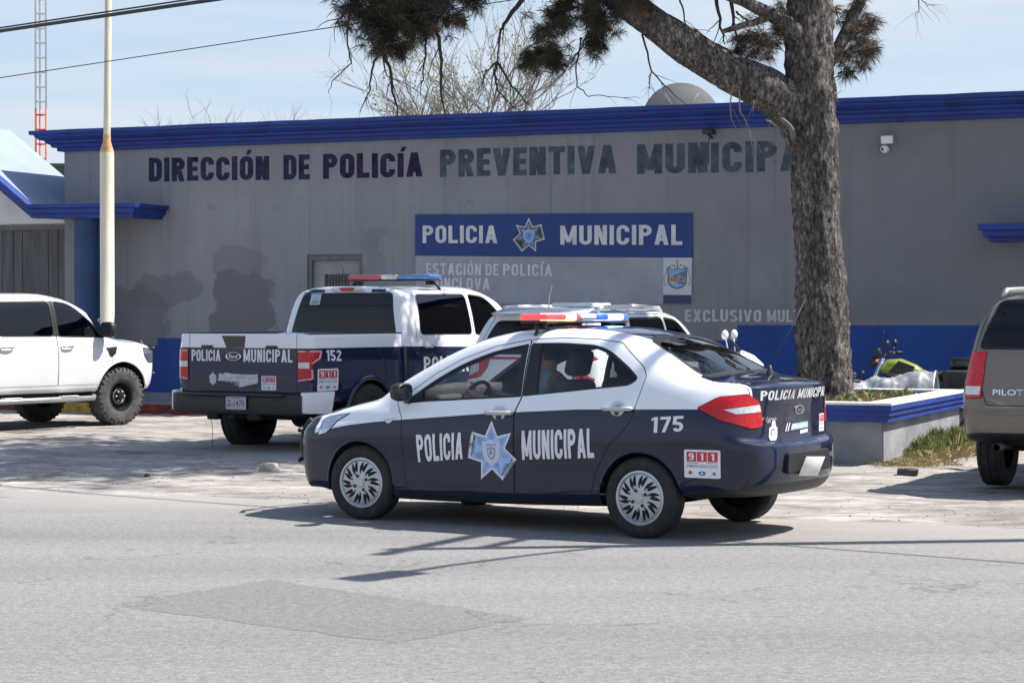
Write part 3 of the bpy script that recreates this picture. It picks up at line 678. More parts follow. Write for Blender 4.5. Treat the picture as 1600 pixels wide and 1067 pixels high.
    fg = rnd([(.63, .940), (-.155, .990), (-.135, 1.355), (.10, 1.300), (.36, 1.205), (.56, 1.098), (.70, 1.015), (.69, .938)], .012)
    rg = rnd([(-.345, 1.005), (-.905, 1.070), (-.90, 1.312), (-.775, 1.352), (-.485, 1.366), (-.30, 1.366)], .012)
    qg = rnd([(-.930, 1.073), (-1.12, 1.095), (-1.172, 1.135), (-1.095, 1.19), (-.925, 1.295)], .02)
    tl = rnd([(-1.120, .932), (-1.282, 1.016), (-1.496, 1.036), (-1.573, .976), (-1.596, .799), (-1.512, .785), (-1.282, .850)], .03)
    tr = rnd([(-1.30, .926), (-1.566, .962), (-1.578, .903), (-1.403, .889)], .015)
    hl = rnd([(1.818, .634), (1.80, .70), (1.772, .757), (1.721, .790), (1.555, .822), (1.66, .752), (1.746, .660)], .015)
    for sg, sf in ((1, 'L'), (-1, 'R')):
        c = side_cond(sg)
        s.panel('doorF'+sf, rnd(fd, .02), EX, c, .006); s.panel('doorR'+sf, rnd(rd, .02), EX, c, .006)
        s.panel('trimF'+sf, fw, EX, c, 0, over=('doorF'+sf, 'gap')); s.panel('trimR'+sf, rw, EX, c, 0, over=('doorR'+sf, 'gap'))
        s.panel('glassF'+sf, fg, EX, c, 0, over=('trimF'+sf,)); s.panel('glassR'+sf, rg, EX, c, 0, over=('trimR'+sf,)); s.panel('quarter'+sf, qg, EX, c, 0, over=('trimR'+sf,))
        e = Vector((.888, .461*sg, 0)); d = Vector((-.461, .888*sg, 0))
        bc = lambda f: f.normal.dot(d) > .1 and f.calc_center_median().x < -1.4 and f.calc_center_median().y*sg > .3
        s.panel('tail'+sf, tl, e, bc, .006); s.panel('reverse'+sf, tr, e, bc, .004, 'tail'+sf, over=('tail'+sf,))
        e2 = Vector((.78, .626*sg, 0)); d2 = Vector((-.626, .78*sg, 0)); fc = lambda f: f.calc_center_median().x > 1.3 and f.calc_center_median().y*sg > .3 and (f.normal.dot(d2) > -.2) and f.normal.z < .93
        s.panel('head'+sf, hl, e2, fc, .006)
        ac = lambda f: f.calc_center_median().y*sg > .5 and f.calc_center_median().z < .68 and f.normal.y*sg > -.3
        for x in (WX, -WX): s.remove(circle(x, .287, .328), EX, ac)
    # windscreen, rear window, boot lid, bonnet
    ws = rnd([(-.635, 1.00), (-.3, .972), (.3, .972), (.635, 1.00), (.50, 1.39), (.25, 1.425), (-.25, 1.425), (-.50, 1.39)], .03)
    s.panel('screen', ws, EY, lambda f: f.calc_center_median().x > .15 and f.normal.x > .2, 0)
    rwn = rnd([(-.565, 1.135), (-.3, 1.165), (.3, 1.165), (.565, 1.135), (.47, 1.385), (.25, 1.435), (-.25, 1.435), (-.47, 1.385)], .05)
    s.panel('rearwin', rwn, EY, lambda f: -1.78 < f.calc_center_median().x < -.85 and f.normal.x < -.12, .022, 'trimB')
    lid = rnd([(-.53, .69), (.53, .69), (.56, .77), (.60, 1.0), (.615, 1.12), (-.615, 1.12), (-.60, 1.0), (-.56, .77)], .03)
    s.panel('lid', lid, EY, lambda f: f.calc_center_median().x < -1.70 and f.normal.x < .5, .006)
    # number plate recess and lower grille on the bumpers are darker plastic
    s.panel('lowrear', rnd([(-.62, .30), (.62, .30), (.70, .40), (-.70, .40)], .04), EY, lambda f: f.calc_center_median().x < -1.9 and f.normal.x < 0, 0)
    s.panel('grille', rnd([(-.42, .40), (.42, .40), (.52, .60), (.45, .66), (-.45, .66), (-.52, .60)], .05), EY, lambda f: f.calc_center_median().x > 1.8 and f.normal.x > 0, .01)
    for f in s.bm.faces:
        if f[s.t] == 0 and (f.normal.z < -.55 and f.calc_center_median().z < .5): f[s.t] = s.id('under')
    line = [(-2.3, .945), (-1.697, .925), (-.938, .908), (-.712, .902), (.06, .853), (.843, .786), (1.106, .762), (1.362, .730), (1.583, .690), (1.72, .655), (1.74, 2.0)]
    P = paint('navy and white paint', NAVY, WHITEP, line, rules=[(1.05, 2.2, .60, .7), (-1.12, .42, .40, 1.3), (-2.4, -1.60, .585, .6)], dust=.035)
    body = s.part('body', [P, m_gap, m_rubber, m_blackp], {'body': 0, 'gap': 1, 'trimB': 2, 'under': 3, 'lowrear': 3, 'grille': 3}, t)
    s.part('boot_lid', [P], {'lid': 0}, t)
    s.part('windscreen', m_gclear, {'screen': 0}, t); s.part('rear_window', m_grear, {'rearwin': 0}, t)
    s.part('interior_lining', m_int, {'body': 0, 'doorFL': 0, 'doorRL': 0, 'doorFR': 0, 'doorRR': 0, 'trimFL': 0, 'trimRL': 0, 'trimFR': 0, 'trimRR': 0, 'gap': 0}, t, push=-.035, only=lambda f: f.calc_center_median().z > .45 and -1.75 < f.calc_center_median().x < 1.25, flip=True)
    for sg, sf in ((1, 'L'), (-1, 'R')):
        for d, hx, hz, qr in (('F', -.048, .858, 0), ('R', -1.06, .913, 1)):
            dr = s.part('door', [P, m_rubber], {'door'+d+sf: 0, 'trim'+d+sf: 1}, t)
            s.part('window', m_gclear, {'glass'+d+sf: 0}, dr, push=-.004)
            if qr: s.part('quarter_window', m_gtint, {'quarter'+sf: 0}, dr, push=-.003)
            hit = s.bvh.ray_cast(Vector((hx, 2*sg, hz)), Vector((0, -sg, 0)))[0]; bm = bmesh.new(); y = abs(hit.y)
            tube(bm, [(hx+.115, (y+.004)*sg, hz-.004), (hx+.09, (y+.034)*sg, hz), (hx+.02, (y+.040)*sg, hz+.002), (hx-.07, (y+.038)*sg, hz+.004), (hx-.115, (y+.026)*sg, hz+.005), (hx-.125, (y+.006)*sg, hz+.005)], [.014, .018, .018, .018, .018, .014], 10, flat=.75)
            h = obj('door_handle', bm, pm('grey handle', (.55, .55, .56), .4, var=.1), dr); bm = bmesh.new()
            r = lathe(bm, [(.052, y+.006), (.048, y+.008), (.03, y+.004), (.001, y+.003)], seg=24, c=(0, 0, 0))
            for v in bm.verts: v.co = Vector((hx+v.co.x*1.15, v.co.y*sg, hz+v.co.z))
            obj('handle_cup', recalc(bm), m_silver, h)
        tlo = s.part('tail_light', m_redl, {'tail'+sf: 0}, t, push=.006, label='red tail light with a white reversing wedge')
        s.part('reversing_light', m_clearl, {'reverse'+sf: 0}, tlo, push=.008)
        s.part('headlight', m_lampin, {'head'+sf: 0}, t, push=.003)
        mirror_part(t, .80, .915, 1.00, sg, m_blackp, m_blackp)
        for x in (WX, -WX):
            wheel_well(t, x, .287, .328, .50, .80, sg, m_black, .33 if x < 0 else .22)
            make_wheel(t, x, .745, .288, .289, .178, .192, 'cover', sg, MT, steer=(5 if x > 0 else 0))
            bm = bmesh.new()
            def yf(px, pz):
                h = s.bvh.ray_cast(Vector((px, 2*sg, pz)), Vector((0, -sg, 0)))[0]; return abs(h.y)-.004 if h else .8
            lip(bm, x, .287, .329, .83, sg, .010, yf=yf, zmin=.36 if x < 0 else .24); obj('arch_lip', bm, P, t)
        # repeater wedge ahead of the front door
        s.decal('side_repeater', [(*poly2d([(1.02, .788), (.90, .795), (.945, .758), (.975, .755)]), 0, 1)], m_clearl, t, side_frame(sg))
        # lettering on the doors
        fr = side_frame(sg)
        def tq(q): return q if sg > 0 else [q[1], q[0], q[3], q[2]]
        if sg > 0: qa, qb = [(.684, .468), (.271, .508), (.259, .709), (.696, .676)], [(-.261, .523), (-.881, .560), (-.875, .772), (-.261, .735)]
        else: qb, qa = [(.684, .468), (.271, .508), (.259, .709), (.696, .676)][::1], [(-.261, .523), (-.881, .560), (-.875, .772), (-.261, .735)]
        for wd_, q in (('POLICIA', qa), ('MUNICIPAL', qb)):
            s.decal('door_lettering', block(wd_, tq(q), t=.20, gap=.10), m_white, t, fr, label='white '+wd_+' lettering on the side')
        s.decal('police_star', star_layers(.008, .572, .232, sx=.97), [m_white, m_lblue, m_mblue, pm('pale vinyl', (.62, .66, .75), .4), m_grayv], t, fr, label='seven pointed pale blue police star')
        s.decal('car_number', block('175', tq([(-1.344, .753), (-1.592, .770), (-1.592, .878), (-1.344, .862)]), t=.2, gap=.13), m_white, t, fr, label='white number 175')
        if sg > 0: sticker911(s, t, fr, -1.602, -1.872, .449, .645)
        else: sticker911(s, t, fr, -1.872, -1.602, .449, .645)
    # boot: lettering, badges, stickers, plate
    for w_, q in (('POLICIA', [(.52, .985), (.10, .987), (.10, 1.056), (.52, 1.052)]), ('MUNICIPAL', [(.05, .987), (-.50, .990), (-.50, 1.062), (.05, 1.057)])): s.decal('boot_lettering', block(w_, q, t=.2), m_white, t, rear_frame, label='white '+w_+' lettering across the boot')
    h = s.bvh.ray_cast(*rear_frame(0, .905))[0]; n = s.normal(h); oval_badge(t, h, (0, -1, 0), (Vector((0, 0, 1))-n*n.z), n, .072, .034)
    s.decal('model_badge', [(*place2d(text2d('Figo', .01, shear=.3), [(.52, .825), (.34, .828), (.34, .872), (.52, .868)]), 0, 1)], m_chrome, t, rear_frame)
    sh = [(.42, .70), (.35, .70), (.325, .725), (.325, .79), (.345, .80), (.352, .835), (.372, .852), (.392, .835), (.40, .80), (.425, .79), (.43, .725)]
    s.decal('crest_sticker', [(*poly2d(sh), 0, 0), (*poly2d([(.40, .725), (.36, .725), (.35, .75), (.36, .785), (.40, .785), (.41, .75)]), 1, 1), (*poly2d(rectq(.395, .365, .74, .77)), 0, 2)], [m_white, m_grayv], t, rear_frame)
    s.decal('slogan_sticker', [(*poly2d([(.20, .757), (.215, .757), (.185, .815), (.17, .815)]), 0, 0), (*poly2d([(.165, .757), (.18, .757), (.15, .815), (.135, .815)]), 0, 0), (*poly2d([(.13, .762), (-.15, .772), (-.15, .815), (.11, .808)]), 1, 0), (*place2d(text2d('Monclova', .02), [(.11, .768), (-.14, .776), (-.14, .808), (.10, .802)]), 0, 1), (*poly2d([(-.02, .73), (-.15, .738), (-.15, .762), (-.02, .755)]), 0, 0)], [m_white, m_lblue], t, rear_frame)
    sticker911(s, t, rear_frame, -.37, -.50, .73, .86)
    bm = bmesh.new(); prism(bm, rnd([(-.36, .465), (.36, .465), (.33, .615), (-.33, .615)], .04), 'x', -2.176, -2.14, bev=.008); obj('plate_recess', bm, m_black, t, smooth=False)
    plate(t, (-2.205, .03, .505), (0, -1, -.06), (-.42, 0, 1), (-1, 0, -.42), .31, .155, None, pm('plate white', (.72, .74, .70), .45, var=.12, vs=9), m_dkv, label='white rear licence plate hanging at a slant')
    # light bar
    z0 = 1.548; lb = bpy.data.objects.new('light_bar', None); col.objects.link(lb); lb.parent = t; lb.location = (-.20, 0, 0); tag(lb, label='lit roof light bar, red on the left and blue on the right')
    bm = bmesh.new(); box(bm, 0, 0, z0-.018, .24, 1.18, .018, bev=.006)
    for y in (-.48, .48): box(bm, 0, y, z0-.045, .10, .06, .055, bev=.008); tube(bm, [(0, y*1.02, z0-.04), (0, y*1.12, z0-.07), (0, y*1.2, z0-.125)], .012, 6, flat=3)
    obj('bar_base', bm, m_blackp, lb)
    for y0, y1, mm, nm in ((.12, .60, emis('red beacon', (.75, .05, .05), .9), 'red_lens'), (-.12, .12, pm('clear beacon', (.75, .76, .80), .15, coat=1), 'clear_lens'), (-.60, -.12, emis('blue beacon', (.05, .12, .60), .55), 'blue_lens')):
        bm = bmesh.new(); box(bm, 0, (y0+y1)/2, z0+.020, .25, abs(y1-y0)-.004, .046, bev=.018, seg=3); obj(nm, bm, mm, lb)
    for y, mm in ((.26, emis('red flash', (1.0, .16, .07), 26)), (-.40, emis('blue flash', (.10, .22, 1.0), 7))):
        bm = bmesh.new(); box(bm, 0, y, z0+.020, .262, .15 if y > 0 else .24, .050, bev=.016); obj('flashing_lamp', bm, mm, lb)
    # aerial on the boot, bull bar on the nose
    bm = bmesh.new(); lathe(bm, [(.030, 1.125), (.026, 1.15), (.016, 1.165), (.014, 1.19), (.001, 1.195)], 'z', 16, c=(-1.83, -.05, .025)); tube(bm, [(-1.83, -.05, 1.21), (-1.89, -.30, 1.50), (-1.93, -.43, 1.70)], [.0035, .003, .002], 5); obj('aerial', bm, m_dkmetal, t)
    bm = bmesh.new()
    for y in (-.38, .38): tube(bm, [(2.0, y, .28), (2.13, y, .34), (2.18, y, .50), (2.17, y, .64), (2.09, y*.98, .74)], .022, 10)
    for z in (.42, .66): tube(bm, [(2.03, .60, z), (2.17, .40, z), (2.195, 0, z), (2.17, -.40, z), (2.03, -.60, z)], .018, 10)
    obj('push_bar', bm, m_blackp, t)
    # cabin
    for y in (.36, -.36): seat(t, -.02, y, .52, m_seat, mpost=m_dkmetal)
    bm = bmesh.new(); box(bm, -.98, 0, .50, .5, 1.25, .18, bev=.05); M = Matrix.Rotation(R(-22), 3, 'Y'); box(bm, -1.28, 0, .80, .14, 1.25, .55, bev=.05, mat=M); obj('rear_seat', bm, m_seat, t)
    for y in (.36, -.36):
        bm = bmesh.new(); box(bm, -1.37, y, 1.13, .10, .26, .16, bev=.04); obj('headrest', bm, m_seat, t)
    bm = bmesh.new(); tube(bm, [(.92, .62, .86), (.92, .2, .885), (.92, -.2, .88), (.92, -.62, .86)], [.10]*4, 10, flat=2.2); box(bm, 1.0, 0, .70, .35, 1.3, .34, bev=.08); box(bm, .78, .36, .925, .16, .34, .09, bev=.035); obj('dashboard', bm, m_int, t)
    bm = bmesh.new(); M = Matrix.Rotation(R(65), 3, 'Y'); c = Vector((.50, .36, .90)); pts = [c+M @ Vector((.185*math.cos(a), .185*math.sin(a), 0)) for a in [2*math.pi*k/32 for k in range(33)]]; tube(bm, pts, .016, 8, caps=False)
    for a in (.0, 2.4, 3.9): tube(bm, [c+M @ Vector((.03*math.cos(a), .03*math.sin(a), -.03)), c+M @ Vector((.18*math.cos(a), .18*math.sin(a), 0))], .014, 6)
    tube(bm, [c+M @ Vector((0, 0, -.02)), c+M @ Vector((0, 0, -.30))], [.06, .04], 10); obj('steering_wheel', bm, m_blackp, t)
    bm = bmesh.new(); tube(bm, [(-.24, .62, 1.30), (-.12, .55, 1.1), (-.08, .42, .95), (.0, .30, .75)], .02, 6, flat=.2); obj('seat_belt', bm, m_blackp, t)
    return t
CAR = build_saloon()
# ------------------------------------------------------------ ground, road, parking lot
def fbm(x, y, o=4, seed=0.):
    v = 0; a = .5; f = 1.
    for _ in range(o): v += a*mnoise.noise((x*f+seed, y*f-seed*.7, seed*.3)); a *= .5; f *= 2.03
    return v
BP, BU, BN = Vector((-5.84, 35.05, 0)), Vector((.9226, -.3858, 0)), Vector((-.3858, -.9226, 0))
BROT = math.atan2(-.3858, .9226)
def so(s, o, z=0): return BP+BU*s+BN*o+Vector((0, 0, z))
BOFF = -.3858*BP.x-.9226*BP.y
def asphalt(name='weathered asphalt', c0=(.200, .195, .187), c1=(.279, .270, .257), dust=True):
    m = bpy.data.materials.new(name); m.use_nodes = True; t = m.node_tree; b = t.nodes['Principled BSDF']; co = NW('ShaderNodeTexCoord', t); O = co.outputs['Object']
    def noi(sc_, det, rough=.6, st=None):
        n = NW('ShaderNodeTexNoise', t); n.inputs['Scale'].default_value = sc_; n.inputs['Detail'].default_value = det; n.inputs['Roughness'].default_value = rough
        if st:
            mp = NW('ShaderNodeMapping', t); mp.inputs['Scale'].default_value = st; mp.inputs['Rotation'].default_value = (0, 0, -BROT); t.links.new(O, mp.inputs[0]); t.links.new(mp.outputs[0], n.inputs['Vector'])
        else: t.links.new(O, n.inputs['Vector'])
        return n.outputs['Fac']
    def ramp(f, p0, c0, p1, c1):
        r = NW('ShaderNodeValToRGB', t); r.color_ramp.elements[0].position = p0; r.color_ramp.elements[1].position = p1; r.color_ramp.elements[0].color = (*c0, 1); r.color_ramp.elements[1].color = (*c1, 1); t.links.new(f, r.inputs[0]); return r.outputs[0]
    def mul(a, b_):
        n = NW('ShaderNodeMixRGB', t); n.blend_type = 'MULTIPLY'; n.inputs[0].default_value = 1; t.links.new(a, n.inputs[1]); t.links.new(b_, n.inputs[2]); return n.outputs[0]
    base = ramp(noi(.35, 5, .6, (.25, 1.6, 1)), .30, c0, .70, c1)      # wheel tracks along the road
    fine = ramp(noi(19, 7, .8), .30, (.62, .62, .63), .68, (1.28, 1.27, 1.26))
    v = NW('ShaderNodeTexVoronoi', t); v.inputs['Scale'].default_value = 70; t.links.new(O, v.inputs['Vector']); chips = ramp(v.outputs['Distance'], .10, (1.25, 1.24, 1.22), .5, (.88, .88, .885))
    dark = mul(ramp(noi(7, 8, .72, (.5, 1.2, 1)), .27, (.62, .62, .62), .38, (1, 1, 1)), ramp(noi(13, 4, .6, (.7, 1.3, 1)), .27, (.50, .50, .50), .33, (1, 1, 1)))
    sp = NW('ShaderNodeSeparateXYZ', t); t.links.new(O, sp.inputs[0]); ma = NW('ShaderNodeMath', t); ma.operation = 'MULTIPLY'; t.links.new(sp.outputs[0], ma.inputs[0]); ma.inputs[1].default_value = -.3858; mb = NW('ShaderNodeMath', t); mb.operation = 'MULTIPLY_ADD'; t.links.new(sp.outputs[1], mb.inputs[0]); mb.inputs[1].default_value = -.9226; t.links.new(ma.outputs[0], mb.inputs[2])
    md = NW('ShaderNodeMath', t); md.operation = 'MULTIPLY_ADD'; t.links.new(noi(1.1, 8, .7, (.5, 1.4, 1)), md.inputs[0]); md.inputs[1].default_value = 3.2; t.links.new(mb.outputs[0], md.inputs[2])
    mr = NW('ShaderNodeMapRange', t); mr.inputs[1].default_value = 14.3+BOFF+1.6; mr.inputs[2].default_value = 14.3+BOFF+3.6; mr.inputs[3].default_value = .75 if dust else 0; mr.inputs[4].default_value = 0; t.links.new(md.outputs[0], mr.inputs[0])
    vc = NW('ShaderNodeTexVoronoi', t); vc.feature = 'DISTANCE_TO_EDGE'; vc.inputs['Scale'].default_value = .55; nd = NW('ShaderNodeTexNoise', t); nd.inputs['Scale'].default_value = 2.2; nd.inputs['Detail'].default_value = 6; t.links.new(O, nd.inputs['Vector']); vm = NW('ShaderNodeVectorMath', t); vm.operation = 'MULTIPLY_ADD'; vm.inputs[1].default_value = (.9, .9, .9); t.links.new(nd.outputs['Color'], vm.inputs[0]); t.links.new(O, vm.inputs[2]); t.links.new(vm.outputs[0], vc.inputs['Vector'])
    crk = ramp(vc.outputs['Distance'], .002, (.62, .61, .60), .009, (1, 1, 1)); msk = NW('ShaderNodeMixRGB', t); t.links.new(ramp(noi(.7, 3, .5), .52, (0, 0, 0), .60, (1, 1, 1)), msk.inputs[0]); msk.inputs[1].default_value = (1, 1, 1, 1); t.links.new(crk, msk.inputs[2]); dark = mul(dark, msk.outputs[0])
    dm = NW('ShaderNodeMixRGB', t); dm.inputs[2].default_value = (.34, .318, .290, 1); t.links.new(mr.outputs[0], dm.inputs[0]); t.links.new(mul(mul(mul(base, fine), chips), dark), dm.inputs[1]); t.links.new(dm.outputs[0], b.inputs['Base Color']); b.inputs['Roughness'].default_value = .92; b.inputs['Specular IOR Level'].default_value = .25
    bp = NW('ShaderNodeBump', t); bp.inputs['Strength'].default_value = .8; bp.inputs['Distance'].default_value = .012; t.links.new(noi(38, 5, .75), bp.inputs['Height']); t.links.new(bp.outputs[0], b.inputs['Normal']); return m
m_asph = asphalt(); m_patch = asphalt('asphalt patch', (.190, .188, .184), (.212, .210, .205), False)
gb = bmesh.new(); bmesh.ops.create_grid(gb, x_segments=2, y_segments=2, size=4000)
for v in gb.verts: v.co.z = -.25
struct('ground', gb, pm('dry earth', (.30, .27, .23), .95, var=.3, vs=.4))
rb = bmesh.new(); vs = [so(s, o) for s, o in ((-60, 6), (60, 6), (60, 50), (-60, 50))]; rb.faces.new([rb.verts.new(v) for v in vs][::-1]); struct('road', recalc(rb), m_asph)
pb = bmesh.new(); pq = [(-2.19, 11.52), (-1.46, 12.64), (.1, 11.03), (-.56, 10.17)]; outl = []
for i in range(4):
    a, c = Vector(pq[i]), Vector(pq[(i+1) % 4])
    for k in range(40): p = a.lerp(c, k/40); outl.append((p.x+.07*fbm(p.x*5, p.y*5, 4, 2), p.y+.07*fbm(p.x*5, p.y*5, 4, 9), .0012))
f = pb.faces.new([pb.verts.new(p) for p in outl]); f.normal_update()
if f.normal.z < 0: f.normal_flip()
struct('asphalt_patch', pb, m_patch)
def bump2(x, y, cx, cy, r): return math.exp(-((x-cx)**2+(y-cy)**2)/(r*r))
def lot_z(p, o):
    e = 14.3-o; k = min(1., max(0., e/1.5)); rough = .066*fbm(p.x*.8, p.y*.8, 5, 3)+.048*abs(fbm(p.x*2.1, p.y*1.1, 4, 5))+.018*fbm(p.x*7, p.y*7, 3, 8)
    calm = 1.0
    for cx, cy, r in ((-2.6, 25.2, 1.2), (-7, 28.6, 2.6), (4.6, 19.4, 1.3)): calm -= .75*bump2(p.x, p.y, cx, cy, r)
    return .006+k*(rough*max(.12, calm)-.055*bump2(p.x, p.y, -1.7, 26.3, 2.6)+.042*bump2(p.x, p.y, -7, 28.9, 3.0))
lb = bmesh.new(); S0, S1, DS, DO = -9., 24., .085, .11; ns, no_ = int((S1-S0)/DS), int((14.55-1.1)/DO); grid = []
for i in range(ns+1):
    row = []; s = S0+i*DS; edge = 14.25+.28*fbm(s*.35, 1.3, 4, 4)+.09*fbm(s*2.2, 5.1, 3, 6)
    for j in range(no_+1):
        o = 1.1+(edge-1.1)*j/no_; p = so(s, o); z = lot_z(p, o)
        if j == no_: z = -.02
        elif j == no_-1: z = max(.004, z*.4)
        row.append(lb.verts.new((p.x, p.y, z)))
    grid.append(row)
for i in range(ns):
    for j in range(no_): lb.faces.new((grid[i][j], grid[i][j+1], grid[i+1][j+1], grid[i+1][j]))
def lotmat():
    m = pm('dusty broken concrete', (.325, .308, .288), .95, var=.4, vs=.9, bump=.9, bs=9, detail=9, spec=.15); t = m.node_tree; b = t.nodes['Principled BSDF']
    old = b.inputs['Base Color'].links[0].from_socket; co = NW('ShaderNodeTexCoord', t)
    n = NW('ShaderNodeTexNoise', t); n.inputs['Scale'].default_value = 3.0; n.inputs['Detail'].default_value = 10; n.inputs['Roughness'].default_value = .72; mp = NW('ShaderNodeMapping', t); mp.inputs['Scale'].default_value = (.5, 1.5, 1); mp.inputs['Rotation'].default_value = (0, 0, -BROT); t.links.new(co.outputs['Object'], mp.inputs[0]); t.links.new(mp.outputs[0], n.inputs['Vector'])
    r = NW('ShaderNodeValToRGB', t); r.color_ramp.elements[0].position = .33; r.color_ramp.elements[1].position = .62; r.color_ramp.elements[0].color = (.42, .41, .40, 1); r.color_ramp.elements[1].color = (1.18, 1.13, 1.1, 1); t.links.new(n.outputs['Fac'], r.inputs[0])
    mu = NW('ShaderNodeMixRGB', t); mu.blend_type = 'MULTIPLY'; mu.inputs[0].default_value = 1; t.links.new(old, mu.inputs[1]); t.links.new(r.outputs[0], mu.inputs[2]); t.links.new(mu.outputs[0], b.inputs['Base Color']); return m
struct('parking_lot', recalc(lb), lotmat(), smooth=True)
# pavement and kerb before the building
m_conc = pm('grey concrete', (.27, .265, .255), .9, var=.25, vs=3, bump=.3, bs=30)
kb = bmesh.new(); prism(kb, [(s.x, s.y) for s in (so(-14, -.1), so(24, -.1), so(24, 1.10), so(-14, 1.10))], 'z', -.2, .15); struct('pavement', kb, m_conc)
for s0, s1, c in ((-14, -1.35, 'r'), (-1.35, -.45, 'y'), (-.45, .25, 'g'), (.25, 6.0, 'r'), (6.0, 24, 'g')):
    kb = bmesh.new(); prism(kb, [(s.x, s.y) for s in (so(s0, 1.104), so(s1-.006, 1.104), so(s1-.006, 1.26), so(s0, 1.26))], 'z', -.2, .155, bev=.012)
    struct('kerb', kb, {'r': pm('faded red paint', (.22, .035, .025), .8, var=.6, vs=7, bump=.2), 'y': pm('faded yellow paint', (.50, .30, .035), .8, var=.4, vs=7, bump=.2), 'g': m_conc}[c])
# ------------------------------------------------------------ police station (local axes: x along the front, -y towards the street)
ST = thing('police_station', 'long single storey grey building with a blue cornice and big painted capitals', 'building', BP, BROT)
def wallmat():
    m = pm('grey wall paint', (.258, .266, .290), .93, var=.13, vs=.8, bump=.35, bs=16, detail=9, spec=.2); t = m.node_tree; b = t.nodes['Principled BSDF']; src = b.inputs['Base Color'].links[0].from_socket; co = NW('ShaderNodeTexCoord', t); O = co.outputs['Object']
    def layer(src, fac, colr):
        mx_ = NW('ShaderNodeMixRGB', t); mx_.inputs[2].default_value = (*colr, 1); t.links.new(fac, mx_.inputs[0]); t.links.new(src, mx_.inputs[1]); return mx_.outputs[0]
    def noise_mask(sc_, p0, p1, amt, st=(1, 1, 1), det=6, off=(0, 0, 0)):
        mp = NW('ShaderNodeMapping', t); mp.inputs['Scale'].default_value = st; mp.inputs['Location'].default_value = off; t.links.new(O, mp.inputs[0]); n = NW('ShaderNodeTexNoise', t); n.inputs['Scale'].default_value = sc_; n.inputs['Detail'].default_value = det; n.inputs['Roughness'].default_value = .62; t.links.new(mp.outputs[0], n.inputs['Vector'])
        r = NW('ShaderNodeMapRange', t); r.inputs[1].default_value = p0; r.inputs[2].default_value = p1; r.inputs[4].default_value = amt; t.links.new(n.outputs['Fac'], r.inputs[0]); return r.outputs[0]
    def blob(cx, cz, rx, rz, amt, soft=.08, nz=.9):              # ragged patch: repaint, and painted shade at the right end
        mp = NW('ShaderNodeMapping', t); mp.inputs['Location'].default_value = (-cx/rx, 0, -cz/rz); mp.inputs['Scale'].default_value = (1/rx, .001, 1/rz); t.links.new(O, mp.inputs[0])
        n = NW('ShaderNodeTexNoise', t); n.inputs['Scale'].default_value = 1.5; n.inputs['Detail'].default_value = 7; t.links.new(O, n.inputs['Vector'])
        ln = NW('ShaderNodeVectorMath', t); ln.operation = 'LENGTH'; t.links.new(mp.outputs[0], ln.inputs[0]); a = NW('ShaderNodeMath', t); a.operation = 'MULTIPLY_ADD'; t.links.new(n.outputs['Fac'], a.inputs[0]); a.inputs[1].default_value = nz; t.links.new(ln.outputs['Value'], a.inputs[2])
        r = NW('ShaderNodeMapRange', t); r.inputs[1].default_value = 1+nz*.5-soft; r.inputs[2].default_value = 1+nz*.5+soft; r.inputs[3].default_value = amt; r.inputs[4].default_value = 0; t.links.new(a.outputs[0], r.inputs[0]); return r.outputs[0]
    src = layer(src, noise_mask(.55, .45, .62, .55), (.262, .272, .298)); src = layer(src, noise_mask(2.6, .60, .66, .45, det=8), (.185, .19, .20)); src = layer(src, noise_mask(.9, .52, .72, .4, st=(3.5, 1, .35), off=(3, 0, 1)), (.205, .20, .195))
    for a in ((1.55, 1.65, .62, .62, .75), (.15, 2.0, .75, .30, .5), (1.5, 2.45, .5, .28, .35), (-.6, 1.5, .8, .55, .6), (3.9, 2.0, .35, .8, .3)): src = layer(src, blob(*a, .05, 2.4), (.140, .146, .158))
    src = layer(src, blob(2.6, 3.2, .9, .3, .4), (.25, .26, .285)); src = layer(src, blob(14.2, 2.6, 4.2, 3.4, .75, .6, 1.2), (.172, .180, .194)); src = layer(src, noise_mask(1.0, .56, .74, .6, st=(7, 1, .18), off=(1, 0, 2)), (.150, .150, .152)); src = layer(src, noise_mask(9, .68, .72, .5), (.06, .06, .062)); t.links.new(src, b.inputs['Base Color']); return m  # the wide right-hand blob is shade painted into the wall colour
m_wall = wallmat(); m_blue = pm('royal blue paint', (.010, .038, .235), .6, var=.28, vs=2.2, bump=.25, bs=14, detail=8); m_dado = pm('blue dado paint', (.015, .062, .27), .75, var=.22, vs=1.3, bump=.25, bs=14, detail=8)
bm = bmesh.new(); D0, D1, DT = 2.755, 3.75, 2.55
box(bm, (-1.88+D0)/2, .125, 2.18, D0+1.88, .25, 4.36); box(bm, (D0+D1)/2, .125, (DT+4.36)/2, D1-D0, .25, 4.36-DT); box(bm, (D1+24)/2, .125, 2.18, 24-D1, .25, 4.36)
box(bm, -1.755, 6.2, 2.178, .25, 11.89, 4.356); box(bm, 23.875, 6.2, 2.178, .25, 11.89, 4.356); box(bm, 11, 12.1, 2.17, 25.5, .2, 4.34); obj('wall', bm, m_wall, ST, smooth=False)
bm = bmesh.new(); box(bm, 11.06, 6.1, 4.44, 25.3, 11.6, .12); obj('roof', bm, pm('roof screed', (.3, .29, .28), .9, var=.2, vs=2), ST, smooth=False)
prof = [(.0, 4.34), (.085, 4.345), (.09, 4.40), (.15, 4.405), (.17, 4.45), (.23, 4.475), (.235, 4.51), (.30, 4.525), (.35, 4.565), (.365, 4.60), (.42, 4.61), (.425, 4.675), (.30, 4.685), (-.28, 4.68), (-.28, 4.50), (-.05, 4.45)]
rr = random.Random(3); rings = [[(-1.88-o, 12, z) for o, z in prof], [(-1.88-o, 6, z) for o, z in prof]]
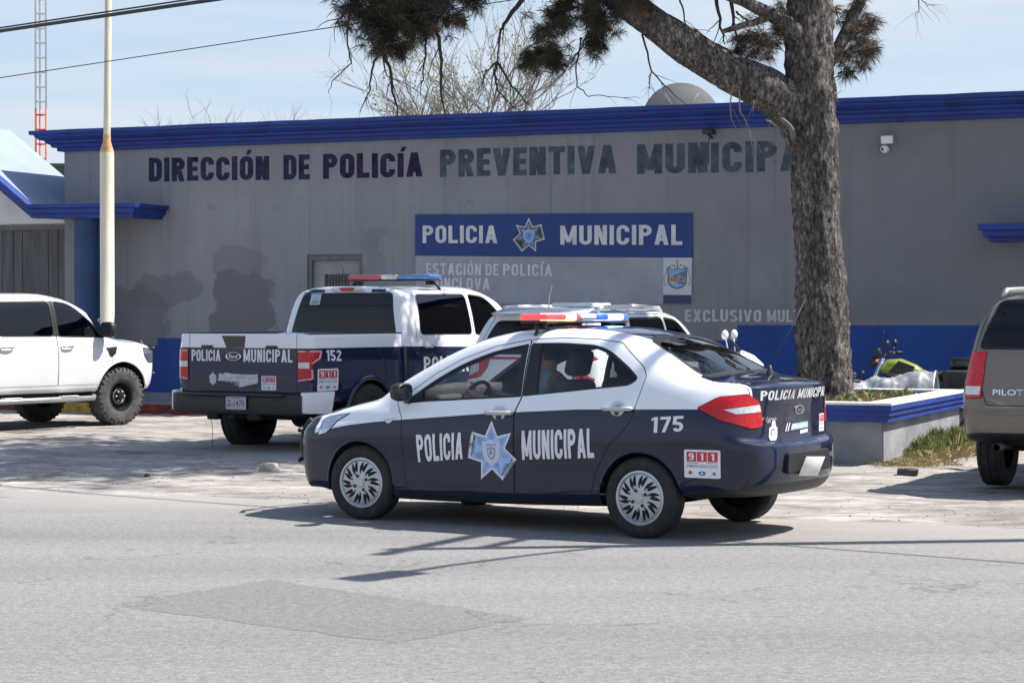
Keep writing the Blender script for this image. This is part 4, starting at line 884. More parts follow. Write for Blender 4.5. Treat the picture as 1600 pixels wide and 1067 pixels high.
for k in range(131):
    s = -1.88+25.9*k/130; dz = .006*fbm(s*1.7, 0, 3, 1); rings.append([((s-o if k == 0 else s), -o, z+(dz*2.2 if z > 4.6 else dz)) for o, z in prof])
bm = bmesh.new(); loft(bm, rings); obj('cornice', recalc(bm), m_blue, ST, smooth=False)
def wallp(out): return lambda u, v, k: Vector((u, -out-k*.0008, v))
def letters(words, mats, name, parent, out=.004, label=None, **kw):
    for i, (w_, q) in enumerate(words):
        ps = w_.split(' '); n = sum(len(p) for p in ps)+.45*(len(ps)-1); a = 0
        for p in ps:
            u0, u1 = a/n, (a+len(p)-.2)/n; a += len(p)+.45; A, B, C, D = [Vector(x) for x in q]; qq = [A.lerp(B, u0), A.lerp(B, u1), D.lerp(C, u1), D.lerp(C, u0)]
            obj(name, flat_bm(block(p, qq, seed=i+len(p), **kw), wallp(out)), mats, parent, smooth=False, label=(label.split('capitals')[0]+'capitals '+p) if label else None)
def worn(name, c, c2, v=.5): return pm(name, c, .9, var=v, vs=5, var2=c2, bump=.3, bs=16, detail=9, spec=.2)
q4 = lambda x0, x1, a0, a1, b0, b1: [(x0, a0), (x1, b0), (x1, b1), (x0, a1)]
letters([('DIRECCIÓN', q4(-.21, 2.12, 3.795, 4.19, 3.77, 4.16)), ('DE', q4(2.33, 2.86, 3.765, 4.165, 3.76, 4.16))], worn('faded navy lettering', (.022, .025, .072), (.048, .052, .10)), 'painted_lettering', ST, wob=.012, gap=.10, t=.235, label='faded navy capitals DIRECCIÓN DE')
letters([('POLICÍA', q4(3.05, 4.86, 3.76, 4.165, 3.755, 4.13))], worn('faded violet lettering', (.027, .016, .054), (.052, .038, .090)), 'painted_lettering', ST, wob=.012, gap=.10, t=.235, label='faded violet capitals POLICÍA')
letters([('PREVENTIVA', q4(5.11, 8.10, 3.735, 4.165, 3.72, 4.15)), ('MUNICIPAL', q4(8.37, 11.30, 3.70, 4.145, 3.675, 4.13))], worn('faded slate lettering', (.070, .100, .128), (.105, .140, .170)), 'painted_lettering', ST, wob=.012, gap=.10, t=.235, label='faded slate blue capitals PREVENTIVA MUNICIPAL')
letters([('EXCLUSIVO MULT', q4(9.13, 10.93, 1.485, 1.665, 1.48, 1.66))], worn('chalky white lettering', (.50, .51, .52), (.60, .60, .60), .15), 'painted_lettering', ST, wob=.02, t=.2, label='white capitals EXCLUSIVO MULT')
bm = bmesh.new()
for s0, s1, z1 in ((-1.88, -.05, 1.075), (-.05, D0-.02, 1.20), (D1+.02, 9.94, 1.20), (9.94, 24, 1.435)): box(bm, (s0+s1)/2, -.0015, (.30+z1)/2, s1-s0-.001, .003, z1-.30)
obj('dado', bm, m_dado, ST, smooth=False, label='blue painted band along the foot of the wall')
# front door with a barred light
dr = thing('door', None, None); dr.parent = ST; m_door = pm('grey door paint', (.26, .265, .27), .6, var=.12, vs=3)
bm = bmesh.new(); box(bm, D0+.035, .09, 1.35, .07, .12, 2.40); box(bm, D1-.035, .09, 1.35, .07, .12, 2.40); box(bm, (D0+D1)/2, .09, DT-.045, D1-D0-.14, .12, .09); obj('door_frame', bm, pm('dark door frame', (.13, .135, .145), .7, var=.2), dr, smooth=False)
bm = bmesh.new(); a, b_ = D0+.07, D1-.07; box(bm, (a+b_)/2, .12, .95, b_-a, .05, 1.6); box(bm, (a+b_)/2, .12, 2.345, b_-a, .05, .22); box(bm, a+.10, .12, 1.992, .20, .05, .482); box(bm, b_-.10, .12, 1.992, .20, .05, .482); obj('door_panel', bm, m_door, dr, smooth=False)
bm = bmesh.new(); box(bm, (a+b_)/2, .15, 1.992, b_-a-.40, .01, .482); obj('door_light', bm, pm('pale obscured pane', (.62, .64, .66), .3), dr, smooth=False)
bm = bmesh.new()
for k in range(8): box(bm, a+.235+k*(b_-a-.47)/7, .105, 1.992, .026, .02, .482)
for z in (1.84, 2.14): box(bm, (a+b_)/2, .103, z, b_-a-.40, .012, .025)
obj('grille', bm, m_dkmetal, dr, smooth=False)
# blue canopy over the side entrance: flat to the right, raking up to the left
def canopy_prof(bm, rings): loft(bm, rings); recalc(bm)
CO = .9; cz = 3.16; ch = .225
cp = [(.0, 0), (.02, .06), (.06, .075), (.07, .15), (.12, .165), (.13, ch), (-.15, ch), (-.15, 0)]   # (out, up)
bm = bmesh.new(); rings = [[(-3.85, -CO-o, cz+.02+.74*1.95+z) for o, z in cp], [(-1.90, -CO-o, cz+.02+z) for o, z in cp], [(.05+o, -CO-o, cz+z) for o, z in cp], [(.05+o, -.003, cz+z) for o, z in cp]]
loft(bm, rings); obj('canopy_fascia', recalc(bm), m_blue, ST, smooth=False)
bm = bmesh.new(); box(bm, -.93, -.39, cz+.11, 1.78, .72, .17); obj('canopy_slab', bm, m_conc, ST, smooth=False)
bm = bmesh.new(); zt = cz+.02+.74*1.95+ch; y0, y1 = -CO+.05, 1.2; sl = [(-1.90, cz+ch+.032), (-3.85, zt+.012), (-3.85, zt-.12), (-1.95, cz+ch-.08)]
vsA = [(x, y0, z) for x, z in sl]; vsB = [(x, y1, z) for x, z in sl]; loft(bm, [vsA, vsB]); sr = [(-3.852, zt+.012), (-5.80, cz+ch+.032), (-5.80, cz+ch-.08), (-3.852, zt-.12)]; loft(bm, [[(x, y0, z) for x, z in sr], [(x, y1, z) for x, z in sr]]); obj('canopy_roof', recalc(bm), pm('white roof coating', (.25, .30, .40), .7, var=.1, vs=1.5), ST, smooth=False)
bm = bmesh.new(); prism(bm, [(-5.7, 3.14), (-1.9, 3.14), (-1.9, 3.27), (-3.85, 4.72), (-5.7, 3.35)], 'y', .02, .12); obj('gable_panel', bm, pm('white gable panel', (.66, .67, .69), .7, var=.12, vs=1.2), ST, smooth=False)
bm = bmesh.new(); lathe(bm, [(.215, .15), (.215, 3.17)], 'z', 32, c=(-1.0, -.62, 0)); obj('column', recalc(bm), pm('blue column paint', (.015, .052, .14), .6, var=.25, vs=3, bump=.2, bs=20), ST)
# awning at the right end
bm = bmesh.new(); ap = [(.0, 2.60), (.02, 2.65), (.07, 2.665), (.08, 2.74), (.13, 2.755), (.14, 2.84), (-.35, 2.84), (-.35, 2.60)]
loft(bm, [[(13.72-o, -.003, z) for o, z in ap], [(13.72-o, -.55-o, z) for o, z in ap], [(20, -.55-o, z) for o, z in ap], [(20, -.003, z) for o, z in ap]]); obj('awning', recalc(bm), m_blue, ST, smooth=False)
# plank gate to the left
GT = thing('plank_gate', 'weathered grey gate of upright boards beside the blue column', 'gate', BP, BROT); bm = bmesh.new(); x = -7.1; rr = random.Random(5)
while x < -1.92:
    w_ = rr.uniform(.15, .30); x1 = min(x+w_, -1.905); box(bm, (x+x1)/2, .08+rr.uniform(-.008, .008), 1.64, x1-x-.012, .03, 2.96, bev=.004, seg=1); x = x1
obj('boarding', bm, pm('weathered boards', (.118, .118, .122), .9, var=.3, vs=2.2, bump=.5, bs=18, stretch=(6, 6, .5)), GT, smooth=False)
bm = bmesh.new(); box(bm, -4.5, .055, 3.08, 5.18, .03, .09); box(bm, -4.5, .13, 1.6, 5.18, .05, .1); box(bm, -4.5, .13, .5, 5.18, .05, .1); obj('rail', bm, pm('grey rail', (.15, .15, .155), .8, var=.2), GT, smooth=False)
# ------------------------------------------------------------ sign on the wall
SG = thing('sign', 'blue and grey POLICIA MUNICIPAL signboard with a star, fixed to the grey wall', 'sign', BP, BROT); m_sgw = worn('sign white', (.60, .61, .63), (.70, .70, .71), .1)
bm = bmesh.new(); prism(bm, [(4.69, 2.515), (9.255, 2.435), (9.25, 3.10), (4.69, 3.16)], 'y', -.024, 0); obj('blue_panel', bm, pm('sign blue', (.012, .042, .19), .6, var=.15, vs=1.5), SG, smooth=False)
bm = bmesh.new(); prism(bm, [(4.70, 1.76), (9.235, 1.745), (9.25, 2.432), (4.695, 2.512)], 'y', -.021, 0); obj('grey_panel', bm, pm('sign grey', (.31, .33, .375), .7, var=.16, vs=1.4), SG, smooth=False)
letters([('POLICIA', q4(4.82, 6.13, 2.71, 2.985, 2.69, 2.965)), ('MUNICIPAL', q4(7.14, 9.14, 2.655, 2.945, 2.625, 2.93))], m_sgw, 'lettering', SG, out=.026, t=.2)
letters([('ESTACIÓN DE POLICÍA', q4(4.88, 7.03, 2.215, 2.395, 2.175, 2.355)), ('MONCLOVA', q4(4.89, 5.99, 1.985, 2.165, 1.975, 2.155))], m_sgw, 'lettering', SG, out=.023, t=.18, gap=.16)
def sw(layers, mats, name, out): return obj(name, flat_bm(layers, wallp(out)), mats, SG, smooth=False)
sw(star_layers(6.62, 2.80, .275), [m_sgw, pm('star grey', (.10, .12, .15), .6), pm('star silver', (.42, .45, .48), .5), pm('star blue', (.22, .42, .75), .5), pm('star deep blue', (.06, .12, .30), .5)], 'star_emblem', .026)
bm = bmesh.new(); prism(bm, [(8.795, 1.885), (9.235, 1.88), (9.24, 2.432), (8.80, 2.440)], 'y', -.027, -.0215); obj('crest_panel', bm, pm('crest white', (.55, .56, .59), .6), SG, smooth=False)
bm = bmesh.new(); prism(bm, [(8.795, 1.75), (9.232, 1.748), (9.234, 1.877), (8.795, 1.882)], 'y', -.024, -.0215); obj('crest_base', bm, pm('slate blue', (.03, .055, .11), .6), SG, smooth=False)
cx, cz_ = 9.015, 2.15; C = lambda pts: poly2d([(cx+x, cz_+z) for x, z in pts]); sh = [(-.155, .135), (-.05, .115), (0, .14), (.05, .115), (.155, .135), (.145, -.10), (.09, -.155), (0, -.185), (-.09, -.155), (-.145, -.10)]
ly = [(*C(sh), 0, 0), (*C([(x*.9, z*.9) for x, z in sh]), 1, 1), (*C([(-.13, .0), (.13, .09), (.13, -.02), (-.13, -.03)]), 2, 2), (*C([(-.12, -.09), (-.12, .01), (-.07, .02), (-.05, -.02), (-.02, -.02), (-.02, -.11)]), 3, 3), (*C([(-.02, -.02), (.0, .03), (.05, .03), (.12, -.03), (.12, -.08), (-.02, -.09)]), 4, 3)]
for a in (-.10, -.075, -.05): ly.append((*C([(a, -.10), (a+.017, -.10), (a+.017, -.075), (a, -.075)]), 6, 4)); ly.append((*C([(a, -.055), (a+.017, -.055), (a+.017, -.03), (a, -.03)]), 0, 4))
ly += [(*C([(.02, -.10), (.11, -.10), (.11, -.085), (.02, -.085)]), 0, 4), (*C([(.055, -.06), (.08, -.06), (.08, -.02), (.055, -.02)]), 0, 4), (*C([(.022*math.cos(a), .225+.026*math.sin(a)) for a in [k*math.pi/6 for k in range(12)]]), 5, 0), (*C([(-.008, .14), (.008, .14), (.006, .2), (-.006, .2)]), 0, 0)]
for g in (-1, 1):
    for k in range(6): a = .19-.02*math.cos(k*.9); z = .10-.045*k; ly.append((*C([(g*a, z), (g*(a-.018), z+.016), (g*(a-.006), z+.03), (g*(a+.012), z+.012)][::g]), 0 if k % 2 else 7, 0))
    for k in range(4): ly.append((*C([(g*(.03+.036*k), .145+.02*math.sin(k*1.5)), (g*(.06+.036*k), .15+.02*math.sin(k*1.5+1)), (g*(.06+.036*k), .172+.02*math.sin(k*1.5+1)), (g*(.03+.036*k), .165+.02*math.sin(k*1.5))][::g]), 5 if k % 2 else 0, 0))
sw(ly, [pm('crest ink', (.03, .06, .08), .6), pm('crest sky', (.22, .40, .66), .6, var=.2, vs=9), pm('crest hill', (.10, .18, .22), .6), pm('crest orange', (.62, .30, .13), .6), pm('crest stone', (.30, .28, .27), .6), pm('crest grey', (.30, .33, .36), .6), pm('crest cream', (.62, .60, .50), .6), pm('crest green', (.10, .25, .22), .6)], 'crest', .0275)
# small fittings on the wall
fl = thing('floodlight', 'small white rectangular floodlight high on the grey wall, right of the tree', 'floodlight', so(12.19, .0, 4.09), BROT)
bm = bmesh.new(); box(bm, 0, -.10, 0, .17, .06, .115, bev=.01, mat=Matrix.Rotation(R(12), 3, 'X')); obj('lamp_housing', bm, m_white, fl, smooth=False); bm = bmesh.new(); tube(bm, [(0, 0, -.02), (0, -.08, -.02)], .018, 8); obj('bracket', bm, m_grayv, fl)
cm = thing('security_camera', 'round white dome camera just below the floodlight on the grey wall', 'camera', so(12.15, 0, 3.955), BROT)
bm = bmesh.new(); lathe(bm, [(.001, -.16), (.035, -.15), (.055, -.12), (.060, -.08), (.055, -.04), (.05, 0)], 'y', 20); obj('dome', recalc(bm), m_white, cm); bm = bmesh.new(); lathe(bm, [(.001, -.168), (.014, -.166), (.020, -.152)], 'y', 12, c=(-.015, 0, -.005)); obj('lens', recalc(bm), m_black, cm)
wl = thing('wall_lamp', 'dark lamp under the blue cornice above the painted word MUNICIPAL', 'lamp', so(9.55, 0, 4.28), BROT); bm = bmesh.new(); box(bm, 0, -.16, .0, .16, .20, .07, bev=.015); obj('lamp_head', bm, m_blackp, wl, smooth=False); bm = bmesh.new(); tube(bm, [(0, 0, -.08), (0, -.06, -.06), (-.03, -.10, -.03)], .015, 6); tube(bm, [(-.04, -.004, -.02), (-.06, -.004, -.2), (-.055, -.004, -.45)], .006, 5); obj('bracket', bm, m_blackp, wl)
# ------------------------------------------------------------ flagpole, mast, dish, cables
fp = thing('flagpole', 'tall cream steel flagpole with a rusty joint before the grey wall', 'flagpole', at(168, 625, 33.6)*Vector((1, 1, 0)) if False else Vector((at(168, 620, 33.6).x, 33.6, .15)))
bm = bmesh.new(); lathe(bm, [(.20, 0), (.20, .02), (.125, .022), (.114, .03), (.112, 3.98), (.108, 4.02), (.058, 4.20)], 'z', 28); obj('lower_tube', recalc(bm), pm('cream pole paint', (.70, .63, .48), .55, var=.14, vs=3, stretch=(3, 3, .4)), fp)
bm = bmesh.new(); lathe(bm, [(.058, 4.201), (.056, 4.25), (.052, 9.5), (.001, 9.52)], 'z', 20)
for v in bm.verts: v.co.x += max(0, v.co.z-4.2)*.013
obj('upper_tube', recalc(bm), pm('yellowed pole paint', (.62, .55, .40), .55, var=.2, vs=3, stretch=(3, 3, .4)), fp)
bm = bmesh.new(); lathe(bm, [(.1095, 4.005), (.1092, 4.025), (.0605, 4.195), (.0600, 4.26), (.0585, 4.30)], 'z', 24); obj('rusty_joint', recalc(bm), pm('rust streaks', (.58, .33, .16), .8, var=.45, vs=9), fp)
bm = bmesh.new(); lathe(bm, [(.022, 0), (.028, .006), (.022, .012), (.016, .006)], 'y', 12, c=(-.125, -.02, 1.35), close=True); box(bm, -.108, -.02, 1.37, .03, .01, .02); obj('cleat', recalc(bm), m_white, fp)
tw = thing('radio_mast', 'slim lattice mast, orange below and white above, behind the blue canopy', 'mast', Vector((at(64, 300, 60).x, 60, 0)))
for z0, z1, mm, lb_ in ((0, 7.42, pm('mast orange', (.62, .10, .03), .6, var=.2), 'orange lower length'), (7.425, 22, pm('mast white', (.70, .71, .72), .6), 'white upper length')):
    bm = bmesh.new(); tri = [(-.145, .0), (.145, .02), (-.06, .17)]
    for x, y in tri: tube(bm, [(x, y, z0), (x, y, z1)], .030, 6)
    z = z0+.2; k = 0
    while z < z1-.02:
        for i in range(3):
            a, b_ = tri[i], tri[(i+1) % 3]; tube(bm, [(*a, z), (*b_, z)], .020, 5)
        z += .415; k += 1
    obj('mast_length', bm, mm, tw, label=lb_)
ds = thing('satellite_dish', 'pale grey satellite dish on the roof left of the tree', 'satellite dish', Vector((at(1065, 180, 36.5).x, 36.5, 4.52)))
bm = bmesh.new(); nr_ = 10; rings = []
for i in range(nr_+1): r_ = .68*i/nr_+.001; rings.append((r_, .13*(r_/.68)**2))
rg = lathe(bm, rings, 'y', 40, c=(0, 0, 0)); bmesh.ops.rotate(bm, cent=(0, 0, 0), matrix=Matrix.Rotation(R(-8), 3, 'X'), verts=bm.verts[:]); bmesh.ops.translate(bm, vec=(0, -.05, .43), verts=bm.verts[:]); obj('reflector', recalc(bm), pm('dish grey', (.15, .15, .147), .5, var=.12, vs=4), ds)
bm = bmesh.new(); tube(bm, [(0, .1, 0), (0, .08, .4)], .035, 10); tube(bm, [(0, -.2, -.05), (0, -.75, .35), (0, -.72, .62)], .016, 6); obj('mount', bm, m_dkmetal, ds)
bm = bmesh.new()
for a in range(6): tube(bm, [(.58*math.cos(a*math.pi/3), .0, .43+.52*math.sin(a*math.pi/3)), (.1*math.cos(a*math.pi/3), .02, .43+.1*math.sin(a*math.pi/3))], .008, 4)
obj('rib', bm, m_grayv, ds)
def cable(name, pts, rad, label, sag=.0):
    bm = bmesh.new(); a, b_ = Vector(pts[0]), Vector(pts[-1]); n = 40; P = []
    for k in range(n+1): u = k/n; p = a.lerp(b_, u); p.z -= sag*4*u*(1-u); P.append(p)
    tube(bm, P, rad, 7); return tag(obj(name, bm, pm('cable sheath', (.035, .036, .04), .6), None), label, 'cable')
a, b_ = at(0, 49, 22.9), at(335, 0, 21.0); d = b_-a
cable('overhead_cable', [a-d*14, b_+d*5.5], .020, 'thick black bundled cable crossing the sky top left', 0); cable('overhead_cable', [a-d*14+Vector((0, 0, -.03)), b_+d*5.5+Vector((0, .03, .07))], .009, 'slim wire running just above the thick black cable', 0)
a, b_ = at(0, 122, 26.0), at(540, 40, 24.6); d = b_-a; cable('overhead_wire', [a-d*6.0, b_+d*3.5], .006, 'thin lone wire from the left edge to the pine foliage')
# street lamp pole beside the road (outside the frame; its shadow lies on the asphalt)
up = thing('street_lamp', 'tall street lamp pole with a crossarm beside the road', 'street lamp', (4.9, 15.0, 0)); bm = bmesh.new(); lathe(bm, [(.11, 0), (.07, 8.15), (.001, 8.16)], 'z', 16); obj('post', recalc(bm), m_conc, up)
bm = bmesh.new(); e = Vector((.45, .89, 0)); M = Matrix.Rotation(math.atan2(.89, .45), 3, 'Z'); box(bm, e.x*.75, e.y*.75, 8.0, 2.3, .09, .10, mat=M); obj('crossarm', bm, pm('timber arm', (.12, .09, .07), .9), up, smooth=False)
bm = bmesh.new(); box(bm, e.x*.75, e.y*.75, 7.3, 1.6, .07, .08, mat=M); obj('crossarm', bm, pm('timber arm', (.12, .09, .07), .9), up, smooth=False)
bm = bmesh.new(); tube(bm, [(0, 0, 6.0), (-.4, -.47, 6.2), (-.9, -1.1, 6.3), (-1.1, -1.38, 6.3)], .035, 8); obj('lamp_arm', bm, m_grayv, up)
bm = bmesh.new(); M = Matrix.Rotation(math.atan2(-1.75, -1.5), 3, 'Z'); box(bm, -1.28, -1.62, 6.3, .56, .26, .12, bev=.04, mat=M); obj('lamp_head', bm, m_grayv, up)
# ------------------------------------------------------------ planter, tree, grass, stones, shrubs beyond the roof
PA = Vector((3.91, 22.23, 0)); PLY, PLX = 4.22, 2.75                       # near right corner; +x along the front wall, local y back towards the building
PL = thing('planter', 'low grey rendered planter with a blue band and white top round the tree', 'planter', PA, BROT)
def ringbox(bm, x0, x1, y0, y1, w_, z0, z1):
    o = [(x0, y0), (x1, y0), (x1, y1), (x0, y1)]; i = [(x0+w_, y0+w_), (x1-w_, y0+w_), (x1-w_, y1-w_), (x0+w_, y1-w_)]
    V_ = [[bm.verts.new((*p, z)) for p in q] for q, z in ((o, z0), (o, z1), (i, z1), (i, z0))]
    for a in range(4):
        A, B = V_[a], V_[(a+1) % 4]
        for k in range(4): bm.faces.new((A[k], A[(k+1) % 4], B[(k+1) % 4], B[k]))
    recalc(bm)
bm = bmesh.new(); ringbox(bm, -PLX, 0, 0, PLY, .18, -.1, .455); bmesh.ops.bevel(bm, geom=[e for e in bm.edges if abs(e.verts[0].co.z-e.verts[1].co.z) > .3], offset=.015, segments=2, affect='EDGES'); obj('wall', bm, pm('grey planter render', (.26, .265, .275), .9, var=.3, vs=1.8, bump=.4, bs=18, detail=9, spec=.2), PL, smooth=False)
for o, z0, z1 in ((.065, .456, .52), (.085, .5205, .58), (.105, .5805, .635)):
    bm = bmesh.new(); ringbox(bm, -PLX-o, o, -o, PLY+o, .20+o, z0, z1); obj('blue_band', bm, m_blue, PL, smooth=False)
bm = bmesh.new(); ringbox(bm, -PLX-.11, .11, -.11, PLY+.11, .30, .6355, .66); obj('coping', bm, pm('chalky white paint', (.68, .67, .65), .8, var=.2, vs=4, bump=.3, bs=20), PL, smooth=False)
bm = bmesh.new(); n = 28; G = [[bm.verts.new((-PLX+.19+(PLX-.38)*i/n, .19+(PLY-.38)*j/n, .555+.04*fbm(i*.4, j*.4, 3, 2))) for j in range(n+1)] for i in range(n+1)]
for i in range(n):
    for j in range(n): bm.faces.new((G[i][j], G[i+1][j], G[i+1][j+1], G[i][j+1]))
obj('soil', recalc(bm), pm('planter soil', (.13, .105, .08), .95, var=.4, vs=9, bump=.6, bs=25), PL)
def plp(x, y, z): return PA+BU*x-BN*y+Vector((0, 0, z))
# bark
def barkmat():
    m = pm('rough bark', (.116, .107, .100), .95, var=.5, vs=5, bump=1.0, bs=16, detail=10, stretch=(1, 1, .30), spec=.15); t = m.node_tree; b = t.nodes['Principled BSDF']; src = b.inputs['Base Color'].links[0].from_socket; co = NW('ShaderNodeTexCoord', t)
    mp = NW('ShaderNodeMapping', t); mp.inputs['Scale'].default_value = (15, 15, 5.5); t.links.new(co.outputs['Object'], mp.inputs[0]); v = NW('ShaderNodeTexVoronoi', t); v.feature = 'DISTANCE_TO_EDGE'; v.inputs['Scale'].default_value = 1.0; n = NW('ShaderNodeTexNoise', t); n.inputs['Scale'].default_value = 5; n.inputs['Detail'].default_value = 8; n.inputs['Roughness'].default_value = .7; mx_ = NW('ShaderNodeVectorMath', t); mx_.operation = 'MULTIPLY_ADD'; mx_.inputs[1].default_value = (3.4, 3.4, 3.4); t.links.new(n.outputs['Color'], mx_.inputs[0]); t.links.new(mp.outputs[0], mx_.inputs[2]); t.links.new(co.outputs['Object'], n.inputs['Vector']); t.links.new(mx_.outputs[0], v.inputs['Vector'])
    n3 = NW('ShaderNodeTexNoise', t); n3.inputs['Scale'].default_value = 1; n3.inputs['Detail'].default_value = 9; n3.inputs['Roughness'].default_value = .72; mp3 = NW('ShaderNodeMapping', t); mp3.inputs['Scale'].default_value = (34, 34, 11); t.links.new(co.outputs['Object'], mp3.inputs[0]); t.links.new(mp3.outputs[0], n3.inputs['Vector'])
    r = NW('ShaderNodeValToRGB', t); r.color_ramp.elements[0].color = (.55, .54, .54, 1); r.color_ramp.elements[1].color = (1.5, 1.46, 1.42, 1); r.color_ramp.elements[0].position = .0; r.color_ramp.elements[1].position = .30; t.links.new(v.outputs['Distance'], r.inputs[0]); r3 = NW('ShaderNodeValToRGB', t); r3.color_ramp.elements[0].color = (.22, .21, .21, 1); r3.color_ramp.elements[1].color = (2.5, 2.45, 2.4, 1); r3.color_ramp.elements[0].position = .36; r3.color_ramp.elements[1].position = .66; t.links.new(n3.outputs['Fac'], r3.inputs[0])
    mu = NW('ShaderNodeMixRGB', t); mu.blend_type = 'MULTIPLY'; mu.inputs[0].default_value = 1; t.links.new(src, mu.inputs[1]); t.links.new(r.outputs[0], mu.inputs[2]); mu3 = NW('ShaderNodeMixRGB', t); mu3.blend_type = 'MULTIPLY'; mu3.inputs[0].default_value = 1; t.links.new(mu.outputs[0], mu3.inputs[1]); t.links.new(r3.outputs[0], mu3.inputs[2]); t.links.new(mu3.outputs[0], b.inputs['Base Color'])
    bp = [x for x in t.nodes if x.type == 'BUMP'][0]; ad = NW('ShaderNodeMath', t); ad.operation = 'ADD'; t.links.new(bp.inputs['Height'].links[0].from_socket, ad.inputs[0]); t.links.new(n3.outputs['Fac'], ad.inputs[1]); t.links.new(ad.outputs[0], bp.inputs['Height']); bp.inputs['Distance'].default_value = .05; return m
m_bark = barkmat(); m_twig = pm('dark twig', (.045, .038, .034), .9, var=.3, vs=8); m_needle = pm('dark needles', (.030, .030, .018), .8, var=.5, vs=6, var2=(.060, .056, .030)); m_dead = pm('dead needles', (.13, .085, .050), .85, var=.45, vs=7); m_pale = pm('dry pale twig', (.20, .175, .15), .9)
TD = 24.8
def barktube(bm, pts, rads, seg=56, step=.035, amp=.14, seed=0, root=0.):
    pts = [Vector(p) for p in pts]; d = [0]
    for a, b in zip(pts, pts[1:]): d.append(d[-1]+(b-a).length)
    F = [pchip(d, [p[c] for p in pts]) for c in range(3)]; FR = pchip(d, rads); n = int(d[-1]/step); rings = []; up = None
    for i in range(n+1):
        q = d[-1]*i/n; p = Vector([float(f(q)) for f in F]); p2 = Vector([float(f(min(q+.02, d[-1]))) for f in F]); p1 = Vector([float(f(max(q-.02, 0))) for f in F]); t = (p2-p1).normalized(); r = float(FR(q))
        if up is None: up = Vector((1, 0, 0)) if abs(t.x) < .9 else Vector((0, 1, 0))
        up = (up-t*up.dot(t)).normalized(); sd_ = t.cross(up); rg = []
        for k in range(seg):
            a = 2*math.pi*k/seg; u, v = math.cos(a), math.sin(a)
            h = abs(mnoise.noise((u*4.2+seed, v*4.2, q*2.3)))*1.5-.35+.7*mnoise.noise((u*11, v*11+seed, q*7))+.35*mnoise.noise((u*26, v*26, q*20+seed))+.9*mnoise.noise((u*1.2, v*1.2, q*.9+seed))
            fl_ = 1+root*math.exp(-q*3.0)*(.8+.5*math.sin(a*5+1)); rg.append(p+(up*u+sd_*v)*r*fl_*(1+amp*h))
        rings.append(rg)
    loft(bm, rings); return rings
TB = Vector((at(1292, 600, TD).x, TD, .5))
TREE = thing('pine_tree', 'large rough barked pine with a long limb reaching left, growing in the planter', 'tree', TB)
P3 = lambda px, py, dy=0.: at(px, py, TD+dy)-TB
bm = bmesh.new(); tr = [P3(1292, 640), P3(1291, 585), P3(1286, 520), P3(1281, 440), P3(1276, 340), P3(1273, 250), P3(1268, 170), P3(1264, 80), P3(1264, 0), P3(1262, -120, .1), P3(1250, -300, .3), P3(1235, -520, .7), P3(1215, -760, 1.2)]
barktube(bm, tr, [.33, .315, .30, .28, .268, .272, .285, .275, .262, .22, .16, .10, .04], root=.12); bm.normal_update(); obj('trunk', bm, m_bark, TREE)
def limb(pts, rads, seg=36, amp=.12, seed=1, name='limb', mat_=None, **kw):
    bm = bmesh.new(); barktube(bm, pts, rads, seg=seg, amp=amp, seed=seed, **kw); bm.normal_update(); return obj(name, bm, mat_ or m_bark, TREE)
limb([P3(1272, 225), P3(1245, 180, -.05), P3(1212, 150, -.1), P3(1150, 118, -.15), P3(1088, 82, -.2), P3(1015, 32, -.25), P3(960, -8, -.1), P3(880, -70, .2), P3(780, -150, .7), P3(650, -230, 1.3), P3(540, -280, 1.9)], [.27, .27, .255, .235, .215, .185, .17, .14, .11, .075, .03], seed=4)
limb([P3(1262, 70, -.1), P3(1235, 42, -.25), P3(1205, 24, -.35), P3(1165, 4, -.4), P3(1110, -20, -.4), P3(1040, -70, -.3)], [.11, .10, .085, .07, .06, .03], seg=20, seed=6)
limb([P3(1205, 24, -.35), P3(1180, 35, -.4), P3(1155, 42, -.42), P3(1128, 50, -.4)], [.05, .04, .035, .025], seg=14, seed=8)
limb([P3(1288, 110), P3(1318, 60, .1), P3(1345, 0, .2), P3(1400, -90, .5), P3(1500, -200, 1.2)], [.08, .075, .07, .05, .02], seg=16, seed=9)
limb([P3(1240, 215, -.20), P3(1237, 203, -.32), P3(1228, 192, -.36), P3(1220, 186, -.38)], [.04, .032, .027, .022], seg=14, seed=10, mat_=pm('bare grey branch stub', (.13, .12, .11), .9, var=.3), name='branch_stub')
rt = random.Random(21)
crown_tips = []
def crown_limb(a, b, r0, kids):
    d = b-a; pts = [a]
    for k in range(1, 5): pts.append(a+d*(k/4)+Vector((rt.uniform(-.25, .25), rt.uniform(-.25, .25), .25*math.sin(math.pi*k/4)+rt.uniform(-.12, .12))))
    bm = bmesh.new(); tube(bm, pts, [r0, r0*.8, r0*.6, r0*.42, r0*.2], 8); obj('limb', bm, m_bark, TREE)
    for k in range(kids):
        u = rt.uniform(.3, 1); p = a+d*u+Vector((rt.gauss(0, .62), rt.gauss(0, .62), rt.gauss(.12, .38))); crown_tips.append(p)
cc = Vector((-2.4, -1.0, 0))
for k in range(34):
    an = 2*math.pi*k/34+rt.uniform(-.1, .1); rr_ = rt.uniform(.8, 3.7); h0 = rt.uniform(5.2, 8.4)
    e = Vector((cc.x+rr_*.88*math.cos(an), cc.y+rr_*1.1*math.sin(an), h0+rt.uniform(.9, 1.9))); crown_limb(Vector((tr[9].x-.2*rt.random(), tr[9].y+.2, h0)) if k % 3 else P3(860, -90, .3), e, .07, 56)
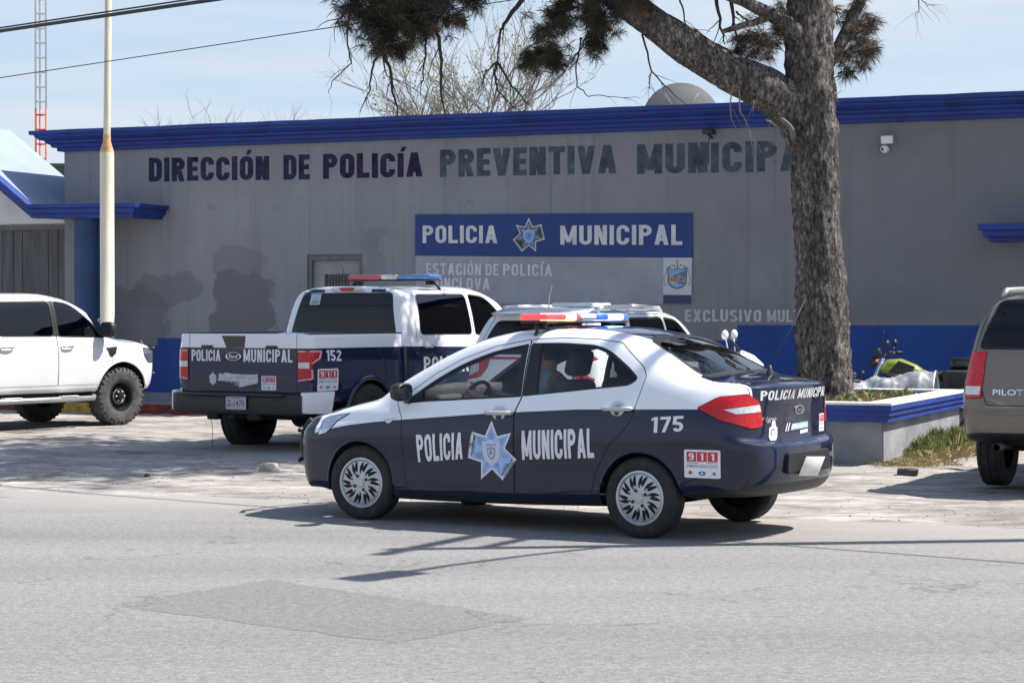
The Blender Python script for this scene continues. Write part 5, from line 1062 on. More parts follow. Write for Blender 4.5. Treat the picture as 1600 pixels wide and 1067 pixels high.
# needle tufts
def tuft(bm, p, n, ln, wd_, down=.35, rng=rt, mi=0):
    for _ in range(n):
        d = Vector((rng.gauss(0, 1), rng.gauss(0, 1), rng.gauss(-down, .8))).normalized(); L_ = ln*rng.uniform(.6, 1.15); s = d.orthogonal().normalized(); s.rotate(Matrix.Rotation(rng.uniform(0, 6.28), 3, d)); o = p+Vector((rng.gauss(0, .02), rng.gauss(0, .02), rng.gauss(0, .02)))
        t = o+d*L_+Vector((0, 0, -.18*L_)); m = o+d*L_*.5
        f = bm.faces.new((bm.verts.new(o-s*wd_*.5), bm.verts.new(o+s*wd_*.5), bm.verts.new(m+s*wd_*.45), bm.verts.new(t), bm.verts.new(m-s*wd_*.45))); f.material_index = mi
bm = bmesh.new()
def clump(px, py, r, dy, n, dead=.12, up=True):
    c = P3(px, py, dy)
    for _ in range(n):
        p = c+Vector((rt.gauss(0, r*.5), rt.gauss(0, r*.6), rt.gauss(0, r*.5))); mi = 1 if rt.random() < dead else 0
        tuft(bm, p, 72, .155, .0038, .5, mi=mi)
for px, py, r, n in ((552, 6, .22, 16), (580, 28, .28, 30), (612, 8, .32, 30), (600, 52, .2, 18), (604, 72, .14, 10), (628, 76, .09, 6), (650, 12, .3, 26), (642, 48, .2, 14), (690, 8, .3, 24), (668, 38, .16, 12), (712, 30, .10, 5), (735, -4, .2, 14), (590, -20, .4, 26), (680, -25, .4, 26),
                     (872, 12, .22, 16), (862, 45, .16, 12), (848, 78, .18, 18), (868, 92, .13, 10), (835, 92, .10, 6), (905, 2, .22, 16), (932, 22, .18, 14), (936, 50, .15, 12), (930, 70, .10, 7), (965, 10, .22, 12), (1000, -5, .24, 10)):
    clump(px, py, r, rt.uniform(-.5, .3), int(n*1.7), .10)
for px, py, r, n in ((1160, 62, .17, 11), (1184, 50, .17, 11), (1150, 82, .11, 6), (1200, 74, .18, 11), (1176, 92, .10, 5), (1218, 48, .15, 8), (1205, 20, .16, 6), (1222, 15, .12, 6)): clump(px, py, r, rt.uniform(.3, .9), n, .4)
for px, py, r, n in ((1318, 28, .14, 8), (1338, 14, .15, 9), (1355, 38, .14, 9), (1336, 58, .16, 10), (1318, 84, .14, 8), (1352, 78, .12, 8), (1322, 110, .09, 5), (1346, 98, .09, 5), (1368, 32, .06, 3), (1366, 72, .07, 4)): clump(px, py, r, rt.uniform(.0, .6), n, .75)
for p in crown_tips:
    tuft(bm, p, 20, .36, .024, .2, mi=1 if rt.random() < .15 else 0)
obj('foliage', bm, [m_needle, m_dead], TREE, smooth=False)
# hanging bare twigs
def twig(poly, r0, dy=-.2, m=m_twig, kids=5, j=.012):
    pts = []; rr_ = random.Random(int(poly[0][0]*7+poly[0][1]))
    base = [P3(x, y, dy+.25*i/len(poly)) for i, (x, y) in enumerate(poly)]
    for a, b in zip(base, base[1:]):
        for k in range(4): pts.append(a.lerp(b, k/4)+Vector((rr_.uniform(-j, j), rr_.uniform(-j, j), rr_.uniform(-j, j))))
    pts.append(base[-1]); n = len(pts); rads = [r0*(1-.75*i/(n-1)) for i in range(n)]; bm = bmesh.new(); tube(bm, pts, rads, 6)
    for _ in range(kids):
        i = rr_.randint(n//3, n-2); d = (pts[i+1]-pts[i-1]).normalized(); q = (d+Vector((rr_.choice((-1, 1))*rr_.uniform(.4, .9), rr_.uniform(-.6, .6), rr_.uniform(-.3, .4)))).normalized(); L_ = rr_.uniform(.12, .40); p = [pts[i]]
        for k in range(4): q = (q+Vector((rr_.uniform(-.3, .3), rr_.uniform(-.3, .3), rr_.uniform(-.45, .1)))).normalized(); p.append(p[-1]+q*L_/4)
        tube(bm, p, [rads[i]*.55, rads[i]*.5, rads[i]*.4, rads[i]*.3, rads[i]*.2], 4)
    obj('twig', bm, m, TREE)
for poly, r in (([(820, -6), (795, 28), (781, 49), (778, 97)], .034), ([(778, 97), (772, 116), (777, 142), (807, 172)], .022), ([(778, 97), (800, 135), (834, 174)], .018), ([(777, 97), (760, 112), (752, 140)], .014),
                ([(670, 42), (665, 75), (661, 124), (657, 150)], .018), ([(673, 42), (687, 58), (690, 110), (690, 160), (698, 183)], .026), ([(594, 78), (582, 105), (578, 140), (562, 176)], .018), ([(600, 78), (610, 115), (616, 155), (623, 184)], .024), ([(597, 82), (604, 118), (640, 140)], .012),
                ([(545, 18), (543, 62), (548, 100), (520, 128), (513, 146)], .013), ([(543, 12), (533, 26), (526, 38)], .026), ([(920, 50), (905, 80), (884, 110), (856, 138)], .012), ([(908, 60), (899, 100), (902, 135), (920, 150), (960, 151), (1000, 153)], .011), ([(1004, 55), (1018, 112), (1045, 140), (1075, 166)], .013), ([(1018, 112), (1013, 130), (1016, 140)], .008),
                ([(875, 0), (878, 25), (902, 45), (920, 52)], .012), ([(1010, -5), (1016, 20), (1026, 36)], .016), ([(1062, -5), (1068, 25), (1074, 45), (1110, 50)], .012), ([(1120, -5), (1126, 40), (1132, 70)], .024), ([(1140, -5), (1147, 35), (1152, 80)], .026), ([(1150, 20), (1165, 30), (1180, 40)], .014),
                ([(1434, -5), (1436, 15), (1428, 28)], .008), ([(1434, -5), (1448, 8), (1462, 10)], .007)): twig(poly, r)
for poly, r in (([(1144, 140), (1140, 170), (1148, 200), (1156, 219)], .009), ([(1155, 140), (1157, 175), (1172, 205), (1205, 225), (1222, 232)], .010), ([(1178, 160), (1176, 178)], .009), ([(1198, 188), (1222, 204)], .010), ([(1172, 205), (1176, 245)], .008), ([(1302, 148), (1318, 142)], .012)): twig(poly, r, -.45, m_pale, kids=2)
# weeds and grass
def blades(bm, p, n, spread, h, rng, mi=0, lean=.35, w_=.0024):
    for _ in range(n):
        q = p+Vector((rng.gauss(0, spread), rng.gauss(0, spread), 0)); a = rng.uniform(0, 6.28); d = Vector((math.cos(a), math.sin(a), 0)); L_ = h*rng.uniform(.5, 1.2); s = Vector((-d.y, d.x, 0))*w_; k = rng.uniform(.1, 1)*lean
        A, B, C_ = q, q+d*L_*k*.35+Vector((0, 0, L_*.6)), q+d*L_*k+Vector((0, 0, L_*(1-.35*k)))
        f = bm.faces.new((bm.verts.new(A-s), bm.verts.new(A+s), bm.verts.new(B+s*.7), bm.verts.new(C_), bm.verts.new(B-s*.7))); f.material_index = mi
m_green = pm('fresh grass', (.165, .205, .058), .7, var=.45, vs=5); m_straw = pm('dry straw', (.42, .34, .17), .85, var=.3, vs=5); rg_ = random.Random(4); bm = bmesh.new()
for _ in range(650):
    y = rg_.uniform(.7, 4.3); o = abs(rg_.gauss(.04, .14)); tall = .30*max(0, min(1, (y-.6)/1.0))*(.55+.6*abs(fbm(y*2.2, 0, 2, 7)*2)); p = plp(o+.02, y, .0); blades(bm, p, 8, .05, max(.06, tall*1.15), rg_, 0 if rg_.random() < .72 else 1)
for _ in range(520):
    y = rg_.uniform(-.2, 4.4); o = abs(rg_.gauss(.12, .22)); blades(bm, plp(o+.02, y, 0), 14, .09, .06+.10*(y > 1)*rg_.random(), rg_, 1, lean=1.2, w_=.0016)
for _ in range(60): blades(bm, plp(-rg_.uniform(.0, 2.6), -abs(rg_.gauss(.02, .06))-.02, 0), 4, .04, .06, rg_, 1, lean=1.4)
for _ in range(420): blades(bm, plp(-rg_.uniform(.25, 2.5), rg_.uniform(.25, 4.0), .56), 5, .05, rg_.choice((.06, .10, .15)), rg_, 0 if rg_.random() < .5 else 1, lean=1.0)
tag(obj('grass', bm, [m_green, m_straw], None, smooth=False), 'weeds and dry grass along the planter and on its soil', 'grass', kind='stuff')
# stones and loose grit
def stone(name, p, sx, sy, sz, seed, m, label=None, group=None):
    bm = bmesh.new(); bmesh.ops.create_icosphere(bm, subdivisions=3, radius=1)
    for v in bm.verts:
        k = 1+.35*mnoise.noise((v.co.x*1.3+seed, v.co.y*1.3, v.co.z*1.3))+.10*mnoise.noise((v.co.x*5, v.co.y*5+seed, v.co.z*5)); c = v.co*k; v.co = Vector((max(-.8, min(.8, c.x))*sx, max(-.8, min(.8, c.y))*sy, max(-.6, min(.62, c.z))*sz))
    o = obj(name, bm, m, None, smooth=True, ang=35); o.location = p; o.rotation_euler = (0, 0, seed); return tag(o, label, 'stone', group)
m_stone = pm('pale rubble', (.34, .31, .28), .95, var=.25, vs=9, bump=.4, bs=30); m_dstone = pm('dark stone', (.07, .065, .06), .9, var=.3, vs=20)
stone('rubble_chunk', ground(421, 737)+Vector((0, 0, .04)), .13, .09, .075, 1.2, m_stone, 'flat pale concrete chunk lying left of the saloon bonnet')
stone('stone', ground(230, 746)+Vector((0, 0, .02)), .035, .03, .03, 2.2, m_dstone, 'small dark stone lying alone on the lot by the road edge')
stone('rubble_chunk', ground(1418, 745)+Vector((0, 0, .05)), .12, .10, .06, 3.1, m_dstone, 'dark broken lump on the dirt before the dry grass')
rg_ = random.Random(9); bm = bmesh.new()
for _ in range(1500):
    o = 14.2-abs(rg_.gauss(0, 1.6)) if rg_.random() < .55 else rg_.uniform(2, 14); s = rg_.uniform(1, 20); p = so(s, o); z = lot_z(p, o); r = .003+.009*rg_.random()**3
    vs = bmesh.ops.create_icosphere(bm, subdivisions=1, radius=r)['verts']
    for v in vs: v.co = Vector((v.co.x*rg_.uniform(.7, 1.3), v.co.y*rg_.uniform(.7, 1.3), v.co.z*.7))+Vector((p.x, p.y, z+r*.3))
tag(obj('gravel', bm, pm('loose grit', (.28, .26, .235), .95, var=.5, vs=1.5), None, smooth=False), 'loose grit scattered over the dusty parking lot', 'gravel', kind='stuff')
# bare trees behind the roof
def bare_tree(name, base, h, label, seed, spread=.5, n0=9, leafy=0., green=None):
    rb_ = random.Random(seed); t = thing(name, label, 'tree', base); bm = bmesh.new(); lf = bmesh.new()
    def grow(p, d, L_, r, lev):
        pts = [p]; q = d.copy(); n = 5
        for k in range(n): q = (q+Vector((rb_.gauss(0, .16), rb_.gauss(0, .16), rb_.gauss(.03, .10)))).normalized(); pts.append(pts[-1]+q*L_/n)
        tube(bm, pts, [r*(1-.12*k) for k in range(n+1)], 5 if lev < 2 else 3, caps=False)
        if lev == 5:
            if rb_.random() < leafy and (green is None or green(pts[-1])):
                for _ in range(7):
                    o = pts[rb_.randint(2, 5)]+Vector((rb_.gauss(0, .06), rb_.gauss(0, .06), rb_.gauss(0, .06))); a = Vector((rb_.gauss(0, 1), rb_.gauss(0, 1), rb_.gauss(0, 1))).normalized()*.06; b = a.orthogonal().normalized()*.02; lf.faces.new([lf.verts.new(o+x) for x in (a*-.5-b*.2, b, a, -b)])
            return
        for k in range((rb_.randint(3, 4) if lev < 3 else rb_.randint(2, 3)) if lev else n0):
            i = rb_.randint(2, n); dd = (q+Vector((rb_.gauss(0, spread), rb_.gauss(0, spread), rb_.gauss(.12, .25)))).normalized(); grow(pts[i], dd, L_*rb_.uniform(.55, .82), max(.0045, r*.55), lev+1)
    grow(Vector((0, 0, 0)), Vector((0, 0, 1)), h*.36, h*.013, 0); obj('branch', bm, m_pale, t)
    if lf.faces: obj('leaf', lf, pm('fresh leaves', (.16, .20, .07), .7, var=.3, vs=3), t, smooth=False)
    else: lf.free()
    return t
bare_tree('bare_tree', Vector((at(728, 200, 46).x, 46, 1.2)), 8.6, 'bushy bare grey tree showing above the middle of the roof', 19, .48, 13, .16)
bare_tree('bare_tree', Vector((at(800, 200, 47).x, 47, 1.2)), 7.2, 'low bare tree with fresh green leaves, right of the bushy bare tree', 12, .55, 11, .6)
bare_tree('bare_tree', Vector((at(352, 200, 62).x, 62, .8)), 9.0, 'distant pale bare tree just topping the cornice, right of the flagpole', 15, .5, 10)
# house and ridge far behind
hb = thing('house', 'grey house with a dark flat roof glimpsed between white roof and police station', 'house', Vector((at(92, 260, 52).x, 52, 0)))
bm = bmesh.new(); box(bm, 0, 2, 2.45, 3.0, 4, 4.9); obj('wall', bm, pm('far grey block', (.30, .30, .31), .9, var=.15, vs=1), hb, smooth=False)
bm = bmesh.new(); box(bm, 0, 1.9, 5.10, 3.4, 4.4, .38, bev=.02); obj('roof', bm, pm('far dark roof', (.07, .075, .075), .8), hb, smooth=False); bm = bmesh.new(); box(bm, 0, -.03, 3.55, 3.02, .05, .12); obj('trim', bm, m_blue, hb, smooth=False)
bm = bmesh.new(); box(bm, -.28, -.05, 4.5, .34, .06, .75); obj('board', bm, m_white, hb, smooth=False)
bm = bmesh.new(); n = 60; top = []
for k in range(n+1):
    x = -200+1500*k/n; z = 20+302*math.exp(-.5*((x-262)/118)**2)+70*math.exp(-((x-900)/260)**2)+5*fbm(x*.01, 0, 4, 2); top.append((x, z))
V0 = [bm.verts.new((x, 2800, -5)) for x, z in top]; V1 = [bm.verts.new((x, 3000, z)) for x, z in top]; V2 = [bm.verts.new((x, 3300, -5)) for x, z in top]
for k in range(n): bm.faces.new((V0[k], V0[k+1], V1[k+1], V1[k])); bm.faces.new((V1[k], V1[k+1], V2[k+1], V2[k]))
struct('hills', recalc(bm), pm('distant ridge', (.19, .26, .37), .95, var=.1, vs=.01), smooth=True)  # blue of the air haze is painted into the ridge colour
# ------------------------------------------------------------ parked cars
def handle(dr, s, x, z, sg, m, L_=.11):
    h = s.bvh.ray_cast(Vector((x, 2.5*sg, z)), Vector((0, -sg, 0)))[0]
    if not h: return
    y = abs(h.y); bm = bmesh.new(); tube(bm, [(x+L_, (y+.004)*sg, z), (x+L_*.8, (y+.035)*sg, z), (x, (y+.042)*sg, z), (x-L_*.8, (y+.035)*sg, z), (x-L_, (y+.004)*sg, z)], [.014, .017, .018, .017, .014], 10, flat=.75); obj('door_handle', bm, m, dr)
def beacon_bar(parent, x, z, L_, lit=False):
    lb = bpy.data.objects.new('light_bar', None); col.objects.link(lb); lb.parent = parent; lb.location = (x, 0, z); tag(lb, label='unlit roof light bar of red, clear and blue lenses'); bm = bmesh.new(); box(bm, 0, 0, -.02, .24, L_, .02, bev=.006)
    for y in (-L_*.42, L_*.42): box(bm, 0, y, -.05, .1, .06, .06, bev=.008); tube(bm, [(0, y*1.0, -.04), (0, y*1.15, -.06), (0, y*1.3, -.14)], .012, 6, flat=3)
    obj('bar_base', bm, m_blackp, lb)
    for a, b, mm, nm in ((.10, .5, pm('dull red lens', (.42, .05, .05), .25, coat=.6, var=.35, vs=25), 'red_lens'), (-.10, .10, pm('dull clear lens', (.55, .52, .50), .25, coat=.6, var=.3, vs=25), 'clear_lens'), (-.5, -.10, pm('dull blue lens', (.06, .17, .42), .25, coat=.6, var=.35, vs=25), 'blue_lens')):
        bm = bmesh.new(); box(bm, 0, (a+b)*L_/2, .022, .27, (b-a)*L_-.006, .062, bev=.02, seg=3); obj(nm, bm, mm, lb)
def cabin(t, fx, rx, z, hw, dash_x, dash_z, wx=None):
    for y in (hw, -hw): seat(t, fx, y, z, m_seat, mpost=m_dkmetal)
    bm = bmesh.new(); M = Matrix.Rotation(R(-16), 3, 'Y'); box(bm, rx+.1, 0, z-.02, .5, hw*3.6, .18, bev=.05); box(bm, rx-.2, 0, z+.3, .15, hw*3.6, .6, bev=.05, mat=M); obj('rear_seat', bm, m_seat, t)
    for y in (hw, -hw): bm = bmesh.new(); box(bm, rx-.30, y, z+.70, .1, .26, .17, bev=.04); obj('headrest', bm, m_seat, t)
    bm = bmesh.new(); box(bm, dash_x, 0, dash_z-.14, .45, hw*3.5, .28, bev=.08); obj('dashboard', bm, m_int, t)
    bm = bmesh.new(); M = Matrix.Rotation(R(62), 3, 'Y'); c = Vector((dash_x-.38, hw, dash_z+.02)); tube(bm, [c+M @ Vector((.19*math.cos(a), .19*math.sin(a), 0)) for a in [2*math.pi*k/24 for k in range(25)]], .016, 6, caps=False); obj('steering_wheel', bm, m_blackp, t)
# ---- police pickup: cab and bonnet from one shell, bed from another
def build_pickup(t, c):
    """c: dimensions of a crew cab pickup"""
    W, zb = c['w'], c['belt']; rf = c['roof']; xr, xc, xw, xn = c['cab'], c['scr_top'], c['cowl'], c['nose']; hz = c['hood']; wx, r = c['wx'], c['r']
    zs = c['sill']
    k7 = {xr+.2: zb, xc: zb-.02, xw-.1: zb-.06, xw+.15: hz-.03, xn-.45: hz-.09}
    rows = [(0, zs), (W*.76, zs), (W*.945, zs+.03), (W*.985, zs+.17), (W, zs+.36), (W, zs+.58), ({xr+.2: W*.99, xn-.45: W*.985}, {xr+.2: zb-.13, xw: zb-.17, xn-.45: hz-.24}),
            ({xr+.2: W*.955, xw: W*.955, xn-.45: W*.93}, k7),
            ({xr+.2: W*.885, xc: W*.885, xw: W*.92, xw+.2: W*.85, xn-.45: W*.82}, {xr+.2: (zb+rf)/2, xc: (zb+rf)/2-.01, (xc+xw)/2: zb+.16, xw-.1: zb-.0, xw+.15: hz, xn-.45: hz-.05}),
            ({xr+.2: W*.765, xc-.1: W*.775, xw-.12: W*.84, xw+.2: W*.70, xn-.45: W*.68}, {xr+.2: rf-.085, xc-.35: rf-.06, xc-.1: rf-.09, (xc+xw)/2: (rf+zb)/2+.03, xw-.12: zb+.04, xw+.12: hz+.02, xn-.45: hz-.02}),
            (W*.42, {xr+.2: rf-.02, xc-.35: rf, xc: rf-.04, (xc+xw)/2+.04: (rf+zb)/2+.05, xw+.06: hz+.035, xn-.45: hz+.01}), (0, {xr+.2: rf-.012, xc-.35: rf+.01, xc+.02: rf-.03, (xc+xw)/2+.07: (rf+zb)/2+.05, xw+.12: hz+.035, xn-.45: hz+.012})]
    xs = [xr+.2, xr+.45, xr+.75, (xr+xc)/2, xc-.35, xc-.1, xc+.1, (xc+xw)/2, xw-.2, xw-.05, xw+.08, xw+.22, (xw+xn)/2, xn-.45]
    rear = ([xr]*7+[xr+.02, xr+.07, xr+.14, xr+.16, xr+.165], [None]*9+[rf-.10, rf-.04, rf-.03])
    nx = xn; front = ([nx-.25, nx-.2, nx-.06, nx-.02, nx, nx, nx-.02, nx-.05, nx-.07, nx-.10, nx-.15, nx-.18], [zs+.1, zs+.1, zs+.12, zs+.2, zs+.36, zs+.55, hz-.22, hz-.11, hz-.08, hz-.055, hz-.03, hz-.025])
    s = Shell(rows, xs, front, rear, du=.07, sub=[1, 1, 2, 3, 3, 3, 3, 4, 4, 4, 4], nf=c.get('nf', 3.0), nr=7)
    P = c['paint']; c0, c1, c2, c3 = c['doors']; ztop = rf-.115; za = c['r']+.02
    rd = [(c0, zs+.12), (c1, zs+.12), (c1, ztop+.065), (c0+.10, ztop+.055), (c0-.02, zb-.02)]; fd = [(c1, zs+.12), (c2, zs+.12), (c2+.03, zb-.05), (c2-.04, zb+.05), (c3, ztop+.045), (c1, ztop+.065)]
    rw = rnd([(c0+.10, zb+.03), (c1-.05, zb+.025), (c1-.05, ztop), (c0+.17, ztop-.01)], .06); fw = rnd([(c1+.05, zb+.02), (c2-.10, zb+.005), (c2-.13, zb+.07), (c3-.06, ztop-.03), (c1+.05, ztop)], [.03, .03, .05, .12, .03])
    for sg, sf in ((1, 'L'), (-1, 'R')):
        cd_ = side_cond(sg); s.panel('doorR'+sf, rnd(rd, .03), EX, cd_, .007); s.panel('doorF'+sf, rnd(fd, .03), EX, cd_, .007)
        for d, q in (('R', rw), ('F', fw)): s.panel('trim'+d+sf, inset(q, -.018), EX, cd_, 0, over=('door'+d+sf, 'gap')); s.panel('glass'+d+sf, q, EX, cd_, 0, over=('trim'+d+sf,))
        s.panel('bpil'+sf, [(c1-.06, zb+.01), (c1+.06, zb+.01), (c1+.06, ztop+.01), (c1-.06, ztop+.01)], EX, cd_, 0, over=('doorR'+sf, 'doorF'+sf)) if c.get('black_b') else None
        e2 = Vector((.72, .694*sg, 0)); d2 = Vector((.694, .72*sg, 0)); p0 = Vector((xn-.18, W*.80*sg, 0)); u0 = p0.dot(e2)
        hk = c.get('hk', 1.0); hl = rnd([(u0-.36*hk, hz-.10), (u0+.20, hz-.14), (u0+.20, hz-.30), (u0-.02*hk, hz-.33), (u0-.22*hk, hz-.24)], .03)
        s.panel('head'+sf, hl, e2, lambda f: f.calc_center_median().x > xn-.8 and f.calc_center_median().y*sg > W*.5 and f.normal.z < .85, .006)
        ac = lambda f: f.calc_center_median().y*sg > W*.55 and f.calc_center_median().z < c['arch_r']+r+.1 and f.normal.y*sg > -.3
        s.remove(circle(wx, r+.01, c['arch_r']), EX, ac)
    scr = rnd([(-W*.80, zb+.07), (-W*.4, zb+.0), (W*.4, zb+.0), (W*.80, zb+.07), (W*.70, rf-.13), (W*.35, rf-.065), (-W*.35, rf-.065), (-W*.70, rf-.13)], .05); s.panel('screen', scr, EY, lambda f: f.calc_center_median().x > xc-.3 and f.normal.x > .25 and f.normal.z > .2, 0)
    rr_ = rnd([(-W*.83, zb+.02), (W*.83, zb+.02), (W*.70, rf-.095), (-W*.70, rf-.095)], .06); s.panel('rearwin', rr_, EY, lambda f: f.calc_center_median().x < xr+.3 and f.normal.x < -.3, .022, 'trimB')
    s.panel('grille', rnd([(-W*.52, zs+.42), (W*.52, zs+.42), (W*.55, hz-.16), (-W*.55, hz-.16)], .06), EY, lambda f: f.calc_center_median().x > xn-.5 and f.normal.x > .2, .01); s.panel('lower', rnd([(-W*.7, zs+.13), (W*.7, zs+.13), (W*.8, zs+.34), (-W*.8, zs+.34)], .05), EY, lambda f: f.calc_center_median().x > xn-.5 and f.normal.x > .2, 0)
    for f in s.bm.faces:
        if f[s.t] == 0 and f.normal.z < -.55 and f.calc_center_median().z < zs+.3: f[s.t] = s.id('under')
    s.part('body', [P, m_gap, m_rubber, m_blackp], {'body': 0, 'gap': 1, 'trimB': 2, 'under': 3, 'grille': 3, 'lower': 3}, t)
    s.part('windscreen', m_gtint, {'screen': 0}, t); rwo = s.part('rear_window', c['rear_glass'], {'rearwin': 0}, t)
    s.part('interior_lining', m_int, {'body': 0, 'gap': 0, 'doorFL': 0, 'doorFR': 0, 'doorRL': 0, 'doorRR': 0, 'trimFL': 0, 'trimFR': 0, 'trimRL': 0, 'trimRR': 0, 'trimB': 0}, t, push=-.04, only=lambda f: xr-.01 < f.calc_center_median().x < xw and f.calc_center_median().z > zs+.15, flip=True)
    mh = c['handle']
    for sg, sf in ((1, 'L'), (-1, 'R')):
        for d, hx in (('F', c1+.16), ('R', c0+.20)):
            dr = s.part('door', [P, m_rubber, m_blackp], {'door'+d+sf: 0, 'trim'+d+sf: 1, 'bpil'+sf: 2}, t, only=(lambda f, d=d: (f.calc_center_median().x > c1) == (d == 'F')))
            s.part('window', c['glass'], {'glass'+d+sf: 0}, dr, push=-.005); handle(dr, s, hx, zb-.13, sg, mh)
        s.part('headlight', m_lampin, {'head'+sf: 0}, t, push=.004); mirror_part(t, c2-.12, W*1.08, zb+.10, sg, c['mirror'], m_blackp, sx=.15, sy=.25, sz=.22)
        wheel_well(t, wx, r+.01, c['arch_r'], W*.62, W*.94, sg, m_black, zs+.05); make_wheel(t, wx, c['track'], r, r, c['tw'], c['rim'], c['wheel'], sg, c['mt'], steer=c.get('steer', 0))
        bm = bmesh.new()
        def yf(px, pz):
            h = s.bvh.ray_cast(Vector((px, 2.5*sg, pz)), Vector((0, -sg, 0)))[0]; return abs(h.y)-.002 if h else W*.98
        lip(bm, wx, r+.01, c['arch_r']+.004, W, sg, c.get('lip', .02), a0=c.get('la', 5), a1=180-c.get('la', 5), yf=yf); obj('arch_lip', bm, c.get('lip_m', P), t)
    cabin(t, (c1+c2)/2-.05, c0+.35, zs+.42, W*.42, xw-.30, zb+.01)
    # bed
    b0, b1, bt, bf = c['tail'], xr-.035, c['bed_top'], zs+.42
    rows = [(0, zs+.13), (W*.76, zs+.11), (W*.945, zs+.12), (W*.985, zs+.22), (W, zs+.42), (W, zs+.62), (W*.99, bt-.16), (W*.975, bt-.02), (W*.955, bt), (W*.90, bt), (W*.885, bt-.02), (W*.875, bf+.02), (W*.84, bf), (0, bf)]
    B = Shell(rows, [b0+.12, b0+.4, (b0+b1)/2, b1-.12], ([b1]*8+[b1-.005]*2+[b1-.06]*4, None), ([b0+.02, b0+.02, b0+.01]+[b0]*5+[b0+.005, b0+.05]+[b0+.06]*4, None), du=.07, sub=[1, 1, 2, 2, 3, 3, 3, 2, 1, 1, 2, 1, 3], nf=9, nr=9)
    for sg, sf in ((1, 'L'), (-1, 'R')):
        ac = lambda f: f.calc_center_median().y*sg > W*.9 and f.normal.y*sg > -.05 and f.calc_center_median().z < c['arch_r']+r+.1
        B.remove(circle(-wx, r+.01, c['arch_r']), EX, ac)
        wheel_well(t, -wx, r+.01, c['arch_r'], W*.62, W*.96, sg, m_black, zs+.12); make_wheel(t, -wx, c['track'], r, r, c['tw'], c['rim'], c['wheel'], sg, c['mt'])
        bm = bmesh.new(); lip(bm, -wx, r+.01, c['arch_r']+.004, W*.998, sg, c.get('lip', .02)*1.1, a0=c.get('la', 5), a1=180-c.get('la', 5)); obj('arch_lip', bm, c.get('lip_m', P), t)
        if 'tl' in c:
            tl, tlr = c['tl']; e = Vector((-.529, .8486*sg, 0)) if sg < 0 else Vector((-.529, .8486, 0)); d = Vector((-.8486, .529*sg, 0))
            e = Vector((-.529, -.8486, 0)) if sg > 0 else Vector((-.529, .8486, 0)); k = 1
            ll = [(k*(u), z) for u, z in tl]; cond = lambda f: f.calc_center_median().x < b0+.45 and f.calc_center_median().y*sg > W*.5 and f.normal.dot(Vector((-.8486, .529*sg, 0))) > .05
            B.panel('tail'+sf, rnd(ll, .015), e, cond, .008); 
            for q in tlr: B.panel('rev'+sf, q, e, cond, .004, 'tail'+sf, over=('tail'+sf,))
    tg = rnd([(-c['tg_w'], zs+.24), (c['tg_w'], zs+.24), (c['tg_w'], bt+.02), (-c['tg_w'], bt+.02)], .02); B.panel('gate', tg, EY, lambda f: f.calc_center_median().x < b0+.10 and f.calc_center_median().z > zs+.2 and f.normal.x < .5, .008)
    for f in B.bm.faces:
        if f[B.t] == 0 and f.normal.z < -.55 and f.calc_center_median().z < zs+.3: f[B.t] = B.id('under')
        if f[B.t] == 0 and f.normal.z > .5 and f.calc_center_median().z < bf+.1: f[B.t] = B.id('floor')
    bed = B.part('bed', [P, m_gap, m_blackp], {'body': 0, 'gap': 1, 'under': 2, 'floor': 2}, t); gate = B.part('tailgate', [P], {'gate': 0}, t)
    for sf in 'LR':
        o = B.part('tail_light', m_redl, {'tail'+sf: 0}, t, push=.008); 
        if o: B.part('reversing_light', m_clearl, {'rev'+sf: 0}, o, push=.010)
    bm = bmesh.new()                                             # chassis, axle, exhaust
    for y in (-.42, .42): box(bm, (b0+xn)/2, y, zs+.02, xn-b0-.5, .08, .14)
    for x in (wx, -wx): tube(bm, [(x, -c['track']+.1, r), (x, c['track']-.1, r)], .05, 10)
    lathe(bm, [(.001, -wx-.16), (.12, -wx-.12), (.15, -wx), (.12, -wx+.12), (.001, -wx+.16)], 'x', 16, c=(0, 0, r)); box(bm, b0+.55, 0, zs+.0, .5, .9, .16, bev=.03); tube(bm, [(b0+.1, -.55, zs-.02), (b0+1.2, -.5, zs)], .035, 10); obj('chassis', recalc(bm), m_black, t, smooth=False)
    return s, B, gate, rwo
def rear_bumper(t, x, W, z0, z1, capm, cap_len=.40):
    bm = bmesh.new(); pts = [(-W, x+.14), (-W*.985, x+.03), (-W*.90, x), (W*.90, x), (W*.985, x+.03), (W, x+.14)]
    prism(bm, [(px, py) for py, px in pts]+[(x+.20, W*.9), (x+.20, -W*.9)], 'z', z0, z1, bev=.02); box(bm, x-.012, 0, z1-.01, .10, 1.5, .03, bev=.01); ob = obj('rear_bumper', bm, m_blackp, t, smooth=True, ang=40)
    for y in (-.30, .30): bm = bmesh.new(); box(bm, x+.03, y, z0-.03, .10, .16, .08, bev=.015); obj('step_pad', bm, m_black, t, smooth=False)
    bm = bmesh.new(); tube(bm, [(x+.02, 0, z0-.02), (x-.05, 0, z0-.05)], .04, 10); obj('tow_hitch', bm, m_black, t)
    return ob
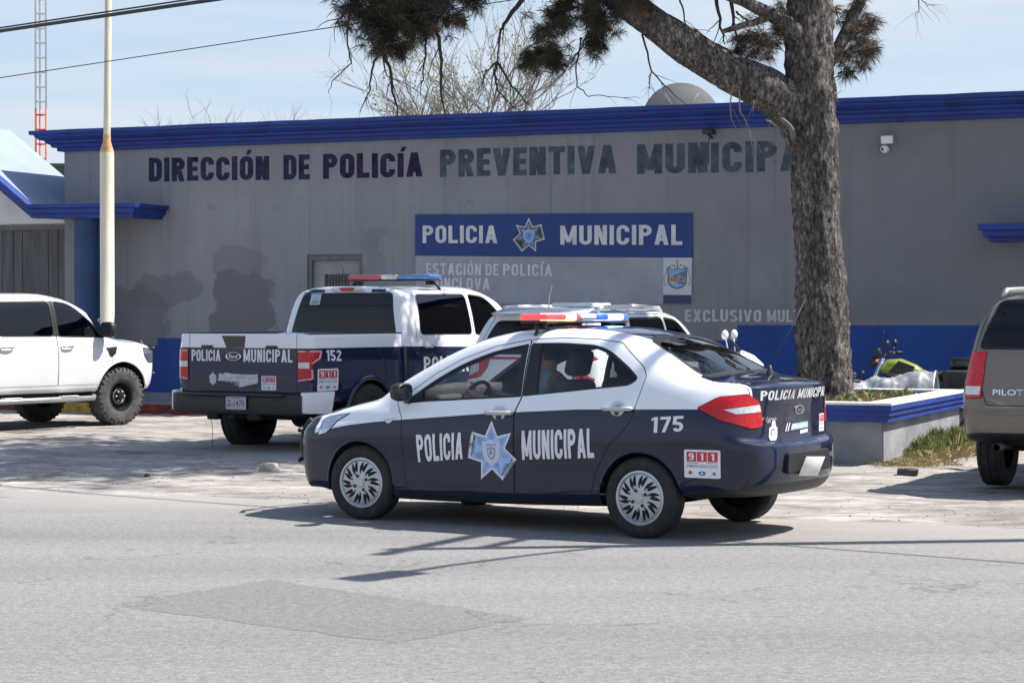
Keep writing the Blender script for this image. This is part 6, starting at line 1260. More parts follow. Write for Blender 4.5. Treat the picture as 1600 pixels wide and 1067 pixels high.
# the police pickup, number 152
t = thing('police_pickup', 'navy and white police pickup number 152 parked nose to the station, tailgate towards the road', 'pickup truck', (-1.540, 27.146, -.061), R(58.1655))
lineF = [(-4, 1.262), (-1.0, 1.262), (2.0, 1.215), (3.9, 1.18)]
PF = paint('navy and white pickup paint', (.012, .020, .055), WHITEP, lineF, rules=[(1.75, 3.2, .66, 1.0)], dust=.04)
def add_white_low(m, zlow, xlo):
    tt = m.node_tree; b = tt.nodes['Principled BSDF']; src = b.inputs['Base Color'].links[0].from_socket; co = NW('ShaderNodeTexCoord', tt); sp = NW('ShaderNodeSeparateXYZ', tt); tt.links.new(co.outputs['Object'], sp.inputs[0])
    a = NW('ShaderNodeMath', tt); a.operation = 'LESS_THAN'; tt.links.new(sp.outputs[2], a.inputs[0]); a.inputs[1].default_value = zlow; b_ = NW('ShaderNodeMath', tt); b_.operation = 'ABSOLUTE'; tt.links.new(sp.outputs[1], b_.inputs[0]); c_ = NW('ShaderNodeMath', tt); c_.operation = 'GREATER_THAN'; tt.links.new(b_.outputs[0], c_.inputs[0]); c_.inputs[1].default_value = .90
    d = NW('ShaderNodeMath', tt); d.operation = 'MULTIPLY'; tt.links.new(a.outputs[0], d.inputs[0]); tt.links.new(c_.outputs[0], d.inputs[1]); mx_ = NW('ShaderNodeMixRGB', tt); mx_.inputs[2].default_value = (*WHITEP, 1); tt.links.new(d.outputs[0], mx_.inputs[0]); tt.links.new(src, mx_.inputs[1]); tt.links.new(mx_.outputs[0], b.inputs['Base Color'])
tlo = [(.917, 1.245), (.637, 1.245), (.655, 1.140), (.735, 1.075), (.732, .900), (.917, .871)]
sF, BF, gF, rwF = build_pickup(t, dict(w=.978, belt=1.385, roof=2.015, cab=-1.10, scr_top=1.02, cowl=1.72, nose=2.76, hood=1.345, sill=.50, wx=1.84, r=.415, arch_r=.475, track=.86, tw=.30, rim=.235, wheel='truck', mt=MT, paint=PF, doors=(-.80, .50, 1.60, .98), glass=m_gdark, rear_glass=m_gdark, handle=m_chrome, mirror=m_blackp, tail=-3.03, bed_top=1.425, tg_w=.80, tl=(tlo, [[(.908, 1.105), (.775, 1.105), (.775, 1.03), (.908, 1.03)]]), nf=3.4, lip=.03, la=10))
rear_bumper(t, -3.20, .955, .50, .735, None)
for sg in (1, -1):
    bm = bmesh.new(); prism(bm, rnd([(-3.13, .52), (-2.62, .50), (-2.55, .762), (-3.13, .762)], .03), 'y', .992*sg, .92*sg, bev=.012); obj('bumper_cap', bm, pm('white bumper end', WHITEP, .35, coat=.5, var=.05), t, ang=40)
    fr = side_frame(sg); q = (lambda q: q) if sg < 0 else (lambda q: [q[1], q[0], q[3], q[2]])
    BF.decal('truck_number', block('152', q([(-2.71, 1.115), (-2.42, 1.110), (-2.42, 1.235), (-2.71, 1.240)]), t=.2, gap=.13), m_white, t, fr, label='white number 152')
    if sg < 0: sticker911(BF, t, fr, -2.88, -2.48, .77, 1.025)
    else: sticker911(BF, t, fr, -2.48, -2.88, .77, 1.025)
    for w_, a_, b_ in (('POLICIA', -.72, .30), ('MUNICIPAL', .42, 1.55)) if sg < 0 else (('MUNICIPAL', -.72, .42), ('POLICIA', .55, 1.55)): sF.decal('door_lettering', block(w_, q([(a_, .93), (b_, .93), (b_, 1.13), (a_, 1.13)]), t=.2), m_white, t, fr, label='white '+w_+' lettering on the side')
for w_, q in (('POLICIA', [(.765, 1.10), (.325, 1.105), (.325, 1.235), (.765, 1.235)]), ('MUNICIPAL', [(-.02, 1.098), (-.735, 1.10), (-.735, 1.248), (-.02, 1.245)])): BF.decal('tailgate_lettering', block(w_, q, t=.2), m_white, gF, rear_frame, label='white '+w_+' lettering on the tailgate')
BF.decal('tailgate_centre', [(*poly2d([(.305, 1.402), (-.05, 1.402), (-.035, 1.265), (.235, 1.262)]), 0, 0)], pm('black gate centre', (.012, .012, .016), .4, coat=.5), gF, rear_frame)
oval_badge(gF, Vector((-3.036, .125, 1.16)), (0, -1, 0), (0, 0, 1), (-1, 0, 0), .115, .052)
sh = [(.565, .85), (.52, .82), (.475, .85), (.465, .93), (.49, .95), (.51, .955), (.52, .985), (.535, .955), (.555, .945), (.575, .93)]
SH = lambda p: [(y-.08, z) for y, z in p]
BF.decal('torn_sticker', [(*poly2d(SH(sh)), 0, 0), (*poly2d(SH([(.445, .875), (.43, .955), (.40, .965), (.37, .95), (.33, .975), (.28, .965), (.20, .955), (-.10, .952), (-.14, .965), (-.155, .90), (-.150, .855), (.13, .80), (.115, .872), (.28, .868), (.30, .862), (.33, .872)])), 0, 0), (*poly2d(rectq(.28, -.18, .912, .917)), 1, 1)], [pm('peeling white sticker', (.55, .56, .57), .5, var=.25, vs=16), m_grayv], gF, rear_frame)
sticker911(BF, gF, rear_frame, -.285, -.50, .775, .94)
for y in (.52, -.44):
    bm = bmesh.new(); box(bm, -3.045, y, 1.275, .03, .16, .03, bev=.01); obj('gate_handle', bm, m_dkmetal, gF, ang=40)
plate(t, (-3.222, -.06, .63), (0, -1, 0), (0, 0, 1), (-1, 0, 0), .30, .155, 'Z-1470', pm('dusty plate', (.52, .52, .53), .5, var=.15, vs=9), pm('maroon ink', (.18, .08, .10), .6), top='COAHUILA')
for g in (1, -1): sF.decal('roof_band', [(*poly2d([(y*g, z) for y, z in ((.76, 1.918), (.36, 1.925), (.36, 2.0), (.73, 1.965))][::g]), 0, 0)], pm('navy vinyl', (.014, .022, .055), .35), t, rear_frame, label='navy band on the rear edge of the roof')
bm = bmesh.new(); box(bm, -.985, -.02, 1.962, .05, .50, .045, bev=.012); o = obj('brake_light_housing', bm, m_clearl, t, ang=40); bm = bmesh.new(); prism(bm, [(.10, 1.985), (-.15, 1.985), (-.10, 1.941), (.06, 1.941)], 'x', -1.016, -.99); obj('brake_light', bm, m_redl, o, smooth=False)
sF.decal('window_sticker', [(*poly2d(rectq(.56, .40, 1.77, 1.91)), 0, 0), (*poly2d(rectq(.55, .41, 1.845, 1.885)), 1, 1), (*poly2d(rectq(.53, .43, 1.785, 1.825)), 2, 1)], [pm('pale sticker', (.45, .52, .52), .5), m_lblue, m_grayv], t, rear_frame)
d_ = Vector((-.8486, -.529, 0)); e_ = Vector((-.529, .8486, 0))
def tlf(g):
    dd = Vector((d_.x, -d_.y*-1*g if g < 0 else -d_.y, 0)) if False else Vector((-.8486, .529*g, 0)); ee = Vector((-.529, -.8486*g, 0)); return lambda u, v: (ee*u+Vector((0, 0, v))+dd*9, -dd)
def strip(p, w_=.009):
    out = []
    for a, b in zip(p, p[1:]):
        a, b = Vector(a), Vector(b); n = (b-a).normalized(); n = Vector((-n.y, n.x))*w_; out.append((*poly2d([tuple(a-n), tuple(a+n), tuple(b+n), tuple(b-n)]), 0, 1+len(out)*.1))
    return out
for g in (1, -1): BF.decal('tail_light_trim', strip([(.905, 1.228), (.665, 1.228), (.678, 1.148), (.755, 1.088)])+strip([(.905, .890), (.748, .915), (.752, 1.02)]), pm('pale lens trim', (.66, .40, .40), .3), t, tlf(g), lift=.012)
beacon_bar(t, .05, 2.105, 1.30)
bm = bmesh.new(); tube(bm, [(-.55, .25, 1.97), (-.60, .30, 2.12), (-.64, .34, 2.28)], [.012, .008, .004], 6); obj('aerial', bm, m_blackp, t)
for g in (1, -1):
    bm = bmesh.new(); box(bm, -2.06, .905*g, 1.428, 1.84, .085, .014, bev=.004); obj('bed_rail_cap', bm, m_blackp, t, smooth=False)
bm = bmesh.new(); tube(bm, [(-3.12, .40, .47), (-3.10, .39, .30), (-3.13, .37, .10)], .003, 4); obj('hanging_wire', bm, m_dkmetal, t)
# white pickup at the left edge
t = thing('white_pickup', 'plain white crew cab pickup with black steel wheels and chunky tyres at the left edge', 'pickup truck', (-7.1146, 28.682, .045), R(54.637))
PW = paint('plain white paint', (.72, .73, .73), dust=.10)
build_pickup(t, dict(w=.93, belt=1.235, roof=1.83, cab=-.95, scr_top=.72, cowl=1.42, nose=2.46, hood=1.185, sill=.46, wx=1.61, r=.405, arch_r=.475, track=.78, tw=.27, rim=.205, wheel='steel', mt=MTD, paint=PW, doors=(-.68, .42, 1.40, .80), glass=m_gtint, rear_glass=m_gdark, handle=m_chrome, mirror=m_blackp, tail=-2.78, bed_top=1.26, tg_w=.70, nf=2.6, lip=.012, la=8, black_b=True, steer=-4, hk=.25))
rear_bumper(t, -2.92, .92, .48, .66, None)
for sg in (1, -1):
    bm = bmesh.new(); tube(bm, [(-1.0, .90*sg, .42), (-.95, .985*sg, .40), (1.0, .985*sg, .40), (1.08, .90*sg, .42)], .038, 12)
    so_ = obj('side_step', bm, pm('step tube', (.42, .42, .41), .35, metal=.6, var=.2), t); bm = bmesh.new()
    for x in (-.45, .55): box(bm, x, .985*sg, .440, .30, .075, .012, bev=.004)
    obj('step_pad', bm, m_white, so_, smooth=False)
    bm = bmesh.new(); prism(bm, rnd([(1.30, 1.085), (1.50, 1.10), (1.47, 1.00), (1.40, .955), (1.36, .965)], .012), 'y', .90*sg, .935*sg, bev=.004); obj('wing_vent', bm, m_blackp, t, ang=40)
bm = bmesh.new()
for y in (-.35, .35): tube(bm, [(2.40, y, .55), (2.56, y, .62), (2.60, y, 1.04), (2.50, y, 1.16)], .03, 10)
for z in (.70, 1.06): tube(bm, [(2.36, .76, z), (2.53, .52, z), (2.58, 0, z), (2.53, -.52, z), (2.36, -.76, z)], .028, 10)
obj('bull_bar', bm, m_blackp, t)
# ---- two sport utility cars
def build_suv(t, c):
    W, L0, L1 = c['w'], c['tail'], c['nose']; zb, rf, hz, zs = c['belt'], c['roof'], c['hood'], c['sill']; xw, xc, xr = c['cowl'], c['scr_top'], c['roof_end']; wx, r = c['wx'], c['r']; x0 = L0+.38; x1 = L1-.42
    rows = [(0, zs), (W*.74, zs), (W*.95, zs+.03), (W*.985, zs+.16), (W, zs+.32), (W*.998, zs+.50), ({x0: W*.975, x1: W*.97}, {x0: zb-.13, xw: zb-.16, x1: hz-.20}), ({x0: W*.945, xw: W*.94, x1: W*.91}, {x0: zb+.03, xc: zb-.01, xw: zb-.06, x1: hz-.07}),
            ({x0: W*.865, xc: W*.875, xw: W*.90, x1: W*.80}, {x0: (zb+rf)/2+.02, xc: (zb+rf)/2, (xc+xw)/2: zb+.15, xw: zb-.01, xw+.2: hz-.02, x1: hz-.04}),
            ({x0: W*.735, xr: W*.745, xc: W*.755, xw-.08: W*.81, xw+.2: W*.68, x1: W*.64}, {x0: rf-.11, xr+.2: rf-.07, xc-.3: rf-.06, xc: rf-.10, (xc+xw)/2: (rf+zb)/2+.02, xw-.08: zb+.04, xw+.15: hz, x1: hz-.01}),
            (W*.4, {x0: rf-.03, xc-.4: rf, xc: rf-.05, (xc+xw)/2+.04: (rf+zb)/2+.04, xw+.06: hz+.03, x1: hz+.01}), (0, {x0: rf-.02, xc-.4: rf+.015, xc: rf-.035, (xc+xw)/2+.07: (rf+zb)/2+.04, xw+.12: hz+.03, x1: hz+.015})]
    xs = sorted({x0, x0+.3, xr, (xr+xc)/2, xc-.4, xc-.1, xc+.1, (xc+xw)/2, xw-.2, xw-.05, xw+.1, xw+.25, (xw+x1)/2, x1})
    sl = c['slant']; rear = ([L0+.25, L0+.15, L0+.03, L0, L0-.02, L0-.01, L0+.03, L0+.05, L0+.05+sl*.5, L0+.07+sl, L0+.08+sl, L0+.08+sl], [zs+.08, zs+.08, zs+.1, zs+.17, zs+.30, zs+.44, zb-.13, zb+.0, (zb+rf)/2+.0, rf-.13, rf-.06, rf-.05])
    front = ([L1-.22, L1-.15, L1-.04, L1, L1, L1, L1-.03, L1-.08, L1-.11, L1-.16, L1-.2, L1-.22], [zs+.06, zs+.06, zs+.08, zs+.16, zs+.3, zs+.45, hz-.18, hz-.10, hz-.07, hz-.04, hz-.02, hz-.01])
    s = Shell(rows, xs, front, rear, du=.06, sub=[1, 1, 2, 3, 3, 3, 3, 4, 4, 4, 4], nf=2.8, nr=c.get('nr', 3.6)); P = c['paint']; a, b, d = c['doors']; zt = rf-.125
    rd = [(a+.05, zs+.10), (b, zs+.10), (b, zt+.06), (a+.03, zt+.05), (a-.10, zb-.05)]; fd = [(b, zs+.10), (d, zs+.10), (d+.03, zb-.08), (xw-.12, zb+.05), (xc+.05, zt+.03), (b, zt+.06)]
    rw = rnd([(a+.06, zb+.05), (b-.04, zb+.03), (b-.04, zt), (a+.12, zt-.01)], .05); fw = rnd([(b+.04, zb+.03), (d-.08, zb-.005), (xw-.28, zb+.09), (xc-.05, zt-.03), (b+.04, zt)], [.03, .03, .05, .1, .03]); qw = rnd([(L0+.38, zb+.10), (a-.06, zb+.07), (a-.0, zt-.01), (L0+.50+sl, zt-.03)], .06)
    for sg, sf in ((1, 'L'), (-1, 'R')):
        cd_ = side_cond(sg); s.panel('doorR'+sf, rnd(rd, .03), EX, cd_, .007); s.panel('doorF'+sf, rnd(fd, .03), EX, cd_, .007)
        for n_, q in (('R', rw), ('F', fw)): s.panel('trim'+n_+sf, inset(q, -.025), EX, cd_, 0, over=('door'+n_+sf, 'gap')); s.panel('glass'+n_+sf, q, EX, cd_, 0, over=('trim'+n_+sf,))
        s.panel('quarter'+sf, qw, EX, cd_, .018, 'trimB')
        e = Vector((.6, .8*sg, 0)); dd = Vector((-.8, .6*sg, 0)); u = Vector((L0+.12, W*.80*sg, 0)).dot(e); cond = lambda f: f.calc_center_median().x < L0+.7 and f.calc_center_median().y*sg > W*.45 and f.normal.dot(dd) > .0
        s.panel('tail'+sf, rnd([(u+p, z) for p, z in c['tl']], .02), e, cond, .006)
        if c.get('rev'): s.panel('rev'+sf, [(u+p, z) for p, z in c['rev']], e, cond, .003, 'tail'+sf, over=('tail'+sf,))
        e2 = Vector((.72, -.694*sg, 0)); e2 = Vector((.72, .694*sg, 0)); u0 = Vector((L1-.15, W*.78*sg, 0)).dot(e2); s.panel('head'+sf, rnd([(u0-.3, hz-.08), (u0+.18, hz-.12), (u0+.16, hz-.25), (u0-.15, hz-.22)], .03), e2, lambda f: f.calc_center_median().x > L1-.7 and f.calc_center_median().y*sg > W*.5 and f.normal.z < .85, .006)
        ac = lambda f: f.calc_center_median().y*sg > W*.55 and f.calc_center_median().z < c['arch_r']+r+.1 and f.normal.y*sg > -.3
        for x in (wx, -wx): s.remove(circle(x, r+.01, c['arch_r']), EX, ac)
    s.panel('screen', rnd([(-W*.78, zb+.06), (-W*.4, zb), (W*.4, zb), (W*.78, zb+.06), (W*.68, rf-.14), (W*.35, rf-.07), (-W*.35, rf-.07), (-W*.68, rf-.14)], .05), EY, lambda f: f.calc_center_median().x > xc-.3 and f.normal.x > .25 and f.normal.z > .2, 0)
    rq = c['rear_win']; s.panel('rearwin', rnd(rq, .06), EY, lambda f: f.calc_center_median().x < L0+.85 and f.normal.x < -.25, .02, 'trimB')
    hq = c['hatch']; s.panel('hatch', rnd(hq, .03), EY, lambda f: f.calc_center_median().x < L0+.75 and f.normal.x < -.25, .008)
    if c.get('dark_low'): s.panel('lowr', rnd(c['dark_low'], .04), EY, lambda f: f.calc_center_median().x < L0+.5 and f.normal.x < -.1, 0)
    for f in s.bm.faces:
        if f[s.t] == 0 and f.normal.z < -.5 and f.calc_center_median().z < zs+.35: f[s.t] = s.id('under')
    s.part('body', [P, m_gap, m_rubber, m_blackp], {'body': 0, 'gap': 1, 'trimB': 2, 'under': 3, 'lowr': 3}, t); h = s.part('hatch', [P], {'hatch': 0}, t); s.part('rear_window', c['glass'], {'rearwin': 0}, h, push=-.003); s.part('windscreen', m_gtint, {'screen': 0}, t)
    s.part('interior_lining', m_int, {k: 0 for k in ('body', 'gap', 'hatch', 'trimB', 'doorFL', 'doorFR', 'doorRL', 'doorRR', 'trimFL', 'trimFR', 'trimRL', 'trimRR')}, t, push=-.04, only=lambda f: f.calc_center_median().x < xw and f.calc_center_median().z > zs+.2, flip=True)
    for sg, sf in ((1, 'L'), (-1, 'R')):
        for n_, hx in (('F', b+.15), ('R', a+.2)):
            dr = s.part('door', [P, m_rubber], {'door'+n_+sf: 0, 'trim'+n_+sf: 1}, t); s.part('window', c['glass'], {'glass'+n_+sf: 0}, dr, push=-.005); handle(dr, s, hx, zb-.12, sg, c['handle'])
        s.part('quarter_window', c['glass'], {'quarter'+sf: 0}, t, push=-.003); o = s.part('tail_light', m_redl, {'tail'+sf: 0}, t, push=.008)
        if o and c.get('rev'): s.part('reversing_light', m_clearl, {'rev'+sf: 0}, o, push=.010)
        s.part('headlight', m_lampin, {'head'+sf: 0}, t, push=.004); mirror_part(t, d-.10, W*1.08, zb+.06, sg, P, m_blackp, sx=.14, sy=.22, sz=.17)
        for x in (wx, -wx): wheel_well(t, x, r+.01, c['arch_r'], W*.6, W*.93, sg, m_black, zs+.08); make_wheel(t, x, W*.85, r, r, .24, r*.60, 'alloy', sg, MT)
        if c.get('rails'):
            bm = bmesh.new(); y = W*.70*sg; n = 8; tube(bm, [(xr+.0, y, rf-.04)]+[(xr+.08+(xc-.25-xr-.16)*k/n, y, rf-.0+.018*math.sin(math.pi*k/n)) for k in range(n+1)]+[(xc-.25, y, rf-.05)], [.02]+[.024]*(n+1)+[.02], 8, flat=1.3); obj('roof_rail', bm, c['rails'], t)
    cabin(t, .25, -.75, zs+.40, W*.42, xw-.35, zb-.02); bm = bmesh.new(); tube(bm, [(-wx, -W*.75, r), (-wx, W*.75, r)], .05, 8); box(bm, -.2, 0, zs+.02, L1-L0-1.6, W*1.1, .08); obj('underbody', bm, m_black, t, smooth=False)
    return s, h
# white patrol crossover between the pickup and the tree
t = thing('white_crossover', 'white compact crossover with roof rails parked beyond the police saloon, half hidden by it', 'car', (1.20, 25.75, 0), R(60))
PC = paint('white crossover paint', (.70, .71, .72), dust=.05)
sC, hC = build_suv(t, dict(w=.90, tail=-2.12, nose=2.1, belt=1.03, roof=1.665, hood=1.04, sill=.30, cowl=1.10, scr_top=.35, roof_end=-1.55, wx=1.30, r=.34, arch_r=.395, doors=(-1.05, -.05, .95), slant=.30, paint=PC, glass=m_gtint, handle=m_white, rails=pm('white rail', (.68, .69, .70), .4), tl=[(-.20, 1.10), (.08, 1.13), (.16, 1.09), (-.07, 1.03), (-.09, .94), (.10, .87), (.10, .84), (-.13, .87), (-.21, .99)], rear_win=[(-.66, 1.13), (.66, 1.13), (.56, 1.52), (-.56, 1.52)], hatch=[(-.62, .62), (.62, .62), (.70, 1.05), (.70, 1.12), (.60, 1.60), (-.60, 1.60), (-.70, 1.12), (-.70, 1.05)], dark_low=[(-.7, .30), (.7, .30), (.75, .50), (-.75, .50)]))
sC.decal('red_stripe', [(*poly2d([(.60, 1.075), (-.60, 1.075), (-.60, 1.105), (.60, 1.105)]), 0, 0)], m_redv, hC, rear_frame, label='red strip below the rear window'); h = sC.bvh.ray_cast(*rear_frame(0, .95))[0]; oval_badge(hC, h, (0, -1, 0), (0, 0, 1), (-1, 0, 0), .09, .045, 'o')
bm = bmesh.new(); prism(bm, [(-1.86, 1.60), (-1.55, 1.668), (-1.50, 1.655), (-1.80, 1.575)], 'y', -.60, .60, bev=.01); obj('spoiler', bm, PC, t, ang=40)
bm = bmesh.new(); box(bm, -.75, .0, 1.70, .5, .55, .05, bev=.02); tube(bm, [(-1.55, .0, 1.67), (-1.75, -.12, 1.80), (-1.92, -.25, 1.92)], [.008, .005, .003], 5); obj('roof_unit', bm, m_white, t, ang=40)
# bronze grey sport utility at the right edge
PX, PY = 5.80, 20.10; t = thing('grey_suv', 'dusty bronze grey sport utility car seen from behind at the right edge', 'car', (PX, PY, .03), R(63))
PG = paint('bronze grey paint', (.185, .165, .145), rough=.4, coat=.5, dust=.35, flake=.2)
sG, hG = build_suv(t, dict(w=.985, tail=-2.22, nose=2.42, belt=1.17, roof=1.77, hood=1.14, sill=.40, cowl=1.35, scr_top=.55, roof_end=-1.75, wx=1.36, r=.37, arch_r=.43, doors=(-1.0, .1, 1.2), slant=.24, nr=5, paint=PG, glass=m_gdark, handle=pm('bronze handle', (.185, .165, .145), .4), rails=m_silver, tl=[(-.06, 1.24), (.115, 1.24), (.115, .82), (-.08, .82)], rev=[(-.06, .93), (.105, .93), (.105, .85), (-.06, .85)], rear_win=[(-.83, 1.25), (.83, 1.25), (.69, 1.69), (-.69, 1.69)], hatch=[(-.73, .76), (.73, .76), (.87, 1.2), (.74, 1.725), (-.74, 1.725), (-.87, 1.2)]))
# badges on the sport utility at the right edge
h = sG.bvh.ray_cast(*rear_frame(.41, .87))[0]
sG.decal('model_badge', [(*place2d(text2d('PILOT', .012), rectq(.67, .40, .855, .905)), 0, 1)], m_chrome, hG, rear_frame)
h = sG.bvh.ray_cast(*rear_frame(0, 1.10))[0]; bm = bmesh.new(); E_ = lambda u, v: h+Vector((-.012, -u, v))
def bar(p, q, w_):
    p, q = Vector(p), Vector(q); n = (q-p).normalized(); n = Vector((-n.y, n.x))*w_
    f = [E_(*(p-n)), E_(*(p+n)), E_(*(q+n)), E_(*(q-n))]; lo = [bm.verts.new(v+Vector((.014, 0, 0))) for v in f]; hi = [bm.verts.new(v) for v in f]; bm.faces.new(hi)
    for k in range(4): bm.faces.new((lo[k], lo[(k+1) % 4], hi[(k+1) % 4], hi[k]))
for a in (((-.045, -.05), (-.030, .05), .010), ((.045, -.05), (.030, .05), .010), ((-.034, -.002), (.034, -.002), .009)): bar(*a)
rg = [(-.085, -.062), (.085, -.062), (.098, .065), (-.098, .065)]
for k in range(4): bar(rg[k], rg[(k+1) % 4], .008)
obj('badge', recalc(bm), m_chrome, hG, smooth=False, label='chrome letter badge in a rounded frame')
tG = hG.parent; bm = bmesh.new(); lathe(bm, [(.030, -2.28), (.034, -2.285), (.034, -1.8), (.030, -1.8)], 'x', 16, c=(0, .62, .40)); obj('exhaust', recalc(bm), m_dkmetal, tG)
# ------------------------------------------------------------ driver of the saloon
def skinmesh(name, pts, edges, rad, m, parent, sub=2, root=0):
    me = bpy.data.meshes.new(name); me.from_pydata([tuple(p) for p in pts], edges, []); o = bpy.data.objects.new(name, me); col.objects.link(o)
    o.modifiers.new('skin', 'SKIN'); sv = me.skin_vertices[0].data
    for i, r in enumerate(rad): sv[i].radius = (r if isinstance(r, tuple) else (r, r)); sv[i].use_root = (i == root)
    sm = o.modifiers.new('sub', 'SUBSURF'); sm.levels = sub; sm.render_levels = sub
    bpy.context.view_layer.update(); dg = bpy.context.evaluated_depsgraph_get(); nm = bpy.data.meshes.new_from_object(o.evaluated_get(dg)); bpy.data.objects.remove(o)
    nm.name = name; nm.materials.clear(); nm.materials.append(m)
    for p in nm.polygons: p.use_smooth = True
    q = bpy.data.objects.new(name, nm); col.objects.link(q)
    if parent: q.parent = parent
    return q
m_skin = pm('tanned skin', (.36, .20, .13), .6, var=.08, vs=9); m_hair = pm('dark hair', (.012, .010, .009), .7, bump=.3, bs=80); m_shirt = pm('pale blue shirt', (.34, .44, .60), .9, var=.12, vs=7, bump=.3, bs=12); m_trous = pm('navy trousers', (.015, .017, .03), .9)
Vv = Vector; px0, py0 = -.10, .36
pts = [Vv((px0, py0, .66)), Vv((px0-.03, py0, .80)), Vv((px0-.08, py0, .96)), Vv((px0-.11, py0, 1.09)), Vv((px0-.10, py0, 1.155)), Vv((px0-.085, py0, 1.22)), Vv((px0-.07, py0, 1.30)), Vv((px0-.075, py0, 1.355))]
edges = [(i, i+1) for i in range(7)]; rad = [(.15, .13), (.14, .12), (.155, .115), (.12, .09), (.052, .052), (.070, .075), (.082, .092), (.055, .06)]
def chain(start, ps, rs):
    k = start
    for p, r in zip(ps, rs): pts.append(Vv(p)); rad.append(r); edges.append((k, len(pts)-1)); k = len(pts)-1
    return k
for g in (1, -1):
    wy = py0+g*.165; e = chain(3, [(px0-.09, py0+g*.19, 1.055), (px0+.02, py0+g*.27, .90), (px0+.20, py0+g*.24, .875), (px0+.42, wy, .955), (px0+.49, wy-.01*g, .975)], [.062, .048, .042, .030, .026])
    for j, (dz, L_) in enumerate(((.030, .055), (.011, .064), (-.010, .060), (-.028, .048))): chain(e, [(px0+.535, wy-.005*g, .985+dz), (px0+.555, wy+.022*g, .975+dz), (px0+.535, wy+.035*g-.004*j*g, .965+dz)], [.0105, .0095, .008])
    chain(e, [(px0+.50, wy-.035*g, 1.0), (px0+.53, wy-.042*g, 1.015)], [.011, .009])
    chain(0, [(px0+.10, py0+g*.10, .64), (px0+.42, py0+g*.13, .70), (px0+.66, py0+g*.12, .42), (px0+.78, py0+g*.12, .38)], [.10, .075, .055, .04])
body = skinmesh('person', pts, edges, rad, m_skin, None)
body.matrix_world = CAR.matrix_world if False else Matrix.Translation((.3207, 16.3238, 0)) @ Matrix.Rotation(R(146.527), 4, 'Z')
tag(body, 'driver in a pale blue shirt with dark hair at the wheel of the saloon', 'person')
sp = [pts[0], pts[1], pts[2], pts[3], Vv((px0-.10, py0, 1.19))]; se = [(0, 1), (1, 2), (2, 3), (3, 4)]; sr_ = [(.165, .145), (.155, .135), (.17, .13), (.135, .105), (.066, .066)]
for g in (1, -1):
    for p, r, fr_ in ((( px0-.09, py0+g*.19, 1.055), .078, 3), ((px0+.02, py0+g*.27, .90), .064, None), ((px0+.20, py0+g*.24, .877), .054, None), ((px0+.38, py0+g*.185, .94), .044, None)):
        sp.append(Vv(p)); sr_.append(r); se.append((fr_ if fr_ is not None else len(sp)-2, len(sp)-1))
skinmesh('shirt', sp, se, sr_, m_shirt, body)
tp = [Vv((px0, py0, .66))]; te = []; trd = [(.16, .14)]
for g in (1, -1):
    k = 0
    for p, r in (((px0+.10, py0+g*.10, .645), .112), ((px0+.42, py0+g*.13, .705), .086), ((px0+.66, py0+g*.12, .44), .066)): tp.append(Vv(p)); trd.append(r); te.append((k, len(tp)-1)); k = len(tp)-1
skinmesh('trousers', tp, te, trd, m_trous, body)
def ico(bm, c, rx, ry, rz, sub=3, keep=None):
    vs = bmesh.ops.create_icosphere(bm, subdivisions=sub, radius=1)['verts']
    if keep: bmesh.ops.delete(bm, geom=[v for v in vs if not keep(v.co)], context='VERTS'); vs = [v for v in vs if v.is_valid]
    for v in vs: v.co = Vv((v.co.x*rx+c[0], v.co.y*ry+c[1], v.co.z*rz+c[2]))
bm = bmesh.new(); ico(bm, (px0-.082, py0, 1.315), .098, .092, .105, keep=lambda c: (c.z > .30 and c.x < .9) or (c.x < .25 and c.z > -.75)); obj('hair', bm, m_hair, body)
bm = bmesh.new(); hx = px0+.008
prism(bm, [(hx-.012, 1.285), (hx+.026, 1.255), (hx-.008, 1.245)], 'y', py0-.013, py0+.013, bev=.004); obj('nose', bm, m_skin, body)
for g in (1, -1):
    bm = bmesh.new(); ico(bm, (hx-.010, py0+g*.032, 1.292), .008, .013, .008, 2); obj('eye', bm, pm('dark eyes', (.03, .02, .02), .2), body); bm = bmesh.new(); ico(bm, (px0-.085, py0+g*.090, 1.275), .022, .010, .032, 2); obj('ear', bm, m_skin, body)
bm = bmesh.new(); ico(bm, (hx-.004, py0, 1.222), .010, .026, .007, 2); obj('mouth', bm, pm('lips', (.30, .12, .10), .5), body)
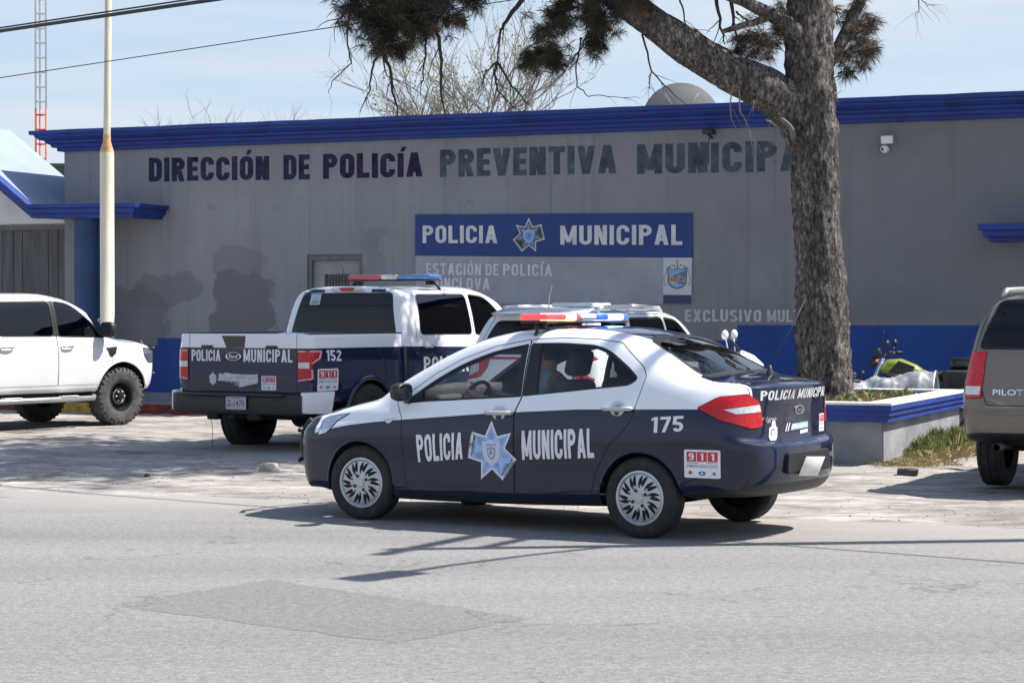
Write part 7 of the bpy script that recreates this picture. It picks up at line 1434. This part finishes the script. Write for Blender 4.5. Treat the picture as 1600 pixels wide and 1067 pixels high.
# ------------------------------------------------------------ motorcycles and a silver cover behind the planter
def motorcycle(label, loc, rz, cbody, ctank, fairing, group=None, box_=False, steer=.3):
    t = thing('motorcycle', label, 'motorcycle', loc, rz); dk = m_blackp
    for x, r in ((.70, .31), (-.68, .31)):
        wh = bpy.data.objects.new('wheel', None); col.objects.link(wh); wh.parent = t; wh.location = (x, 0, r); bm = bmesh.new(); lathe(bm, [(r-.085, -.05), (r-.05, -.06), (r-.015, -.05), (r, -.015), (r, .015), (r-.015, .05), (r-.05, .06), (r-.085, .05)], seg=40, close=True); obj('tyre', recalc(bm), m_tyre, wh)
        bm = bmesh.new(); lathe(bm, [(r-.08, -.04), (r-.10, 0), (r-.08, .04)], seg=32); lathe(bm, [(.001, -.06), (.05, -.05), (.05, .05), (.001, .06)], seg=16)
        for k in range(6): a = k*math.pi/3; tube(bm, [(.04*math.cos(a), 0, .04*math.sin(a)), ((r-.09)*math.cos(a), 0, (r-.09)*math.sin(a))], .013, 6)
        obj('rim', recalc(bm), m_dkmetal, wh)
    bm = bmesh.new()
    for y in (-.09, .09): tube(bm, [(.70, y, .31), (.58, y, .62), (.44, y, .98)], [.024, .028, .028], 8)
    obj('fork', bm, m_chrome, t); bm = bmesh.new(); box(bm, .08, 0, .40, .36, .28, .30, bev=.05); lathe(bm, [(.001, .0), (.09, .02), (.09, .16), (.001, .18)], 'y', 16, c=(.02, .06, .36)); box(bm, .16, 0, .58, .14, .2, .2, bev=.03); obj('engine', recalc(bm), m_dkmetal, t)
    bm = bmesh.new(); tube(bm, [(.46, 0, .88), (.1, 0, .78), (-.35, 0, .70), (-.75, 0, .80)], .03, 8); tube(bm, [(-.66, .09, .31), (-.1, .10, .42)], .025, 6); tube(bm, [(-.66, -.09, .31), (-.1, -.10, .42)], .025, 6); tube(bm, [(.42, 0, .8), (.3, 0, .3), (-.1, 0, .25)], .022, 6); obj('frame', bm, dk, t)
    bm = bmesh.new(); sec = []
    for x, w_, z0, z1 in ((.46, .05, .80, .90), (.38, .13, .76, .97), (.2, .16, .73, .98), (0, .12, .72, .90), (-.10, .07, .73, .83)): sec.append([(x, w_*math.cos(a), (z0+z1)/2+(z1-z0)/2*math.sin(a)) for a in [2*math.pi*k/18 for k in range(18)]])
    loft(bm, sec); obj('tank', recalc(bm), ctank, t)
    bm = bmesh.new(); sec = []
    for x, w_, z0, z1 in ((-.02, .09, .74, .83), (-.25, .14, .72, .80), (-.45, .13, .74, .86), (-.78, .11, .80, .90), (-.86, .06, .83, .88)): sec.append([(x, w_*math.cos(a), (z0+z1)/2+(z1-z0)/2*math.sin(a)) for a in [2*math.pi*k/16 for k in range(16)]])
    loft(bm, sec); obj('saddle', recalc(bm), pm('black saddle', (.018, .018, .019), .6, bump=.1, bs=60), t)
    bm = bmesh.new(); tube(bm, [(.30, .40, 1.05), (.38, .30, 1.06), (.43, .12, 1.02), (.44, 0, 1.01), (.43, -.12, 1.02), (.38, -.30, 1.06), (.30, -.40, 1.05)], .014, 8)
    for g in (1, -1): tube(bm, [(.24, g*.45, 1.05), (.33, g*.37, 1.055)], .02, 8)
    hb_ = obj('handlebar', bm, dk, t)
    for g in (1, -1):
        bm = bmesh.new(); tube(bm, [(.36, g*.30, 1.06), (.34, g*.34, 1.20 if fairing else 1.11), (.33, g*.38, 1.26 if fairing else 1.15)], .008, 6); ico(bm, (.33, g*.42, 1.30 if fairing else 1.18), *((.045, .085, .062) if fairing else (.03, .08, .05))); obj('mirror', bm, m_white if fairing else dk, t)
    bm = bmesh.new()
    for x, a0, a1 in ((.70, 20, 150), (-.68, 30, 160)):
        sec = [[(x+(.345)*math.cos(R(a)), y, .31+.345*math.sin(R(a))) for y in (-.07, -.04, .04, .07)] for a in range(a0, a1, 10)]; loft(bm, sec, closed=False, caps=False)
    obj('mudguard', bm, cbody, t)
    if fairing:
        bm = bmesh.new(); sec = []
        for x, w_, z0, z1 in ((.36, .27, .78, 1.06), (.50, .25, .76, 1.10), (.64, .19, .76, 1.04), (.74, .10, .80, .95), (.77, .03, .85, .89)): sec.append([(x, w_*math.copysign(abs(math.cos(a))**.8, math.cos(a)), (z0+z1)/2+(z1-z0)/2*math.sin(a)) for a in [2*math.pi*k/20 for k in range(20)]])
        loft(bm, sec); obj('fairing', recalc(bm), cbody, t); bm = bmesh.new(); ico(bm, (.715, 0, .90), .06, .085, .05); obj('headlight', bm, m_clearl, t)
        bm = bmesh.new(); sec = [[(.50-.0*k, y, 1.06) for y in (-.2, -.1, .1, .2)], [(.40, y, 1.20-abs(y)*.2) for y in (-.17, -.09, .09, .17)], [(.33, y, 1.28-abs(y)*.25) for y in (-.12, -.06, .06, .12)]]; loft(bm, sec, closed=False, caps=False); obj('windshield', bm, m_gtint, t)
    else:
        bm = bmesh.new(); ico(bm, (.56, 0, .93), .07, .075, .075); obj('headlight', bm, m_blackp, t); bm = bmesh.new(); box(bm, .50, 0, 1.06, .06, .22, .10, bev=.02); tube(bm, [(.47, .05, 1.08), (.42, .08, 1.36)], .004, 4); obj('instrument', bm, dk, t)
        for g in (1, -1): bm = bmesh.new(); ico(bm, (.50, g*.17, .95), .025, .03, .025, 2); obj('indicator', bm, m_orangel, t)
    bm = bmesh.new(); box(bm, -.90, 0, .80, .05, .14, .09, bev=.015); obj('tail_light', bm, m_redl, t, ang=40)
    if box_:
        bm = bmesh.new(); box(bm, -.66, 0, .92, .44, .46, .16, bev=.05, seg=3); tc = obj('top_case', bm, pm('black glossy case', (.010, .010, .011), .25, coat=.4), t, ang=50); bm = bmesh.new(); box(bm, -.885, 0, .91, .014, .34, .05, bev=.005); obj('reflector', bm, m_redl, tc)
        for g in (1, -1): bm = bmesh.new(); box(bm, -.60, g*.30, .70, .46, .18, .28, bev=.05, seg=3); obj('pannier', bm, m_blackp, t, ang=50)
    bm = bmesh.new(); tube(bm, [(.05, -.12, .30), (-.3, -.14, .26), (-.75, -.16, .38)], [.025, .035, .045], 10); obj('exhaust', bm, m_chrome, t); bm = bmesh.new(); tube(bm, [(-.05, .1, .26), (-.12, .26, .01)], .012, 6); obj('side_stand', bm, dk, t)
    return t
m_mwhite = pm('white fairing paint', (.66, .66, .63), .3, coat=.6); m_yel = pm('yellow green tank paint', (.24, .29, .03), .35, coat=.5)
motorcycle('white faired motorcycle standing between the white crossover and the pine trunk', (2.49, 27.35, .03), R(-14), m_mwhite, m_mwhite, True)
mb = motorcycle('black motorcycle with a yellow tank and top case, standing behind the planter', (5.32, 27.75, .03), R(163), m_blackp, m_yel, False, box_=True)
for g in (1, -1): bm = bmesh.new(); prism(bm, [(.36, .79), (.06, .78), (.0, .88), (.22, .955)], 'y', .150*g, .166*g, bev=.006); obj('tank_panel', bm, m_blackp, mb, smooth=False)
bm = bmesh.new(); nx_, ny_ = 70, 26; G = []
for i in range(nx_+1):
    row = []
    for j in range(ny_+1):
        u, v = i/nx_, j/ny_; x = -.62+1.30*u; a = (v-.5)*2; z = .70+.10*(u-.45)+.10*u*u-.26*abs(a)**2.2+.10*fbm(u*7, v*5, 5, 3)+.04*abs(math.sin(u*11+a*2))-.10*max(0, u-.85)*6*.5; row.append(bm.verts.new((x, a*.34+.05*fbm(u*3, v*3, 3, 8), z)))
    G.append(row)
for i in range(nx_):
    for j in range(ny_): bm.faces.new((G[i][j], G[i+1][j], G[i+1][j+1], G[i][j+1]))
cv = obj('silver_cover', recalc(bm), pm('silver sheet', (.40, .40, .41), .38, metal=.35, var=.15, vs=6, bump=.2, bs=25), None); cv.location = (4.75, 27.05, .03); cv.rotation_euler = (0, 0, R(-18)); so_m = cv.modifiers.new('thick', 'SOLIDIFY'); so_m.thickness = .012
tag(cv, 'crumpled silver sheet draped over a low bike between planter and yellow tank', 'cover')
lowb = motorcycle('low motorcycle mostly hidden under the crumpled silver sheet', (4.72, 27.05, .0), R(162), m_blackp, m_blackp, False); lowb.scale = (.84, .84, .70)
